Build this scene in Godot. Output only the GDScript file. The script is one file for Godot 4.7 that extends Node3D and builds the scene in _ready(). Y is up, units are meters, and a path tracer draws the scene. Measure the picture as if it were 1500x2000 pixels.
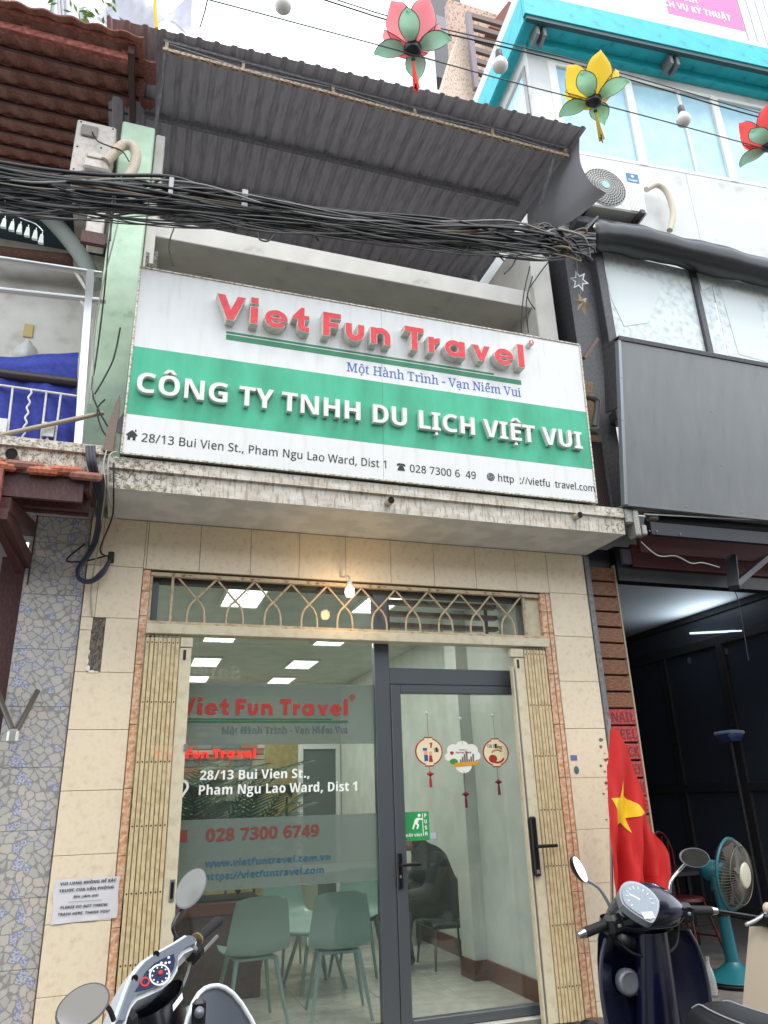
extends Node3D
# A narrow shopfront with a lettered sign, seen from across the lane. Facade plane z = 0, x to the right, y up, metres.

const F := 1450.0
const EYE := Vector3(0, 1.55, 5.4)
var cam_basis := Basis(Vector3.UP, deg_to_rad(-18.9385)) * Basis(Vector3.RIGHT, deg_to_rad(21.0763)) * Basis(Vector3.BACK, deg_to_rad(-1.8485))
var org := {}
var used := {}
var mats := {}
var rng := RandomNumberGenerator.new()

# ---- photo pixel (1500 x 2000) to a point on a plane of the place
func ray(px: float, py: float) -> Vector3:
	return cam_basis * Vector3((px - 750.0) / F, -(py - 1000.0) / F, -1.0)
func az(px: float, py: float, z: float) -> Vector3:
	var r := ray(px, py)
	return EYE + r * ((z - EYE.z) / r.z)
func ax(px: float, py: float, x: float) -> Vector3:
	var r := ray(px, py)
	return EYE + r * ((x - EYE.x) / r.x)
func ay(px: float, py: float, y: float) -> Vector3:
	var r := ray(px, py)
	return EYE + r * ((y - EYE.y) / r.y)

# ---- mesh buffer
class MB:
	var v := PackedVector3Array()
	var n := PackedVector3Array()
	var t := PackedVector2Array()
	var ix := PackedInt32Array()
	func vert(p: Vector3, nn: Vector3, uv := Vector2.ZERO) -> int:
		v.append(p); n.append(nn); t.append(uv)
		return v.size() - 1
	func quad(a: Vector3, b: Vector3, c: Vector3, d: Vector3, u0 := Vector2(0, 0), u1 := Vector2(1, 1)) -> void:
		var nn := (b - a).cross(c - a)
		if nn.length_squared() < 1e-14:
			nn = (c - a).cross(d - a)
		nn = nn.normalized()
		var i := vert(a, nn, Vector2(u0.x, u1.y))
		vert(b, nn, Vector2(u1.x, u1.y)); vert(c, nn, Vector2(u1.x, u0.y)); vert(d, nn, Vector2(u0.x, u0.y))
		ix.append_array([i, i + 2, i + 1, i, i + 3, i + 2])
	func tri(a: Vector3, b: Vector3, c: Vector3) -> void:
		var nn := (b - a).cross(c - a).normalized()
		var i := vert(a, nn); vert(b, nn); vert(c, nn)
		ix.append_array([i, i + 2, i + 1])
	func box(c: Vector3, s: Vector3, b := Basis()) -> MB:
		var h := s * 0.5
		var k := []
		for q in 8:
			k.append(c + b * Vector3(h.x if q & 1 else -h.x, h.y if q & 2 else -h.y, h.z if q & 4 else -h.z))
		quad(k[4], k[5], k[7], k[6]); quad(k[1], k[0], k[2], k[3]); quad(k[5], k[1], k[3], k[7])
		quad(k[0], k[4], k[6], k[2]); quad(k[6], k[7], k[3], k[2]); quad(k[0], k[1], k[5], k[4])
		return self
	func bev(c: Vector3, s: Vector3, r: float, b := Basis()) -> MB:
		# box with chamfered edges
		var h := s * 0.5
		r = minf(r, minf(h.x, minf(h.y, h.z)) * 0.9)
		var P := func(sx: float, sy: float, sz: float, a: int) -> Vector3:
			var p := Vector3(sx * (h.x - r), sy * (h.y - r), sz * (h.z - r))
			p[a] = [sx, sy, sz][a] * h[a]
			return c + b * p
		for a in 3:
			var u := (a + 1) % 3
			var w := (a + 2) % 3
			for s1 in [-1.0, 1.0]:
				var cs := []
				for q in [[-1.0, -1.0], [1.0, -1.0], [1.0, 1.0], [-1.0, 1.0]]:
					var g := [0.0, 0.0, 0.0]
					g[a] = s1; g[u] = q[0]; g[w] = q[1]
					cs.append(P.call(g[0], g[1], g[2], a))
				if s1 > 0: quad(cs[0], cs[1], cs[2], cs[3])
				else: quad(cs[3], cs[2], cs[1], cs[0])
				for s2 in [-1.0, 1.0]:
					var g1 := [0.0, 0.0, 0.0]
					g1[a] = s1; g1[u] = s2; g1[w] = -1.0
					var g2 := g1.duplicate(); g2[w] = 1.0
					var e0: Vector3 = P.call(g1[0], g1[1], g1[2], a)
					var e1: Vector3 = P.call(g1[0], g1[1], g1[2], u)
					var e2: Vector3 = P.call(g2[0], g2[1], g2[2], u)
					var e3: Vector3 = P.call(g2[0], g2[1], g2[2], a)
					if s1 * s2 > 0: quad(e0, e1, e2, e3)
					else: quad(e3, e2, e1, e0)
		for q in 8:
			var sx := 1.0 if q & 1 else -1.0
			var sy := 1.0 if q & 2 else -1.0
			var sz := 1.0 if q & 4 else -1.0
			var A: Vector3 = P.call(sx, sy, sz, 0)
			var B: Vector3 = P.call(sx, sy, sz, 1)
			var D: Vector3 = P.call(sx, sy, sz, 2)
			if sx * sy * sz > 0: tri(A, B, D)
			else: tri(A, D, B)
		return self
	func span(a: Vector3, b: Vector3, r := 0.0) -> MB:
		# axis-aligned box between two corners
		var lo := Vector3(minf(a.x, b.x), minf(a.y, b.y), minf(a.z, b.z))
		var hi := Vector3(maxf(a.x, b.x), maxf(a.y, b.y), maxf(a.z, b.z))
		return bev((lo + hi) / 2, hi - lo, r) if r > 0 else box((lo + hi) / 2, hi - lo)
	func bar(a: Vector3, b: Vector3, w: float, h: float, up := Vector3.UP) -> MB:
		# square bar from a to b
		var d := (b - a).normalized()
		if absf(d.dot(up)) > 0.98: up = Vector3.BACK
		var x := d.cross(up).normalized()
		var y := x.cross(d).normalized()
		return box((a + b) / 2, Vector3(w, h, a.distance_to(b)), Basis(x, y, -d))
	func tube(p: PackedVector3Array, r: float, seg := 8, radii = null, cap := true) -> MB:
		var m := p.size()
		if m < 2: return self
		var up := Vector3.UP
		var d0 := (p[1] - p[0]).normalized()
		if absf(d0.dot(up)) > 0.9: up = Vector3.RIGHT
		var x := d0.cross(up).normalized()
		var base := v.size()
		for i in m:
			var d := (p[mini(i + 1, m - 1)] - p[maxi(i - 1, 0)]).normalized()
			x = (x - d * x.dot(d)).normalized()
			var y := d.cross(x)
			var rr: float = radii[i] if radii != null else r
			for k in seg:
				var a := TAU * k / seg
				var q := x * cos(a) + y * sin(a)
				vert(p[i] + q * rr, q)
		for i in m - 1:
			for k in seg:
				var a := base + i * seg + k
				var b := base + i * seg + (k + 1) % seg
				ix.append_array([a, a + seg, b, b, a + seg, b + seg])
		if cap:
			for e in [0, m - 1]:
				var d := (p[1] - p[0]).normalized() * -1.0 if e == 0 else (p[m - 1] - p[m - 2]).normalized()
				var c := vert(p[e], d)
				for k in seg:
					vert(v[base + e * seg + k], d)
				for k in seg:
					var a := c + 1 + k
					var b := c + 1 + (k + 1) % seg
					if e == 0: ix.append_array([c, a, b])
					else: ix.append_array([c, b, a])
		return self
	func lathe(prof: Array, seg: int, xf := Transform3D()) -> MB:
		# profile of Vector2(radius, height) from bottom to top, around y
		var m := prof.size()
		var base := v.size()
		for i in m:
			var a: Vector2 = prof[maxi(i - 1, 0)]
			var b: Vector2 = prof[mini(i + 1, m - 1)]
			var tn := (b - a).normalized()
			for k in seg + 1:
				var g := TAU * k / seg
				var nn := Vector3(tn.y * cos(g), -tn.x, tn.y * sin(g))
				vert(xf * Vector3(prof[i].x * cos(g), prof[i].y, prof[i].x * sin(g)), (xf.basis * nn).normalized(), Vector2(float(k) / seg, float(i) / (m - 1)))
		for i in m - 1:
			for k in seg:
				var a := base + i * (seg + 1) + k
				var b := a + seg + 1
				ix.append_array([a, a + 1, b, b, a + 1, b + 1])
		return self
	func prism(poly: PackedVector2Array, z0: float, z1: float, xf := Transform3D()) -> MB:
		# extruded outline in xy
		if Geometry2D.is_polygon_clockwise(poly): poly.reverse()
		var tr := Geometry2D.triangulate_polygon(poly)
		for s in 2:
			var nn := (xf.basis * (Vector3.BACK if s else Vector3.FORWARD)).normalized()
			var i0 := v.size()
			for q in poly:
				vert(xf * Vector3(q.x, q.y, z1 if s else z0), nn, q)
			for k in range(0, tr.size(), 3):
				var a := poly[tr[k]]; var b := poly[tr[k + 1]]; var c := poly[tr[k + 2]]
				var ccw := (b - a).cross(c - a) > 0
				if ccw == (s == 1): ix.append_array([i0 + tr[k], i0 + tr[k + 2], i0 + tr[k + 1]])
				else: ix.append_array([i0 + tr[k], i0 + tr[k + 1], i0 + tr[k + 2]])
		for k in poly.size():
			var a := poly[k]; var b := poly[(k + 1) % poly.size()]
			quad(xf * Vector3(a.x, a.y, z0), xf * Vector3(b.x, b.y, z0), xf * Vector3(b.x, b.y, z1), xf * Vector3(a.x, a.y, z1))
		return self
	func grid(rows: Array, wrap := false) -> MB:
		# smooth surface through rows of points (u right, rows upward)
		var R := rows.size()
		var Cn: int = rows[0].size()
		var base := v.size()
		for i in R:
			for j in Cn:
				var du: Vector3 = rows[i][(j + 1) % Cn if wrap else mini(j + 1, Cn - 1)] - rows[i][(j - 1 + Cn) % Cn if wrap else maxi(j - 1, 0)]
				var dv: Vector3 = rows[mini(i + 1, R - 1)][j] - rows[maxi(i - 1, 0)][j]
				vert(rows[i][j], du.cross(dv).normalized(), Vector2(float(j) / maxi(Cn - 1, 1), 1.0 - float(i) / maxi(R - 1, 1)))
		for i in R - 1:
			for j in (Cn if wrap else Cn - 1):
				var a := base + i * Cn + j
				var b := base + i * Cn + (j + 1) % Cn
				ix.append_array([a, b + Cn, b, a, a + Cn, b + Cn])
		return self
	func ball(c: Vector3, r: Vector3, seg := 14, rings := 8, b := Basis()) -> MB:
		var prof := []
		for i in rings + 1:
			var a := -PI / 2 + PI * i / rings
			prof.append(Vector2(maxf(cos(a), 0.0005), sin(a)))
		return lathe(prof, seg, Transform3D(b * Basis.from_scale(r), c))
	func mesh(o := Vector3.ZERO) -> ArrayMesh:
		var a := []
		a.resize(Mesh.ARRAY_MAX)
		var vv := v
		if o != Vector3.ZERO:
			vv = PackedVector3Array()
			vv.resize(v.size())
			for i in v.size(): vv[i] = v[i] - o
		a[Mesh.ARRAY_VERTEX] = vv
		a[Mesh.ARRAY_NORMAL] = n
		a[Mesh.ARRAY_TEX_UV] = t
		a[Mesh.ARRAY_INDEX] = ix
		var m := ArrayMesh.new()
		m.add_surface_from_arrays(Mesh.PRIMITIVE_TRIANGLES, a)
		return m

# ---- objects
func numbered(s: String) -> String:
	used[s] = used.get(s, -1) + 1
	return s if used[s] == 0 else "%s_%03d" % [s, used[s]]
func thing(called: String, label: String, category: String, at := Vector3.ZERO, group := "", local := false) -> Node3D:
	var o := Node3D.new()
	o.name = numbered(called)
	add_child(o)
	o.position = at
	org[o] = Vector3.ZERO if local else at
	o.set_meta("label", label); o.set_meta("category", category)
	if group: o.set_meta("group", group)
	return o
func part(parent: Node3D, called: String, mb, m: Material, label := "") -> MeshInstance3D:
	var o := MeshInstance3D.new()
	o.name = called
	o.mesh = mb.mesh(org.get(parent, Vector3.ZERO)) if mb is MB else mb
	o.material_override = m
	parent.add_child(o, true)
	org[o] = org.get(parent, Vector3.ZERO)
	if label: o.set_meta("label", label)
	return o
func piece(parent: Node3D, called: String, m: Mesh, mat: Material, at: Vector3, b := Basis()) -> MeshInstance3D:
	# one of many alike pieces that share a mesh; at is in the parent's world frame
	var o := MeshInstance3D.new()
	o.name = called
	o.mesh = m
	o.material_override = mat
	o.transform = Transform3D(b, at - org.get(parent, Vector3.ZERO))
	parent.add_child(o, true)
	org[o] = at
	return o
func one(called: String, mb, m: Material, label: String, category: String, group := "") -> MeshInstance3D:
	var lo := Vector3.ZERO
	if mb is MB:
		var bb := AABB(mb.v[0], Vector3.ZERO)
		for p in mb.v: bb = bb.expand(p)
		lo = Vector3(bb.get_center().x, bb.position.y, bb.get_center().z)
	var o := MeshInstance3D.new()
	o.name = numbered(called)
	o.mesh = mb.mesh(lo)
	o.material_override = m
	o.position = lo
	add_child(o)
	org[o] = lo
	o.set_meta("label", label); o.set_meta("category", category)
	if group: o.set_meta("group", group)
	return o
func setting(called: String, mb: MB, m: Material) -> MeshInstance3D:
	var o := MeshInstance3D.new()
	o.name = numbered(called)
	o.mesh = mb.mesh()
	o.material_override = m
	add_child(o)
	o.set_meta("kind", "structure")
	return o

# ---- materials; colours are sRGB
func mat(key: String, c: Color, rough := 0.7, metal := 0.0, opts := {}) -> StandardMaterial3D:
	if mats.has(key): return mats[key]
	var m := StandardMaterial3D.new()
	m.resource_name = key
	m.albedo_color = c
	m.roughness = rough
	m.metallic = metal
	if c.a < 1.0: m.transparency = BaseMaterial3D.TRANSPARENCY_ALPHA
	for k in opts: m.set(k, opts[k])
	mats[key] = m
	return m
func noise_tex(seed_: int, freq: float, ramp: Array, size := 256, oct := 4, kind := FastNoiseLite.TYPE_SIMPLEX_SMOOTH, warp := 0.0) -> NoiseTexture2D:
	var fn := FastNoiseLite.new()
	fn.seed = seed_; fn.frequency = freq; fn.fractal_octaves = oct; fn.noise_type = kind
	if warp > 0:
		fn.domain_warp_enabled = true; fn.domain_warp_amplitude = warp; fn.domain_warp_frequency = freq
	var tx := NoiseTexture2D.new()
	tx.width = size; tx.height = size; tx.seamless = true; tx.noise = fn
	if ramp.size():
		var g := Gradient.new()
		var of := PackedFloat32Array(); var cs := PackedColorArray()
		for r in ramp:
			of.append(r[0]); cs.append(r[1])
		g.offsets = of; g.colors = cs
		tx.color_ramp = g
	return tx
# patchy material: ramp of colours over noise, laid triplanar in the world, size = metres per repeat
func patchy(key: String, ramp: Array, metres: float, rough := 0.7, freq := 0.012, bump := 0.0, metal := 0.0, stretch := Vector3.ONE) -> StandardMaterial3D:
	if mats.has(key): return mats[key]
	var m := mat(key, Color.WHITE, rough, metal)
	m.albedo_texture = noise_tex(key.hash() % 1000, freq * 2.0, ramp, 256, 4)
	m.uv1_triplanar = true
	m.uv1_world_triplanar = true
	m.uv1_scale = stretch / metres
	if bump > 0:
		m.heightmap_enabled = true
		m.heightmap_scale = bump
		m.heightmap_texture = m.albedo_texture
	return m

# ---- lettering
var fonts := {}
func font(fam: String, bold := false) -> SystemFont:
	var k := fam + str(bold)
	if not fonts.has(k):
		var f := SystemFont.new()
		f.font_names = PackedStringArray([fam])
		f.font_weight = 700 if bold else 400
		fonts[k] = f
	return fonts[k]
func tmesh(s: String, f: Font, depth: float, cap: float) -> TextMesh:
	var t := TextMesh.new()
	t.font = f; t.font_size = 64; t.text = s; t.depth = depth
	t.curve_step = 2.0
	t.horizontal_alignment = HORIZONTAL_ALIGNMENT_LEFT
	t.pixel_size = 0.01
	return t
var caps := {}
func cap_of(f: Font) -> AABB:
	if not caps.has(f): caps[f] = tmesh("H", f, 0.01, 1).get_aabb()
	return caps[f]
# letters that the font lacks: base letter and added marks (dot, grave, acute, hook, horn)
const MARKED := {"Ị": "I.", "Ệ": "Ê.", "ộ": "ô.", "ạ": "a.", "ề": "ê`", "Ẩ": "Â?", "Ể": "Ê?", "Ư": "Uh", "Ớ": "Oh'", "Ử": "Uh?", "ơ": "oh", "ờ": "oh`", "Ụ": "U.", "Ậ": "Â.", "Ỹ": "Y?"}
func plain(s: String) -> String:
	var out := ""
	for c in s: out += (MARKED[c] as String)[0] if MARKED.has(c) else c
	return out
func add_marks(parent: Node3D, s: String, f: Font, m: Material, o: Vector3, b: Basis, sx: float, cap: float, x_left: float, depth: float) -> void:
	var p := plain(s)
	for i in s.length():
		if not MARKED.has(s[i]): continue
		var x0 := f.get_string_size(p.substr(0, i), HORIZONTAL_ALIGNMENT_LEFT, -1, 64).x * 0.01 if i else 0.0
		var x1 := f.get_string_size(p.substr(0, i + 1), HORIZONTAL_ALIGNMENT_LEFT, -1, 64).x * 0.01
		var xc := ((x0 + x1) * 0.5 - x_left) * sx
		var w := (x1 - x0) * sx
		var up := p[i] == p[i].to_upper()
		var roof := p[i] in "ÂÊâêô"
		var mb := MB.new()
		for mk in (MARKED[s[i]] as String).substr(1):
			var q := PackedVector2Array()
			var c := Vector2(0, 0)
			if mk == ".":
				q = oval(Vector2.ZERO, Vector2(0.085, 0.085) * cap, 12); c = Vector2(xc, -0.2 * cap)
			elif mk == "h":
				q = PackedVector2Array([Vector2(-0.1, -0.1), Vector2(0.02, -0.02), Vector2(0.04, 0.1), Vector2(0.14, 0.1), Vector2(0.1, -0.1)]); c = Vector2(xc + w * 0.42, (0.98 if up else 0.72) * cap)
				for k in q.size(): q[k] *= cap
			else:
				var y := (1.32 if roof else 1.18) if up else (1.02 if roof else 0.9)
				c = Vector2(xc + (0.2 * cap if roof else 0.0), y * cap)
				if mk == "`": q = PackedVector2Array([Vector2(-0.14, 0.1), Vector2(0.0, 0.1), Vector2(0.1, -0.08), Vector2(0.02, -0.08)])
				elif mk == "'": q = PackedVector2Array([Vector2(0.14, 0.1), Vector2(0.0, 0.1), Vector2(-0.1, -0.08), Vector2(-0.02, -0.08)])
				else: q = PackedVector2Array([Vector2(-0.1, 0.12), Vector2(0.06, 0.14), Vector2(0.12, 0.06), Vector2(0.04, -0.1), Vector2(-0.03, -0.1), Vector2(0.03, 0.05), Vector2(-0.1, 0.06)])
				for k in q.size(): q[k] *= cap
			for k in q.size(): q[k] += c
			mb.prism(q, 0, depth, Transform3D(b, o))
		part(parent, "accent", mb, m)
# a line of writing fitted between u0 and u1 on its baseline, in the frame b (x along, y up, z out) at o
func write(parent: Node3D, called: String, s: String, f: Font, m: Material, o: Vector3, b: Basis, width: float, cap: float, depth := 0.002) -> MeshInstance3D:
	var t := tmesh(plain(s), f, depth, cap)
	var ref := cap_of(f)
	var ab := t.get_aabb()
	var sx := width / ab.size.x
	var sy := cap / ref.size.y
	var q := MeshInstance3D.new()
	q.name = called
	q.mesh = t
	q.material_override = m
	var base := org.get(parent, Vector3.ZERO) as Vector3
	q.transform = Transform3D(b * Basis.from_scale(Vector3(sx, sy, 1)), o - base + b * Vector3(-ab.position.x * sx, -ref.position.y * sy, depth * 0.5))
	parent.add_child(q, true)
	add_marks(parent, s, f, m, o, b, sx, cap, ab.position.x, depth)
	return q
# the same with every letter a part of its own
func write_letters(parent: Node3D, s: String, f: Font, m: Material, o: Vector3, b: Basis, width: float, cap: float, depth: float) -> void:
	var whole := tmesh(plain(s), f, depth, cap).get_aabb()
	var full := s
	s = plain(s)
	var ref := cap_of(f)
	var sx := width / whole.size.x
	var sy := cap / ref.size.y
	var base := org.get(parent, Vector3.ZERO) as Vector3
	for i in s.length():
		if s[i] == " ": continue
		var x0 := f.get_string_size(s.substr(0, i), HORIZONTAL_ALIGNMENT_LEFT, -1, 64).x * 0.01 if i else 0.0
		var t := tmesh(s[i], f, depth, cap)
		var q := MeshInstance3D.new()
		q.name = "letter"
		q.mesh = t
		q.material_override = m
		q.transform = Transform3D(b * Basis.from_scale(Vector3(sx, sy, 1)), o - base + b * Vector3((x0 - whole.position.x) * sx, -ref.position.y * sy, depth * 0.5))
		parent.add_child(q, true)
	add_marks(parent, full, f, m, o, b, sx, cap, whole.position.x, depth)
func rect(x0: float, y0: float, x1: float, y1: float) -> PackedVector2Array:
	return PackedVector2Array([Vector2(x0, y0), Vector2(x1, y0), Vector2(x1, y1), Vector2(x0, y1)])
func oval(c: Vector2, r: Vector2, k := 28) -> PackedVector2Array:
	var p := PackedVector2Array()
	for i in k: p.append(c + Vector2(cos(TAU * i / k), sin(TAU * i / k)) * r)
	return p
func band(c: Vector2, ro: Vector2, ri: Vector2, a0: float, a1: float, k := 24) -> PackedVector2Array:
	var p := PackedVector2Array()
	for i in k + 1:
		var a := deg_to_rad(lerpf(a0, a1, float(i) / k))
		p.append(c + Vector2(cos(a), sin(a)) * ro)
	for i in k + 1:
		var a := deg_to_rad(lerpf(a1, a0, float(i) / k))
		p.append(c + Vector2(cos(a), sin(a)) * ri)
	return p
func smooth_line(p: Array, k := 6) -> PackedVector3Array:
	# Catmull-Rom through the points
	var out := PackedVector3Array()
	for i in p.size() - 1:
		var a: Vector3 = p[maxi(i - 1, 0)]; var b: Vector3 = p[i]; var c: Vector3 = p[i + 1]; var d: Vector3 = p[mini(i + 2, p.size() - 1)]
		for j in k: out.append(b.cubic_interpolate(c, a, d, float(j) / k))
	out.append(p[p.size() - 1])
	return out

func _ready() -> void:
	rng.seed = 7
	var cam := Camera3D.new()
	cam.name = "camera"
	cam.fov = rad_to_deg(2.0 * atan(1000.0 / F))
	cam.near = 0.05
	cam.far = 400.0
	cam.transform = Transform3D(cam_basis, EYE)
	add_child(cam)
	cam.current = true
	var env := Environment.new()
	env.background_mode = Environment.BG_SKY
	var sk := ProceduralSkyMaterial.new()
	sk.sky_top_color = Color(0.93, 0.965, 1.0)
	sk.sky_horizon_color = Color(0.97, 0.98, 1.0)
	sk.ground_horizon_color = Color(0.5, 0.5, 0.5)
	sk.ground_bottom_color = Color(0.3, 0.3, 0.3)
	sk.sky_energy_multiplier = 1.15
	env.sky = Sky.new()
	env.sky.sky_material = sk
	env.tonemap_mode = Environment.TONE_MAPPER_LINEAR
	env.tonemap_exposure = 2.3
	env.sdfgi_enabled = true
	env.ssao_enabled = true
	env.ssil_enabled = true
	var we := WorldEnvironment.new()
	we.name = "world_environment"
	we.environment = env
	add_child(we)
	var sun := DirectionalLight3D.new()
	sun.name = "sun"
	sun.light_energy = 0.25
	sun.light_angular_distance = 14.0
	sun.light_color = Color(1.0, 0.97, 0.93)
	sun.shadow_enabled = true
	sun.rotation_degrees = Vector3(-62, 20, 0)
	add_child(sun)
	build_ground()
	build_shop()
	build_interior()
	build_front()
	build_sign()
	build_awning()
	build_left_house()
	build_right_house()
	build_background()
	build_opposite()
	build_overhead()
	build_street_things()
	build_inside_things()

# ---------------------------------------------------------------- ground
func build_ground() -> void:
	var asphalt := patchy("asphalt", [[0.2, Color(0.40, 0.395, 0.38)], [0.6, Color(0.47, 0.46, 0.445)], [0.9, Color(0.53, 0.52, 0.50)]], 1.7, 0.9, 0.03, 0.3)
	setting("ground", MB.new().box(Vector3(0, -0.26, 0), Vector3(240, 0.5, 240)), asphalt)
	var conc := patchy("step_concrete", [[0.3, Color(0.47, 0.45, 0.42)], [0.7, Color(0.58, 0.56, 0.52)]], 1.2, 0.9, 0.02, 0.2)
	setting("pavement", MB.new().span(Vector3(-3.5, -0.01, -0.1), Vector3(9.5, 0.05, 1.0)), conc)

# ---------------------------------------------------------------- the tiled shop
func tile_mats() -> Array:
	var out := []
	for i in 4:
		var k := "cream_tile_%d" % i
		var m := patchy(k, [[0.0, Color(0.79, 0.705, 0.59)], [0.18, Color(0.84, 0.77, 0.66)], [0.5, Color(0.87, 0.81, 0.71)], [0.8, Color(0.855, 0.785, 0.675)], [1.0, Color(0.815, 0.725, 0.61)]], 0.62 + 0.05 * i, 0.30, 0.014)
		m.uv1_offset = Vector3(0.31 * i, 0.17 * i, 0.4 * i)
		out.append(m)
	return out
func build_shop() -> void:
	var s := thing("shop_house", "narrow shop house faced with cream marble tiles under a stained concrete ledge", "building", Vector3(1.67, 0, 0))
	var mortar := patchy("mortar", [[0.3, Color(0.42, 0.37, 0.31)], [0.7, Color(0.52, 0.47, 0.40)]], 0.5, 0.95, 0.03, 0.2)
	var tm := tile_mats()
	var white := patchy("old_white_wall", [[0.0, Color(0.66, 0.64, 0.60)], [0.25, Color(0.76, 0.745, 0.715)], [0.9, Color(0.80, 0.785, 0.755)]], 1.6, 0.9, 0.01, 0.1)
	var wall := part(s, "wall", MB.new().span(Vector3(-0.37, 0, -0.16), Vector3(0.05, 3.51, -0.013)).span(Vector3(3.28, 0, -0.16), Vector3(3.70, 3.51, -0.013)).span(Vector3(0.05, 3.14, -0.16), Vector3(3.28, 3.51, -0.013)), mortar)
	var sizes := {}
	var lay := func(x0: float, y0: float, x1: float, y1: float) -> void:
		var w := x1 - x0 - 0.003
		var h := y1 - y0 - 0.003
		var key := "%.3f_%.3f" % [w, h]
		if not sizes.has(key): sizes[key] = MB.new().bev(Vector3.ZERO, Vector3(w, h, 0.014), 0.0018).mesh()
		piece(wall, "tile", sizes[key], tm[rng.randi() % 4], Vector3((x0 + x1) / 2, (y0 + y1) / 2, -0.006 + rng.randf_range(-0.001, 0.001)), Basis(Vector3.UP, rng.randf_range(-0.003, 0.003)) * Basis(Vector3.RIGHT, rng.randf_range(-0.002, 0.002)))
	var ys := [0.06, 0.157, 0.531, 0.905, 1.279, 1.653, 2.027, 2.401, 2.775, 3.149, 3.508]
	for i in 10:
		if i < 7:
			lay.call(-0.368, ys[i], 0.008, ys[i + 1])
		elif i == 7:
			lay.call(-0.368, ys[i], -0.292, ys[i + 1] - 0.09)
			lay.call(-0.368, ys[i + 1] - 0.09, -0.29, ys[i + 1])
			lay.call(-0.208, ys[i], 0.008, ys[i + 1])
		else:
			lay.call(-0.368, ys[i], -0.283, ys[i + 1])
			lay.call(-0.283, ys[i], 0.008, ys[i + 1])
		lay.call(3.325, ys[i], 3.699, ys[i + 1])
	var xs := [0.008, 0.026, 0.399, 0.773, 1.147, 1.521, 1.895, 2.269, 2.643, 3.017, 3.325]
	for i in 10:
		lay.call(xs[i], 3.143, xs[i + 1], 3.508)
	# the broken patch: rough cement and plaster rim
	var cem := patchy("bare_cement", [[0.25, Color(0.24, 0.23, 0.22)], [0.5, Color(0.36, 0.35, 0.33)], [0.8, Color(0.47, 0.455, 0.43)]], 0.22, 0.95, 0.03, 1.2)
	var rows := []
	for j in 22:
		var r := []
		for i in 9:
			var y := lerpf(2.405, 2.772, j / 21.0)
			r.append(Vector3(lerpf(-0.292, -0.208, i / 8.0) + rng.randf_range(-0.003, 0.003), y, -0.010 - 0.006 * rng.randf()))
		rows.append(r)
	part(wall, "broken_patch", MB.new().grid(rows), cem, "grey cement bared where a tile has broken off")
	var plas := mat("white_plaster", Color(0.86, 0.84, 0.80), 0.9)
	for q in [[-0.29, 2.425, 0.035, 0.04], [-0.265, 2.405, 0.05, 0.018], [-0.295, 2.47, 0.014, 0.05], [-0.291, 2.53, 0.010, 0.045], [-0.232, 2.402, 0.04, 0.012]]:
		var poly := PackedVector2Array()
		for k in 9:
			var a := TAU * k / 9
			poly.append(Vector2(q[0], q[1]) + Vector2(cos(a) * q[2], sin(a) * q[3]) * rng.randf_range(0.4, 1.0) * 0.6)
		part(wall, "plaster_chip", MB.new().prism(poly, -0.012, 0.004 + rng.randf() * 0.003), plas)
	# orange marble jamb strips
	var om := patchy("orange_marble", [[0.0, Color(0.70, 0.46, 0.33)], [0.35, Color(0.80, 0.60, 0.46)], [0.55, Color(0.84, 0.68, 0.55)], [0.7, Color(0.88, 0.78, 0.68)], [0.8, Color(0.81, 0.62, 0.48)], [1.0, Color(0.75, 0.52, 0.38)]], 0.55, 0.4, 0.022)
	for i in 9:
		var y0: float = [0.06, 0.46, 0.86, 1.26, 1.66, 2.06, 2.46, 2.80, 2.98][i]
		var y1: float = [0.46, 0.86, 1.26, 1.66, 2.06, 2.46, 2.80, 2.98, 3.14][i]
		part(wall, "jamb_strip", MB.new().span(Vector3(0.012, y0 + 0.002, -0.15), Vector3(0.062, y1 - 0.002, -0.004), 0.002), om)
		part(wall, "jamb_strip", MB.new().span(Vector3(3.235, y0 + 0.002, -0.15), Vector3(3.285, y1 - 0.002, -0.012), 0.002), om)
		part(wall, "jamb_strip", MB.new().span(Vector3(3.288, y0 + 0.002, -0.15), Vector3(3.321, y1 - 0.002, -0.004), 0.002), om)
	# concrete ledge with stains; the stain map follows the photograph: mouldy at both ends, streaks along the lip
	var led := mat("stained_ledge", Color.WHITE, 0.92)
	led.albedo_texture = ledge_texture(1024, 64, 0.16, 0.955, 11)
	var x0 := -0.268
	var x1 := 3.74
	var lg := MB.new()
	lg.quad(Vector3(x0, 3.51, 0.58), Vector3(x1, 3.51, 0.58), Vector3(x1, 3.648, 0.58), Vector3(x0, 3.648, 0.58), Vector2(0, 0.42), Vector2(1, 1))
	lg.quad(Vector3(x0, 3.648, 0.605), Vector3(x1, 3.648, 0.605), Vector3(x1, 3.73, 0.600), Vector3(x0, 3.73, 0.600), Vector2(0, 0), Vector2(1, 0.4))
	lg.quad(Vector3(x0, 3.648, 0.58), Vector3(x1, 3.648, 0.58), Vector3(x1, 3.648, 0.605), Vector3(x0, 3.648, 0.605), Vector2(0, 0.4), Vector2(1, 0.42))
	lg.quad(Vector3(x0, 3.73, 0.600), Vector3(x1, 3.73, 0.600), Vector3(x1, 3.735, 0.0), Vector3(x0, 3.735, 0.0), Vector2(0, 0), Vector2(1, 0.1))
	lg.quad(Vector3(x1, 3.51, 0.58), Vector3(x1, 3.51, -0.1), Vector3(x1, 3.73, -0.1), Vector3(x1, 3.73, 0.6), Vector2(0.93, 0), Vector2(1, 1))
	part(s, "ledge_edge", lg, led, "stained white edge of the concrete ledge, mouldy at its ends")
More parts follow.
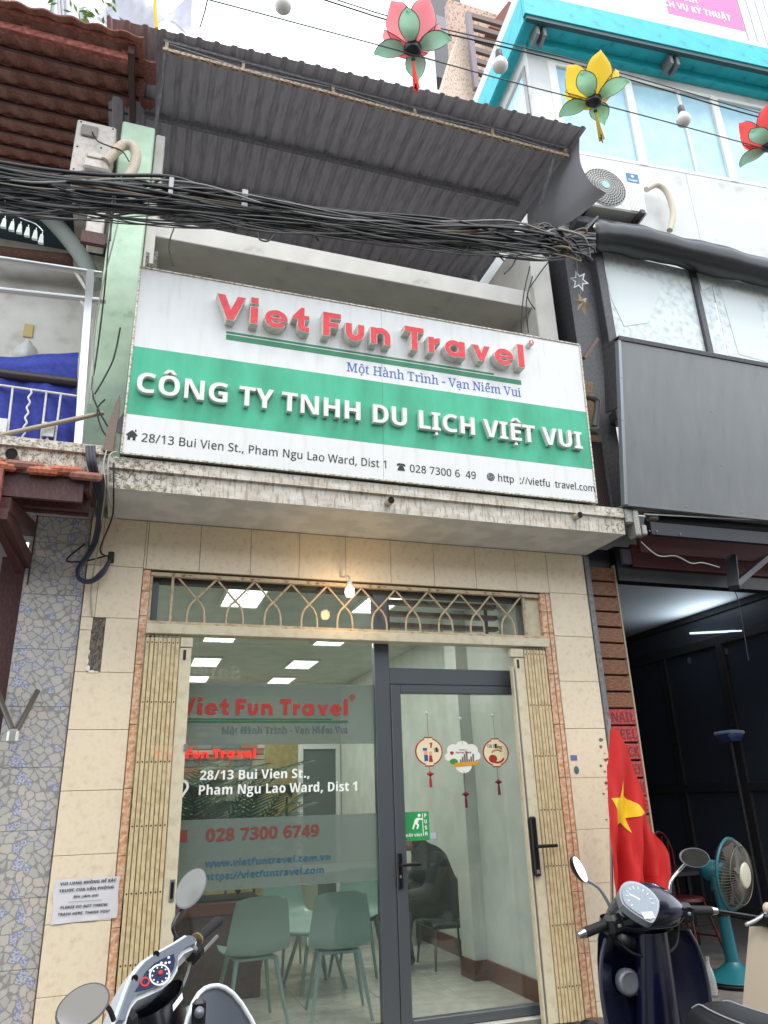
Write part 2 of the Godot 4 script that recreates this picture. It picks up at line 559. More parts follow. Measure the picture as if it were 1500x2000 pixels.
	var soff := patchy("soffit_paint", [[0.3, Color(0.74, 0.735, 0.72)], [0.7, Color(0.80, 0.795, 0.78)]], 1.5, 0.9, 0.01)
	part(s, "ledge_slab", MB.new().span(Vector3(x0 + 0.002, 3.512, -0.15), Vector3(x1 - 0.002, 3.728, 0.577)), soff)
	var pvc := mat("old_pipe", Color(0.62, 0.58, 0.52), 0.6)
	var dark := mat("pipe_hole", Color(0.05, 0.045, 0.04), 0.9)
	for q in [az(757, 983, 0.58), az(1122, 1011, 0.58)]:
		var sp := part(s, "drain_spout", MB.new().tube(PackedVector3Array([q + Vector3(0, 0.004, -0.03), q + Vector3(0, -0.008, 0.085)]), 0.026, 14, null, false), pvc)
		part(sp, "spout_mouth", MB.new().tube(PackedVector3Array([q + Vector3(0, 0.004, -0.02), q + Vector3(0, -0.0078, 0.08)]), 0.021, 14), dark)
	# upper storey behind the sign: open loggia with beam and white piers
	part(s, "loggia_beam", MB.new().span(Vector3(-0.20, 6.10, -0.25), Vector3(3.62, 6.30, 0.0), 0.006), white)
	part(s, "loggia_ceiling", MB.new().span(Vector3(-0.22, 6.16, -2.0), Vector3(3.66, 6.26, -0.26)), white)
	part(s, "loggia_back_wall", MB.new().span(Vector3(-0.22, 3.735, -1.62), Vector3(3.66, 6.16, -1.5)), white)
	part(s, "loggia_pier", MB.new().span(Vector3(3.50, 3.74, -1.5), Vector3(3.72, 7.05, 0.06), 0.008), white)
	part(s, "loggia_pier", MB.new().span(Vector3(-0.215, 3.74, -1.5), Vector3(-0.135, 7.2, 0.04), 0.006), white)
	part(s, "upper_wall", MB.new().span(Vector3(-0.20, 6.302, -1.8), Vector3(3.62, 8.2, -1.7)), white)
	part(s, "roof_slab", MB.new().span(Vector3(-0.3, 8.2, -8), Vector3(3.72, 8.32, -1.7)), white)
	part(s, "side_wall", MB.new().span(Vector3(-0.30, 3.74, -8), Vector3(-0.225, 8.2, -1.51)), white)
	part(s, "side_wall", MB.new().span(Vector3(3.665, 3.74, -8), Vector3(3.72, 8.2, -1.51)), white)
	# loose wires hanging in front of the pier
	var blk := mat("cable_black", Color(0.06, 0.06, 0.065), 0.55)
	for q in [[[1035, 520], [1022, 580], [1018, 655]], [[1040, 540], [1028, 590], [1032, 650]], [[1080, 500], [1050, 540], [1030, 575], [1045, 605]], [[340, 445], [330, 480], [338, 520]]]:
		var pts := []
		for w in q: pts.append(az(w[0], w[1], 0.12))
		part(s, "loose_wire", MB.new().tube(smooth_line(pts), 0.006, 5), blk)

func ledge_texture(w: int, h: int, lo: float, hi: float, sd: int) -> ImageTexture:
	# matter seen on the photographed edge: white paint, black mould blotches at the ends, brown runs below the lip
	var im := Image.create(w, h, false, Image.FORMAT_RGB8)
	var f1 := FastNoiseLite.new(); f1.seed = sd; f1.frequency = 0.06; f1.fractal_octaves = 5
	var f2 := FastNoiseLite.new(); f2.seed = sd + 1; f2.frequency = 0.02
	var f3 := FastNoiseLite.new(); f3.seed = sd + 2; f3.frequency = 0.22; f3.fractal_octaves = 3
	for y in h:
		for x in w:
			var u := float(x) / w
			var v := float(y) / h
			var c := Color(0.80, 0.785, 0.75).lerp(Color(0.70, 0.66, 0.60), clampf(0.5 + f2.get_noise_2d(x, y * 2) * 0.9, 0, 1))
			var run := f1.get_noise_2d(x * 2.2, y * 0.35)
			if run > 0.16: c = c.lerp(Color(0.46, 0.39, 0.31), clampf((run - 0.16) * 2.2, 0, 0.4))
			var m := 0.0
			if u < lo: m = 0.62 - u / lo * 0.35
			if u > hi: m = 0.42
			m += (0.07 if absf(v - 0.42) < 0.05 else 0.0) + (0.06 if v > 0.92 else 0.0)
			var b := f1.get_noise_2d(x * 1.2, y * 1.1) + 0.8 * f3.get_noise_2d(x * 1.2, y)
			var k := clampf((b + m * 1.1 - 0.56) * 2.6, 0, 1)
			c = c.lerp(Color(0.24, 0.22, 0.19).lerp(Color(0.42, 0.41, 0.35), clampf(0.5 + f3.get_noise_2d(x + 90, y), 0, 1)), k * 0.72)
			im.set_pixel(x, y, c)
	return ImageTexture.create_from_image(im)

# ---------------------------------------------------------------- the room behind the glass
func build_interior() -> void:
	var wallm := patchy("room_wall", [[0.3, Color(0.78, 0.80, 0.77)], [0.7, Color(0.82, 0.84, 0.81)]], 2.0, 0.7, 0.01)
	var tilem := []
	for i in 3:
		var m := patchy("floor_tile_%d" % i, [[0.3, Color(0.74, 0.735, 0.69)], [0.7, Color(0.79, 0.785, 0.745)]], 0.8 + 0.1 * i, 0.16, 0.012)
		tilem.append(m)
	var grout := mat("grout", Color(0.45, 0.43, 0.40), 0.9)
	var fl := setting("floor", MB.new().span(Vector3(-0.3, 0.0, -6.7), Vector3(3.4, 0.094, -0.02)), grout)
	org[fl] = Vector3.ZERO
	var tmesh_ := MB.new().bev(Vector3.ZERO, Vector3(0.596, 0.012, 0.596), 0.0015).mesh()
	for i in 6:
		for j in 11:
			piece(fl, "floor_tile", tmesh_, tilem[rng.randi() % 3], Vector3(-0.06 + i * 0.6, 0.095, -0.47 - j * 0.6))
	piece(fl, "threshold_tile", MB.new().bev(Vector3.ZERO, Vector3(3.25, 0.012, 0.14), 0.0015).mesh(), tilem[0], Vector3(1.65, 0.095, -0.095))
	var s := thing("shop_room", "pale room walls and ceiling seen through the shop glass", "room", Vector3(1.67, 0.1, -3.4))
	part(s, "ceiling", MB.new().span(Vector3(-0.3, 3.262, -6.7), Vector3(3.4, 3.4, -0.165)), wallm)
	part(s, "wall", MB.new().span(Vector3(-0.32, 0.05, -6.7), Vector3(-0.2, 3.26, -0.165)), wallm)
	part(s, "wall", MB.new().span(Vector3(3.07, 0.05, -1.21), Vector3(3.22, 3.26, -0.165)), wallm)
	part(s, "pilaster", MB.new().span(Vector3(2.95, 0.05, -1.48), Vector3(3.30, 3.26, -1.212)), wallm)
	part(s, "wall", MB.new().span(Vector3(3.25, 0.05, -6.58), Vector3(3.40, 3.26, -1.482)), wallm)
	var ochre := patchy("ochre_wall", [[0.3, Color(0.54, 0.49, 0.31)], [0.7, Color(0.60, 0.55, 0.37)]], 1.0, 0.8, 0.015)
	part(s, "back_wall", MB.new().span(Vector3(-0.3, 0.05, -6.7), Vector3(3.4, 3.26, -6.582)), ochre)
	var wood := patchy("baseboard_wood", [[0.25, Color(0.30, 0.13, 0.08)], [0.6, Color(0.42, 0.20, 0.12)], [0.8, Color(0.36, 0.16, 0.09)]], 0.5, 0.35, 0.02, 0.0, 0.0, Vector3(1, 4, 1))
	part(s, "baseboard", MB.new().span(Vector3(3.05, 0.101, -1.19), Vector3(3.072, 0.25, -0.16), 0.003), wood)
	part(s, "baseboard", MB.new().span(Vector3(2.93, 0.101, -1.2115), Vector3(3.072, 0.25, -1.19), 0.003), wood)
	part(s, "baseboard", MB.new().span(Vector3(2.93, 0.101, -1.48), Vector3(2.952, 0.25, -1.213), 0.003), wood)
	part(s, "baseboard", MB.new().span(Vector3(3.23, 0.101, -6.58), Vector3(3.252, 0.25, -1.485), 0.003), wood)
	# slate cladding on the back wall, stone by stone
	var sl := []
	for c in [Color(0.50, 0.52, 0.50), Color(0.63, 0.60, 0.53), Color(0.58, 0.42, 0.36), Color(0.42, 0.45, 0.45), Color(0.68, 0.66, 0.60)]:
		sl.append(mat("slate_%d" % sl.size(), c, 0.8))
	var y := 1.2
	while y < 2.9:
		var h := rng.randf_range(0.07, 0.10)
		var x := 0.35
		while x < 2.02:
			var w := rng.randf_range(0.14, 0.34)
			part(s, "slate", MB.new().span(Vector3(x, y, -6.6), Vector3(minf(x + w, 2.05) - 0.012, y + h - 0.012, -6.575 + rng.randf() * 0.02), 0.004), sl[rng.randi() % 5])
			x += w
		y += h
	# back door
	var fr := mat("white_frame", Color(0.82, 0.83, 0.82), 0.5)
	var dr := thing("back_door", "grey panel door in a white frame at the back of the room", "door", Vector3(2.82, 0.1, -6.57))
	part(dr, "door_panel", MB.new().span(Vector3(2.64, 0.105, -6.58), Vector3(3.16, 2.30, -6.56), 0.004), mat("grey_door", Color(0.36, 0.39, 0.39), 0.5))
	part(dr, "door_frame", MB.new().span(Vector3(2.56, 0.105, -6.58), Vector3(2.638, 2.38, -6.53), 0.004).span(Vector3(2.64, 2.302, -6.58), Vector3(3.16, 2.38, -6.53), 0.004).span(Vector3(3.162, 0.105, -6.58), Vector3(3.235, 2.38, -6.53), 0.004), fr)
	part(dr, "door_knob", MB.new().ball(Vector3(2.72, 1.15, -6.53), Vector3(0.03, 0.03, 0.03)), mat("chrome", Color(0.8, 0.8, 0.8), 0.2, 1.0))
	# ceiling lights
	var glow := mat("panel_light", Color(0.9, 0.95, 0.95), 0.5, 0.0, {"emission_enabled": true, "emission": Color(0.93, 1.0, 0.97), "emission_energy_multiplier": 1.5})
	var lf := mat("light_frame", Color(0.85, 0.86, 0.85), 0.4)
	for k in 8:
		var c := Vector3([0.88, 2.13][k % 2], 3.262, [-1.1, -2.75, -4.4, -5.85][k / 2])
		var t := thing("ceiling_light", "panel light in the " + ["ceiling row nearest the shop glass", "second ceiling row behind the glass", "third ceiling row behind the glass", "last ceiling row by the slate wall"][k / 2] + ", " + ["planter side", "door side"][k % 2], "ceiling light", c, "panel lights in two rows on the room ceiling")
		part(t, "frame", MB.new().span(c + Vector3(-0.19, -0.022, -0.335), c + Vector3(-0.165, -0.001, 0.335)).span(c + Vector3(0.165, -0.022, -0.335), c + Vector3(0.19, -0.001, 0.335)).span(c + Vector3(-0.165, -0.022, -0.335), c + Vector3(0.165, -0.001, -0.31)).span(c + Vector3(-0.165, -0.022, 0.31), c + Vector3(0.165, -0.001, 0.335)), lf)
		part(t, "diffuser", MB.new().span(c + Vector3(-0.165, -0.012, -0.31), c + Vector3(0.165, -0.002, 0.31)), glow)
		for j in 4:
			part(t, "louvre", MB.new().span(c + Vector3(-0.165, -0.02, -0.19 + j * 0.125), c + Vector3(0.165, -0.013, -0.182 + j * 0.125)), lf)
		part(t, "louvre", MB.new().span(c + Vector3(-0.004, -0.0206, -0.31), c + Vector3(0.004, -0.0135, 0.31)), lf)
		var al := AreaLight3D.new()
		al.name = "lamp"
		al.area_size = Vector2(0.32, 0.6)
		al.light_energy = 0.58
		al.light_color = Color(0.98, 1.0, 0.96)
		al.shadow_enabled = true
		if "area_range" in al: al.set("area_range", 9.0)
		t.add_child(al)
		al.position = Vector3(0, -0.03, 0)
		al.rotation_degrees = Vector3(-90, 0, 0)

# ---------------------------------------------------------------- gates, grille, glass
func build_front() -> void:
	var beige := patchy("gate_paint", [[0.2, Color(0.70, 0.62, 0.47)], [0.5, Color(0.77, 0.69, 0.54)], [0.8, Color(0.79, 0.72, 0.57)]], 0.7, 0.42, 0.02)
	var pale := patchy("gate_plate_paint", [[0.2, Color(0.74, 0.69, 0.58)], [0.6, Color(0.79, 0.745, 0.64)]], 0.8, 0.42, 0.015)
	var rivet := mat("rivet_steel", Color(0.20, 0.17, 0.13), 0.5, 0.4)
	var steel := mat("grey_steel", Color(0.55, 0.55, 0.55), 0.4, 0.7)
	var black := mat("black_metal", Color(0.035, 0.035, 0.04), 0.35)
	var rust := patchy("rusty_cream", [[0.05, Color(0.40, 0.29, 0.20)], [0.25, Color(0.68, 0.60, 0.49)], [0.7, Color(0.75, 0.68, 0.57)]], 0.5, 0.55, 0.016)
	var rows := [2.605, 2.202, 1.818, 1.431, 1.047, 0.662, 0.28]
	for side in 2:
		var xa: float = [0.068, 2.996][side]
		var n := 8 if side == 0 else 7
		var pitch: float = [0.0285, 0.0285][side]
		var g := thing("folding_gate", ["folded beige steel gate slats against the left jamb, with a recessed pull", "folded beige steel gate slats with a black lever lock on its plate"][side], "gate", Vector3(xa + 0.14, 0.06, 0.03), "folding gates at both jambs")
		var tall := MB.new()
		var sl := MB.new()
		# one slat: a shallow channel
		sl.prism(PackedVector2Array([Vector2(-0.0122, -0.016), Vector2(0.0122, -0.016), Vector2(0.0122, 0.012), Vector2(0.009, 0.016), Vector2(-0.009, 0.016), Vector2(-0.0122, 0.012)]), -1.285, 1.285, Transform3D(Basis(Vector3.RIGHT, Vector3.BACK, Vector3.DOWN), Vector3.ZERO))
		var slm := sl.mesh()
		for i in n:
			piece(g, "slat", slm, beige, Vector3(xa + (i + 0.5) * pitch, 1.355, 0.03 + 0.004 * (i % 2)), Basis(Vector3.UP, rng.randf_range(-0.05, 0.05)))
		for y in rows:
			var rv := MB.new()
			for i in n:
				rv.ball(Vector3(xa + (i + 0.5) * pitch, y + 0.002 * (i % 2), 0.047 + 0.004 * (i % 2)), Vector3(0.0055, 0.0055, 0.003), 8, 4)
			part(g, "rivet_row", rv, rivet)
		# hinge head with rollers
		var xh := xa + n * pitch
		var rl := MB.new()
		for i in n: rl.ball(Vector3(xa + (i + 0.5) * pitch, 2.652, 0.03), Vector3(0.009, 0.012, 0.009), 8, 5)
		part(g, "roller_row", rl, steel)
		# leading plate
		if side == 0:
			part(g, "lead_plate", MB.new().span(Vector3(xh + 0.003, 0.07, 0.012), Vector3(xh + 0.084, 2.575, 0.042), 0.004), pale)
			part(g, "head_plate", MB.new().span(Vector3(xh + 0.006, 2.579, 0.008), Vector3(xh + 0.088, 2.645, 0.05), 0.004), pale)
			part(g, "bolt_slot", MB.new().span(Vector3(xh + 0.028, 2.49, 0.0424), Vector3(xh + 0.048, 2.56, 0.0445)), rivet)
			var pl := part(g, "recessed_pull", MB.new().span(Vector3(xh + 0.04, 0.985, 0.0424), Vector3(xh + 0.072, 1.115, 0.048), 0.006), steel)
			part(pl, "pull_slot", MB.new().span(Vector3(xh + 0.047, 1.005, 0.0482), Vector3(xh + 0.065, 1.098, 0.0495)), black)
			part(g, "catch", MB.new().span(Vector3(xh + 0.072, 1.885, 0.0424), Vector3(xh + 0.098, 1.93, 0.055), 0.003), steel)
		else:
			part(g, "lead_plate", MB.new().span(Vector3(xa - 0.088, 0.07, 0.012), Vector3(xa - 0.003, 2.575, 0.042), 0.004), pale)
			part(g, "lead_lip", MB.new().span(Vector3(xa - 0.12, 0.07, 0.0), Vector3(xa - 0.108, 2.50, 0.05), 0.003), pale)
			part(g, "lead_channel", MB.new().span(Vector3(xa - 0.107, 0.07, 0.004), Vector3(xa - 0.090, 2.47, 0.036)), steel)
			part(g, "head_plate", MB.new().span(Vector3(xa - 0.118, 2.579, 0.008), Vector3(xa - 0.006, 2.645, 0.05), 0.004), pale)
			part(g, "bolt_slot", MB.new().span(Vector3(xa - 0.07, 2.49, 0.0424), Vector3(xa - 0.05, 2.56, 0.0445)), rivet)
			var lk := part(g, "lock_body", MB.new().span(Vector3(xa - 0.098, 0.985, 0.0424), Vector3(xa - 0.046, 1.39, 0.075), 0.01), black)
			part(lk, "lever", MB.new().tube(PackedVector3Array([Vector3(xa - 0.072, 1.187, 0.07), Vector3(xa - 0.072, 1.187, 0.115)]), 0.012, 10).span(Vector3(xa - 0.084, 1.176, 0.105), Vector3(xa + 0.085, 1.20, 0.128), 0.007), black)
			part(lk, "key_cover", MB.new().span(Vector3(xa - 0.085, 1.005, 0.0752), Vector3(xa - 0.06, 1.03, 0.079), 0.003), steel)
	# transom beam and arched grille
	var gr := thing("transom_grille", "cream iron grille of crossing pointed arches above the shop door", "grille", Vector3(1.65, 2.665, -0.03))
	part(gr, "track_beam", MB.new().span(Vector3(0.064, 2.668, -0.05), Vector3(3.232, 2.736, 0.055), 0.004), pale)
	part(gr, "sill_rail", MB.new().span(Vector3(0.064, 2.738, -0.055), Vector3(3.232, 2.764, 0.02), 0.003), rust)
	part(gr, "top_rail", MB.new().span(Vector3(0.064, 3.098, -0.05), Vector3(3.232, 3.128, -0.01), 0.003), rust)
	part(gr, "side_post", MB.new().span(Vector3(0.064, 2.766, -0.045), Vector3(0.082, 3.096, -0.015), 0.002), rust)
	part(gr, "side_post", MB.new().span(Vector3(0.212, 2.766, -0.045), Vector3(0.23, 3.096, -0.015), 0.002), rust)
	part(gr, "side_post", MB.new().span(Vector3(3.068, 2.766, -0.045), Vector3(3.086, 3.096, -0.015), 0.002), rust)
	part(gr, "blank_panel", MB.new().span(Vector3(3.088, 2.766, -0.07), Vector3(3.232, 3.096, -0.05)), pale)
	part(gr, "joint_plate", MB.new().span(Vector3(1.585, 2.672, 0.0555), Vector3(1.625, 2.70, 0.06), 0.002), pale)
	var pitch := 0.2798
	for i in 10:
		var xc := 0.397 + i * pitch
		for sg in [-1.0, 1.0]:
			var pts := []
			pts.append(Vector3(xc - sg * 0.062, 2.766, -0.03 + sg * 0.004))
			pts.append(Vector3(xc - sg * 0.062, 2.82, -0.03 + sg * 0.004))
			pts.append(Vector3(xc - sg * 0.054, 2.872, -0.03 + sg * 0.004))
			pts.append(Vector3(xc - sg * 0.034, 2.912, -0.03 + sg * 0.004))
			pts.append(Vector3(xc, 2.946, -0.03 + sg * 0.004))
			pts.append(Vector3(xc + sg * pitch * 0.5 * 0.97, 3.097, -0.03 + sg * 0.004))
			part(gr, "arch_bar", MB.new().tube(PackedVector3Array(pts), 0.0082, 8), rust)
	# aluminium and glass front
	var al := mat("grey_aluminium", Color(0.33, 0.345, 0.36), 0.38, 0.35)
	var gl := mat("shop_glass", Color(0.30, 0.36, 0.33, 0.13), 0.02)
	var gasket := mat("gasket", Color(0.04, 0.04, 0.04), 0.7)
	var sf := thing("glass_shopfront", "grey aluminium shop window with printed glass beside the door", "shop window", Vector3(1.0, 0.1, -0.12))
	var A := func(x0: float, y0: float, x1: float, y1: float, called: String) -> void:
		part(sf, called, MB.new().span(Vector3(x0, y0, -0.155), Vector3(x1, y1, -0.085), 0.003), al)
	A.call(1.765, 0.1, 1.885, 3.13, "mullion")
	A.call(0.07, 0.1, 0.13, 3.13, "mullion")
	A.call(3.17, 0.1, 3.23, 3.13, "mullion")
	A.call(0.131, 0.1, 1.764, 0.16, "bottom_rail")
	A.call(0.131, 3.07, 1.764, 3.13, "top_rail")
	A.call(1.886, 3.07, 3.169, 3.13, "top_rail")
	A.call(1.886, 2.368, 3.169, 2.492, "door_header")
	part(sf, "window_pane", MB.new().span(Vector3(0.1305, 0.158, -0.124), Vector3(1.7645, 3.072, -0.116)), gl)
	part(sf, "fanlight_pane", MB.new().span(Vector3(1.8855, 2.4925, -0.124), Vector3(3.1695, 3.07, -0.116)), gl)
	# frosted films and lettering on the pane
	var film := mat("frosted_film", Color(0.42, 0.47, 0.43, 0.62), 0.6)
	part(sf, "frosted_film", MB.new().span(Vector3(0.131, 1.932, -0.1155), Vector3(1.764, 2.362, -0.1145)), film)
	part(sf, "frosted_film", MB.new().span(Vector3(0.131, 1.015, -0.1155), Vector3(1.764, 1.453, -0.1145)), film)
	var red := mat("print_red", Color(0.62, 0.16, 0.13), 0.6)
	var dred := mat("print_dark_red", Color(0.45, 0.20, 0.17), 0.6)
	var grn := mat("print_green", Color(0.10, 0.36, 0.22), 0.6)
	var gry := mat("print_grey", Color(0.28, 0.34, 0.36), 0.6)
	var blu := mat("print_blue", Color(0.17, 0.33, 0.42), 0.6)
	var wht := mat("print_white", Color(0.90, 0.90, 0.88), 0.6)
	var zf := -0.113
	var B := Basis()
	logo(sf, Vector3(0.338, 2.137, zf), B, Vector2(1.217 / 2.519, 0.112 / 0.21), 0.0015, 0.0, red, null)
	write(sf, "registered_mark", "®", font("Droid Sans"), red, Vector3(1.566, 2.245, zf), B, 0.048, 0.045, 0.0015)
	part(sf, "underline", MB.new().span(Vector3(0.17, 2.084, zf), Vector3(1.555, 2.097, zf + 0.0015)), grn)
	part(sf, "underline", MB.new().span(Vector3(0.17, 2.106, zf), Vector3(1.43, 2.112, zf + 0.0015)), grn)
	write(sf, "slogan", "Một Hành Trình - Vạn Niềm Vui", font("Droid Serif"), gry, Vector3(0.632, 2.008, zf), B, 0.92, 0.047, 0.0015)
	write(sf, "address_line", "28/13 Bui Vien St.,", font("Droid Sans", true), wht, Vector3(0.499, 1.704, zf), B, 0.765, 0.060, 0.0015)
	write(sf, "address_line", "Pham Ngu Lao Ward, Dist 1", font("Droid Sans", true), wht, Vector3(0.497, 1.608, zf), B, 1.12, 0.062, 0.0015)
	write(sf, "phone_number", "028 7300 6749", font("Droid Sans", true), dred, Vector3(0.562, 1.316, zf), B, 0.772, 0.078, 0.0015)
	write(sf, "web_address", "www.vietfuntravel.com.vn", font("Droid Sans", true), blu, Vector3(0.565, 1.162, zf), B, 0.852, 0.040, 0.0015)
	write(sf, "web_address", "https://vietfuntravel.com", font("Droid Sans", true), blu, Vector3(0.567, 1.084, zf), B, 0.802, 0.040, 0.0015)
	part(sf, "phone_icon", MB.new().span(Vector3(0.36, 1.322, zf), Vector3(0.438, 1.392, zf + 0.0015)), dred)
	part(sf, "place_icon", MB.new().prism(band(Vector2(0.385, 1.665), Vector2(0.045, 0.045), Vector2(0.028, 0.028), -45, 225), zf, zf + 0.0015).prism(PackedVector2Array([Vector2(0.352, 1.634), Vector2(0.385, 1.585), Vector2(0.418, 1.634), Vector2(0.405, 1.645), Vector2(0.385, 1.612), Vector2(0.365, 1.645)]), zf, zf + 0.0015), wht)
	# door leaf
	var dl := thing("glass_door", "grey framed glass door with hanging ornaments and a green push sign", "door", Vector3(2.5, 0.1, -0.1))
	part(dl, "stile", MB.new().span(Vector3(1.889, 0.106, -0.145), Vector3(1.968, 2.364, -0.078), 0.004), al)
	part(dl, "stile", MB.new().span(Vector3(3.09, 0.106, -0.145), Vector3(3.166, 2.364, -0.078), 0.004), al)
	part(dl, "top_rail", MB.new().span(Vector3(1.969, 2.30, -0.145), Vector3(3.089, 2.364, -0.078), 0.004), al)
	part(dl, "bottom_rail", MB.new().span(Vector3(1.969, 0.106, -0.145), Vector3(3.089, 0.165, -0.078), 0.004), al)
	part(dl, "gasket", MB.new().span(Vector3(1.8852, 0.106, -0.14), Vector3(1.8888, 2.366, -0.09)).span(Vector3(1.886, 2.3645, -0.14), Vector3(3.169, 2.3678, -0.09)), gasket)
	part(dl, "pane", MB.new().span(Vector3(1.9685, 0.1655, -0.124), Vector3(3.0895, 2.2995, -0.116)), gl)
	var hp := part(dl, "handle_plate", MB.new().span(Vector3(1.886 + 0.006, 0.955, -0.0778), Vector3(1.93, 1.185, -0.062), 0.006), black)
	part(hp, "lever", MB.new().tube(PackedVector3Array([Vector3(1.908, 1.108, -0.063), Vector3(1.908, 1.108, -0.02)]), 0.011, 10).span(Vector3(1.898, 1.097, -0.028), Vector3(2.05, 1.119, -0.008), 0.006), black)
	part(hp, "key_cylinder", MB.new().ball(Vector3(1.910, 1.032, -0.061), Vector3(0.008, 0.013, 0.006), 10, 6), steel)
	# push sign
	var grs := mat("sign_green", Color(0.13, 0.55, 0.29), 0.5)
	var ps := part(dl, "push_sign", MB.new().span(Vector3(1.972, 1.256, -0.1155), Vector3(2.165, 1.45, -0.1135)), grs)
	var zq := -0.113
	write(ps, "lettering", "ĐẨY VÀO", font("Droid Sans", true), wht, Vector3(1.978, 1.284, zq), B, 0.125, 0.018, 0.001)
	for i in 4:
		write(ps, "lettering", "PUSH"[i], font("Droid Sans", true), wht, Vector3(2.128, 1.41 - i * 0.041, zq), B, 0.018, 0.026, 0.001)
	part(ps, "line", MB.new().span(Vector3(2.112, 1.285, zq), Vector3(2.117, 1.44, zq + 0.001)), wht)
	var fig := MB.new()
	fig.prism(oval(Vector2(2.088, 1.425), Vector2(0.011, 0.011), 14), zq, zq + 0.001)
	fig.prism(PackedVector2Array([Vector2(2.070, 1.41), Vector2(2.112, 1.404), Vector2(2.112, 1.394), Vector2(2.084, 1.394), Vector2(2.074, 1.372), Vector2(2.086, 1.358), Vector2(2.072, 1.332), Vector2(2.062, 1.336), Vector2(2.071, 1.357), Vector2(2.056, 1.368), Vector2(2.040, 1.332), Vector2(2.030, 1.336), Vector2(2.044, 1.372), Vector2(2.054, 1.398)]), zq, zq + 0.001)
	part(ps, "pushing_figure", fig, wht)
	part(dl, "small_label", MB.new().span(Vector3(2.168, 1.265, -0.1155), Vector3(2.215, 1.305, -0.114)), mat("pale_label", Color(0.62, 0.66, 0.68), 0.5))
	# hanging ornaments
	var cream := mat("card_cream", Color(0.86, 0.80, 0.66), 0.6)
	var cardw := mat("card_white", Color(0.84, 0.84, 0.80), 0.6)
	var cr := mat("card_red", Color(0.60, 0.07, 0.07), 0.6)
	var ink := mat("card_ink", Color(0.08, 0.07, 0.07), 0.6)
	var cards := [
		["round new year card printed with a small couple, red tassel below", Vector2(2.188, 1.87), cream],
		["white cloud-shaped card printed with a skyline and a yellow boat", Vector2(2.467, 1.83), cardw],
		["round new year card printed with a red fish, dark red tassel below", Vector2(2.749, 1.856), cream]]
	for i in 3:
		var c: Vector2 = cards[i][1]
		var o := thing("hanging_card", cards[i][0], "ornament", Vector3(c.x, c.y - 0.32, -0.10), "cards hanging on the glass door")
		var z0 := -0.106
		var cord := mat("cord_gold", Color(0.55, 0.43, 0.22), 0.7) if i == 0 else mat("cord_clear", Color(0.50, 0.50, 0.47), 0.6)
		part(o, "cord", MB.new().tube(PackedVector3Array([Vector3(c.x, c.y + 0.09, z0), Vector3(c.x, c.y + 0.285, z0)]), 0.0022, 6), cord)
		part(o, "suction_cup", MB.new().lathe([Vector2(0.0005, 0.0), Vector2(0.016, 0.001), Vector2(0.012, 0.006), Vector2(0.005, 0.012), Vector2(0.0005, 0.013)], 12, Transform3D(Basis(Vector3.RIGHT, PI / 2), Vector3(c.x, c.y + 0.285, -0.115))), mat("clear_plastic", Color(0.8, 0.82, 0.8, 0.5), 0.2))
		var outl := PackedVector2Array()
		if i != 1:
			var shp := func(r: float) -> PackedVector2Array:
				var u := oval(c, Vector2(0.112, 0.100) * r, 36)
				return Geometry2D.merge_polygons(u, rect(c.x - 0.035 * r, c.y - 0.108 * r, c.x + 0.035 * r, c.y + 0.108 * r))[0]
			part(o, "card_rim", MB.new().prism(shp.call(1.0), z0 - 0.002, z0), cr)
			part(o, "card", MB.new().prism(shp.call(0.91), z0 + 0.0005, z0 + 0.0015), cards[i][2])
			var zz := z0 + 0.002
			if i == 0:
				part(o, "print", MB.new().prism(oval(c + Vector2(-0.028, -0.005), Vector2(0.016, 0.017), 14), zz, zz + 0.0008).prism(oval(c + Vector2(0.012, -0.012), Vector2(0.014, 0.015), 14), zz, zz + 0.0008), mat("print_skin", Color(0.85, 0.62, 0.5), 0.6))
				part(o, "print", MB.new().prism(PackedVector2Array([c + Vector2(-0.042, -0.022), c + Vector2(-0.012, -0.022), c + Vector2(-0.010, -0.066), c + Vector2(-0.040, -0.070)]), zz, zz + 0.0008), mat("print_coat_blue", Color(0.12, 0.30, 0.52), 0.6))
				part(o, "print", MB.new().prism(rect(c.x - 0.05, c.y + 0.008, c.x - 0.016, c.y + 0.026), zz + 0.001, zz + 0.0016), mat("print_coat_blue", Color(0.12, 0.30, 0.52), 0.6))
				part(o, "print", MB.new().prism(PackedVector2Array([c + Vector2(0.0, -0.028), c + Vector2(0.022, -0.028), c + Vector2(0.028, -0.075), c + Vector2(-0.004, -0.075)]), zz, zz + 0.0008).prism(PackedVector2Array([c + Vector2(0.006, 0.062), c + Vector2(0.03, 0.066), c + Vector2(0.022, 0.026), c + Vector2(0.010, 0.028), c + Vector2(0.014, 0.05)]), zz, zz + 0.0008), mat("print_scarlet", Color(0.62, 0.12, 0.08), 0.6))
				write(o, "print", "Tết", font("Droid Serif", true), ink, Vector3(c.x + 0.038, c.y - 0.004, zz), B, 0.042, 0.026, 0.0008)
			else:
				write(o, "print", "Cát Tường", font("Droid Serif", true), ink, Vector3(c.x - 0.07, c.y + 0.04, zz), Basis(Vector3.BACK, -0.1), 0.125, 0.026, 0.0008)
				part(o, "print", MB.new().prism(oval(c + Vector2(-0.03, -0.045), Vector2(0.036, 0.03), 16), zz, zz + 0.0008).prism(band(c + Vector2(0.005, -0.03), Vector2(0.066, 0.05), Vector2(0.05, 0.036), 200, 345), zz + 0.001, zz + 0.0016), mat("print_carp", Color(0.60, 0.14, 0.07), 0.6))
				part(o, "print", MB.new().prism(band(c + Vector2(0.008, -0.02), Vector2(0.058, 0.045), Vector2(0.045, 0.034), 40, 150), zz, zz + 0.0008), mat("print_gold", Color(0.62, 0.45, 0.12), 0.6))
		else:
			var cl := oval(c, Vector2(0.11, 0.075), 30)
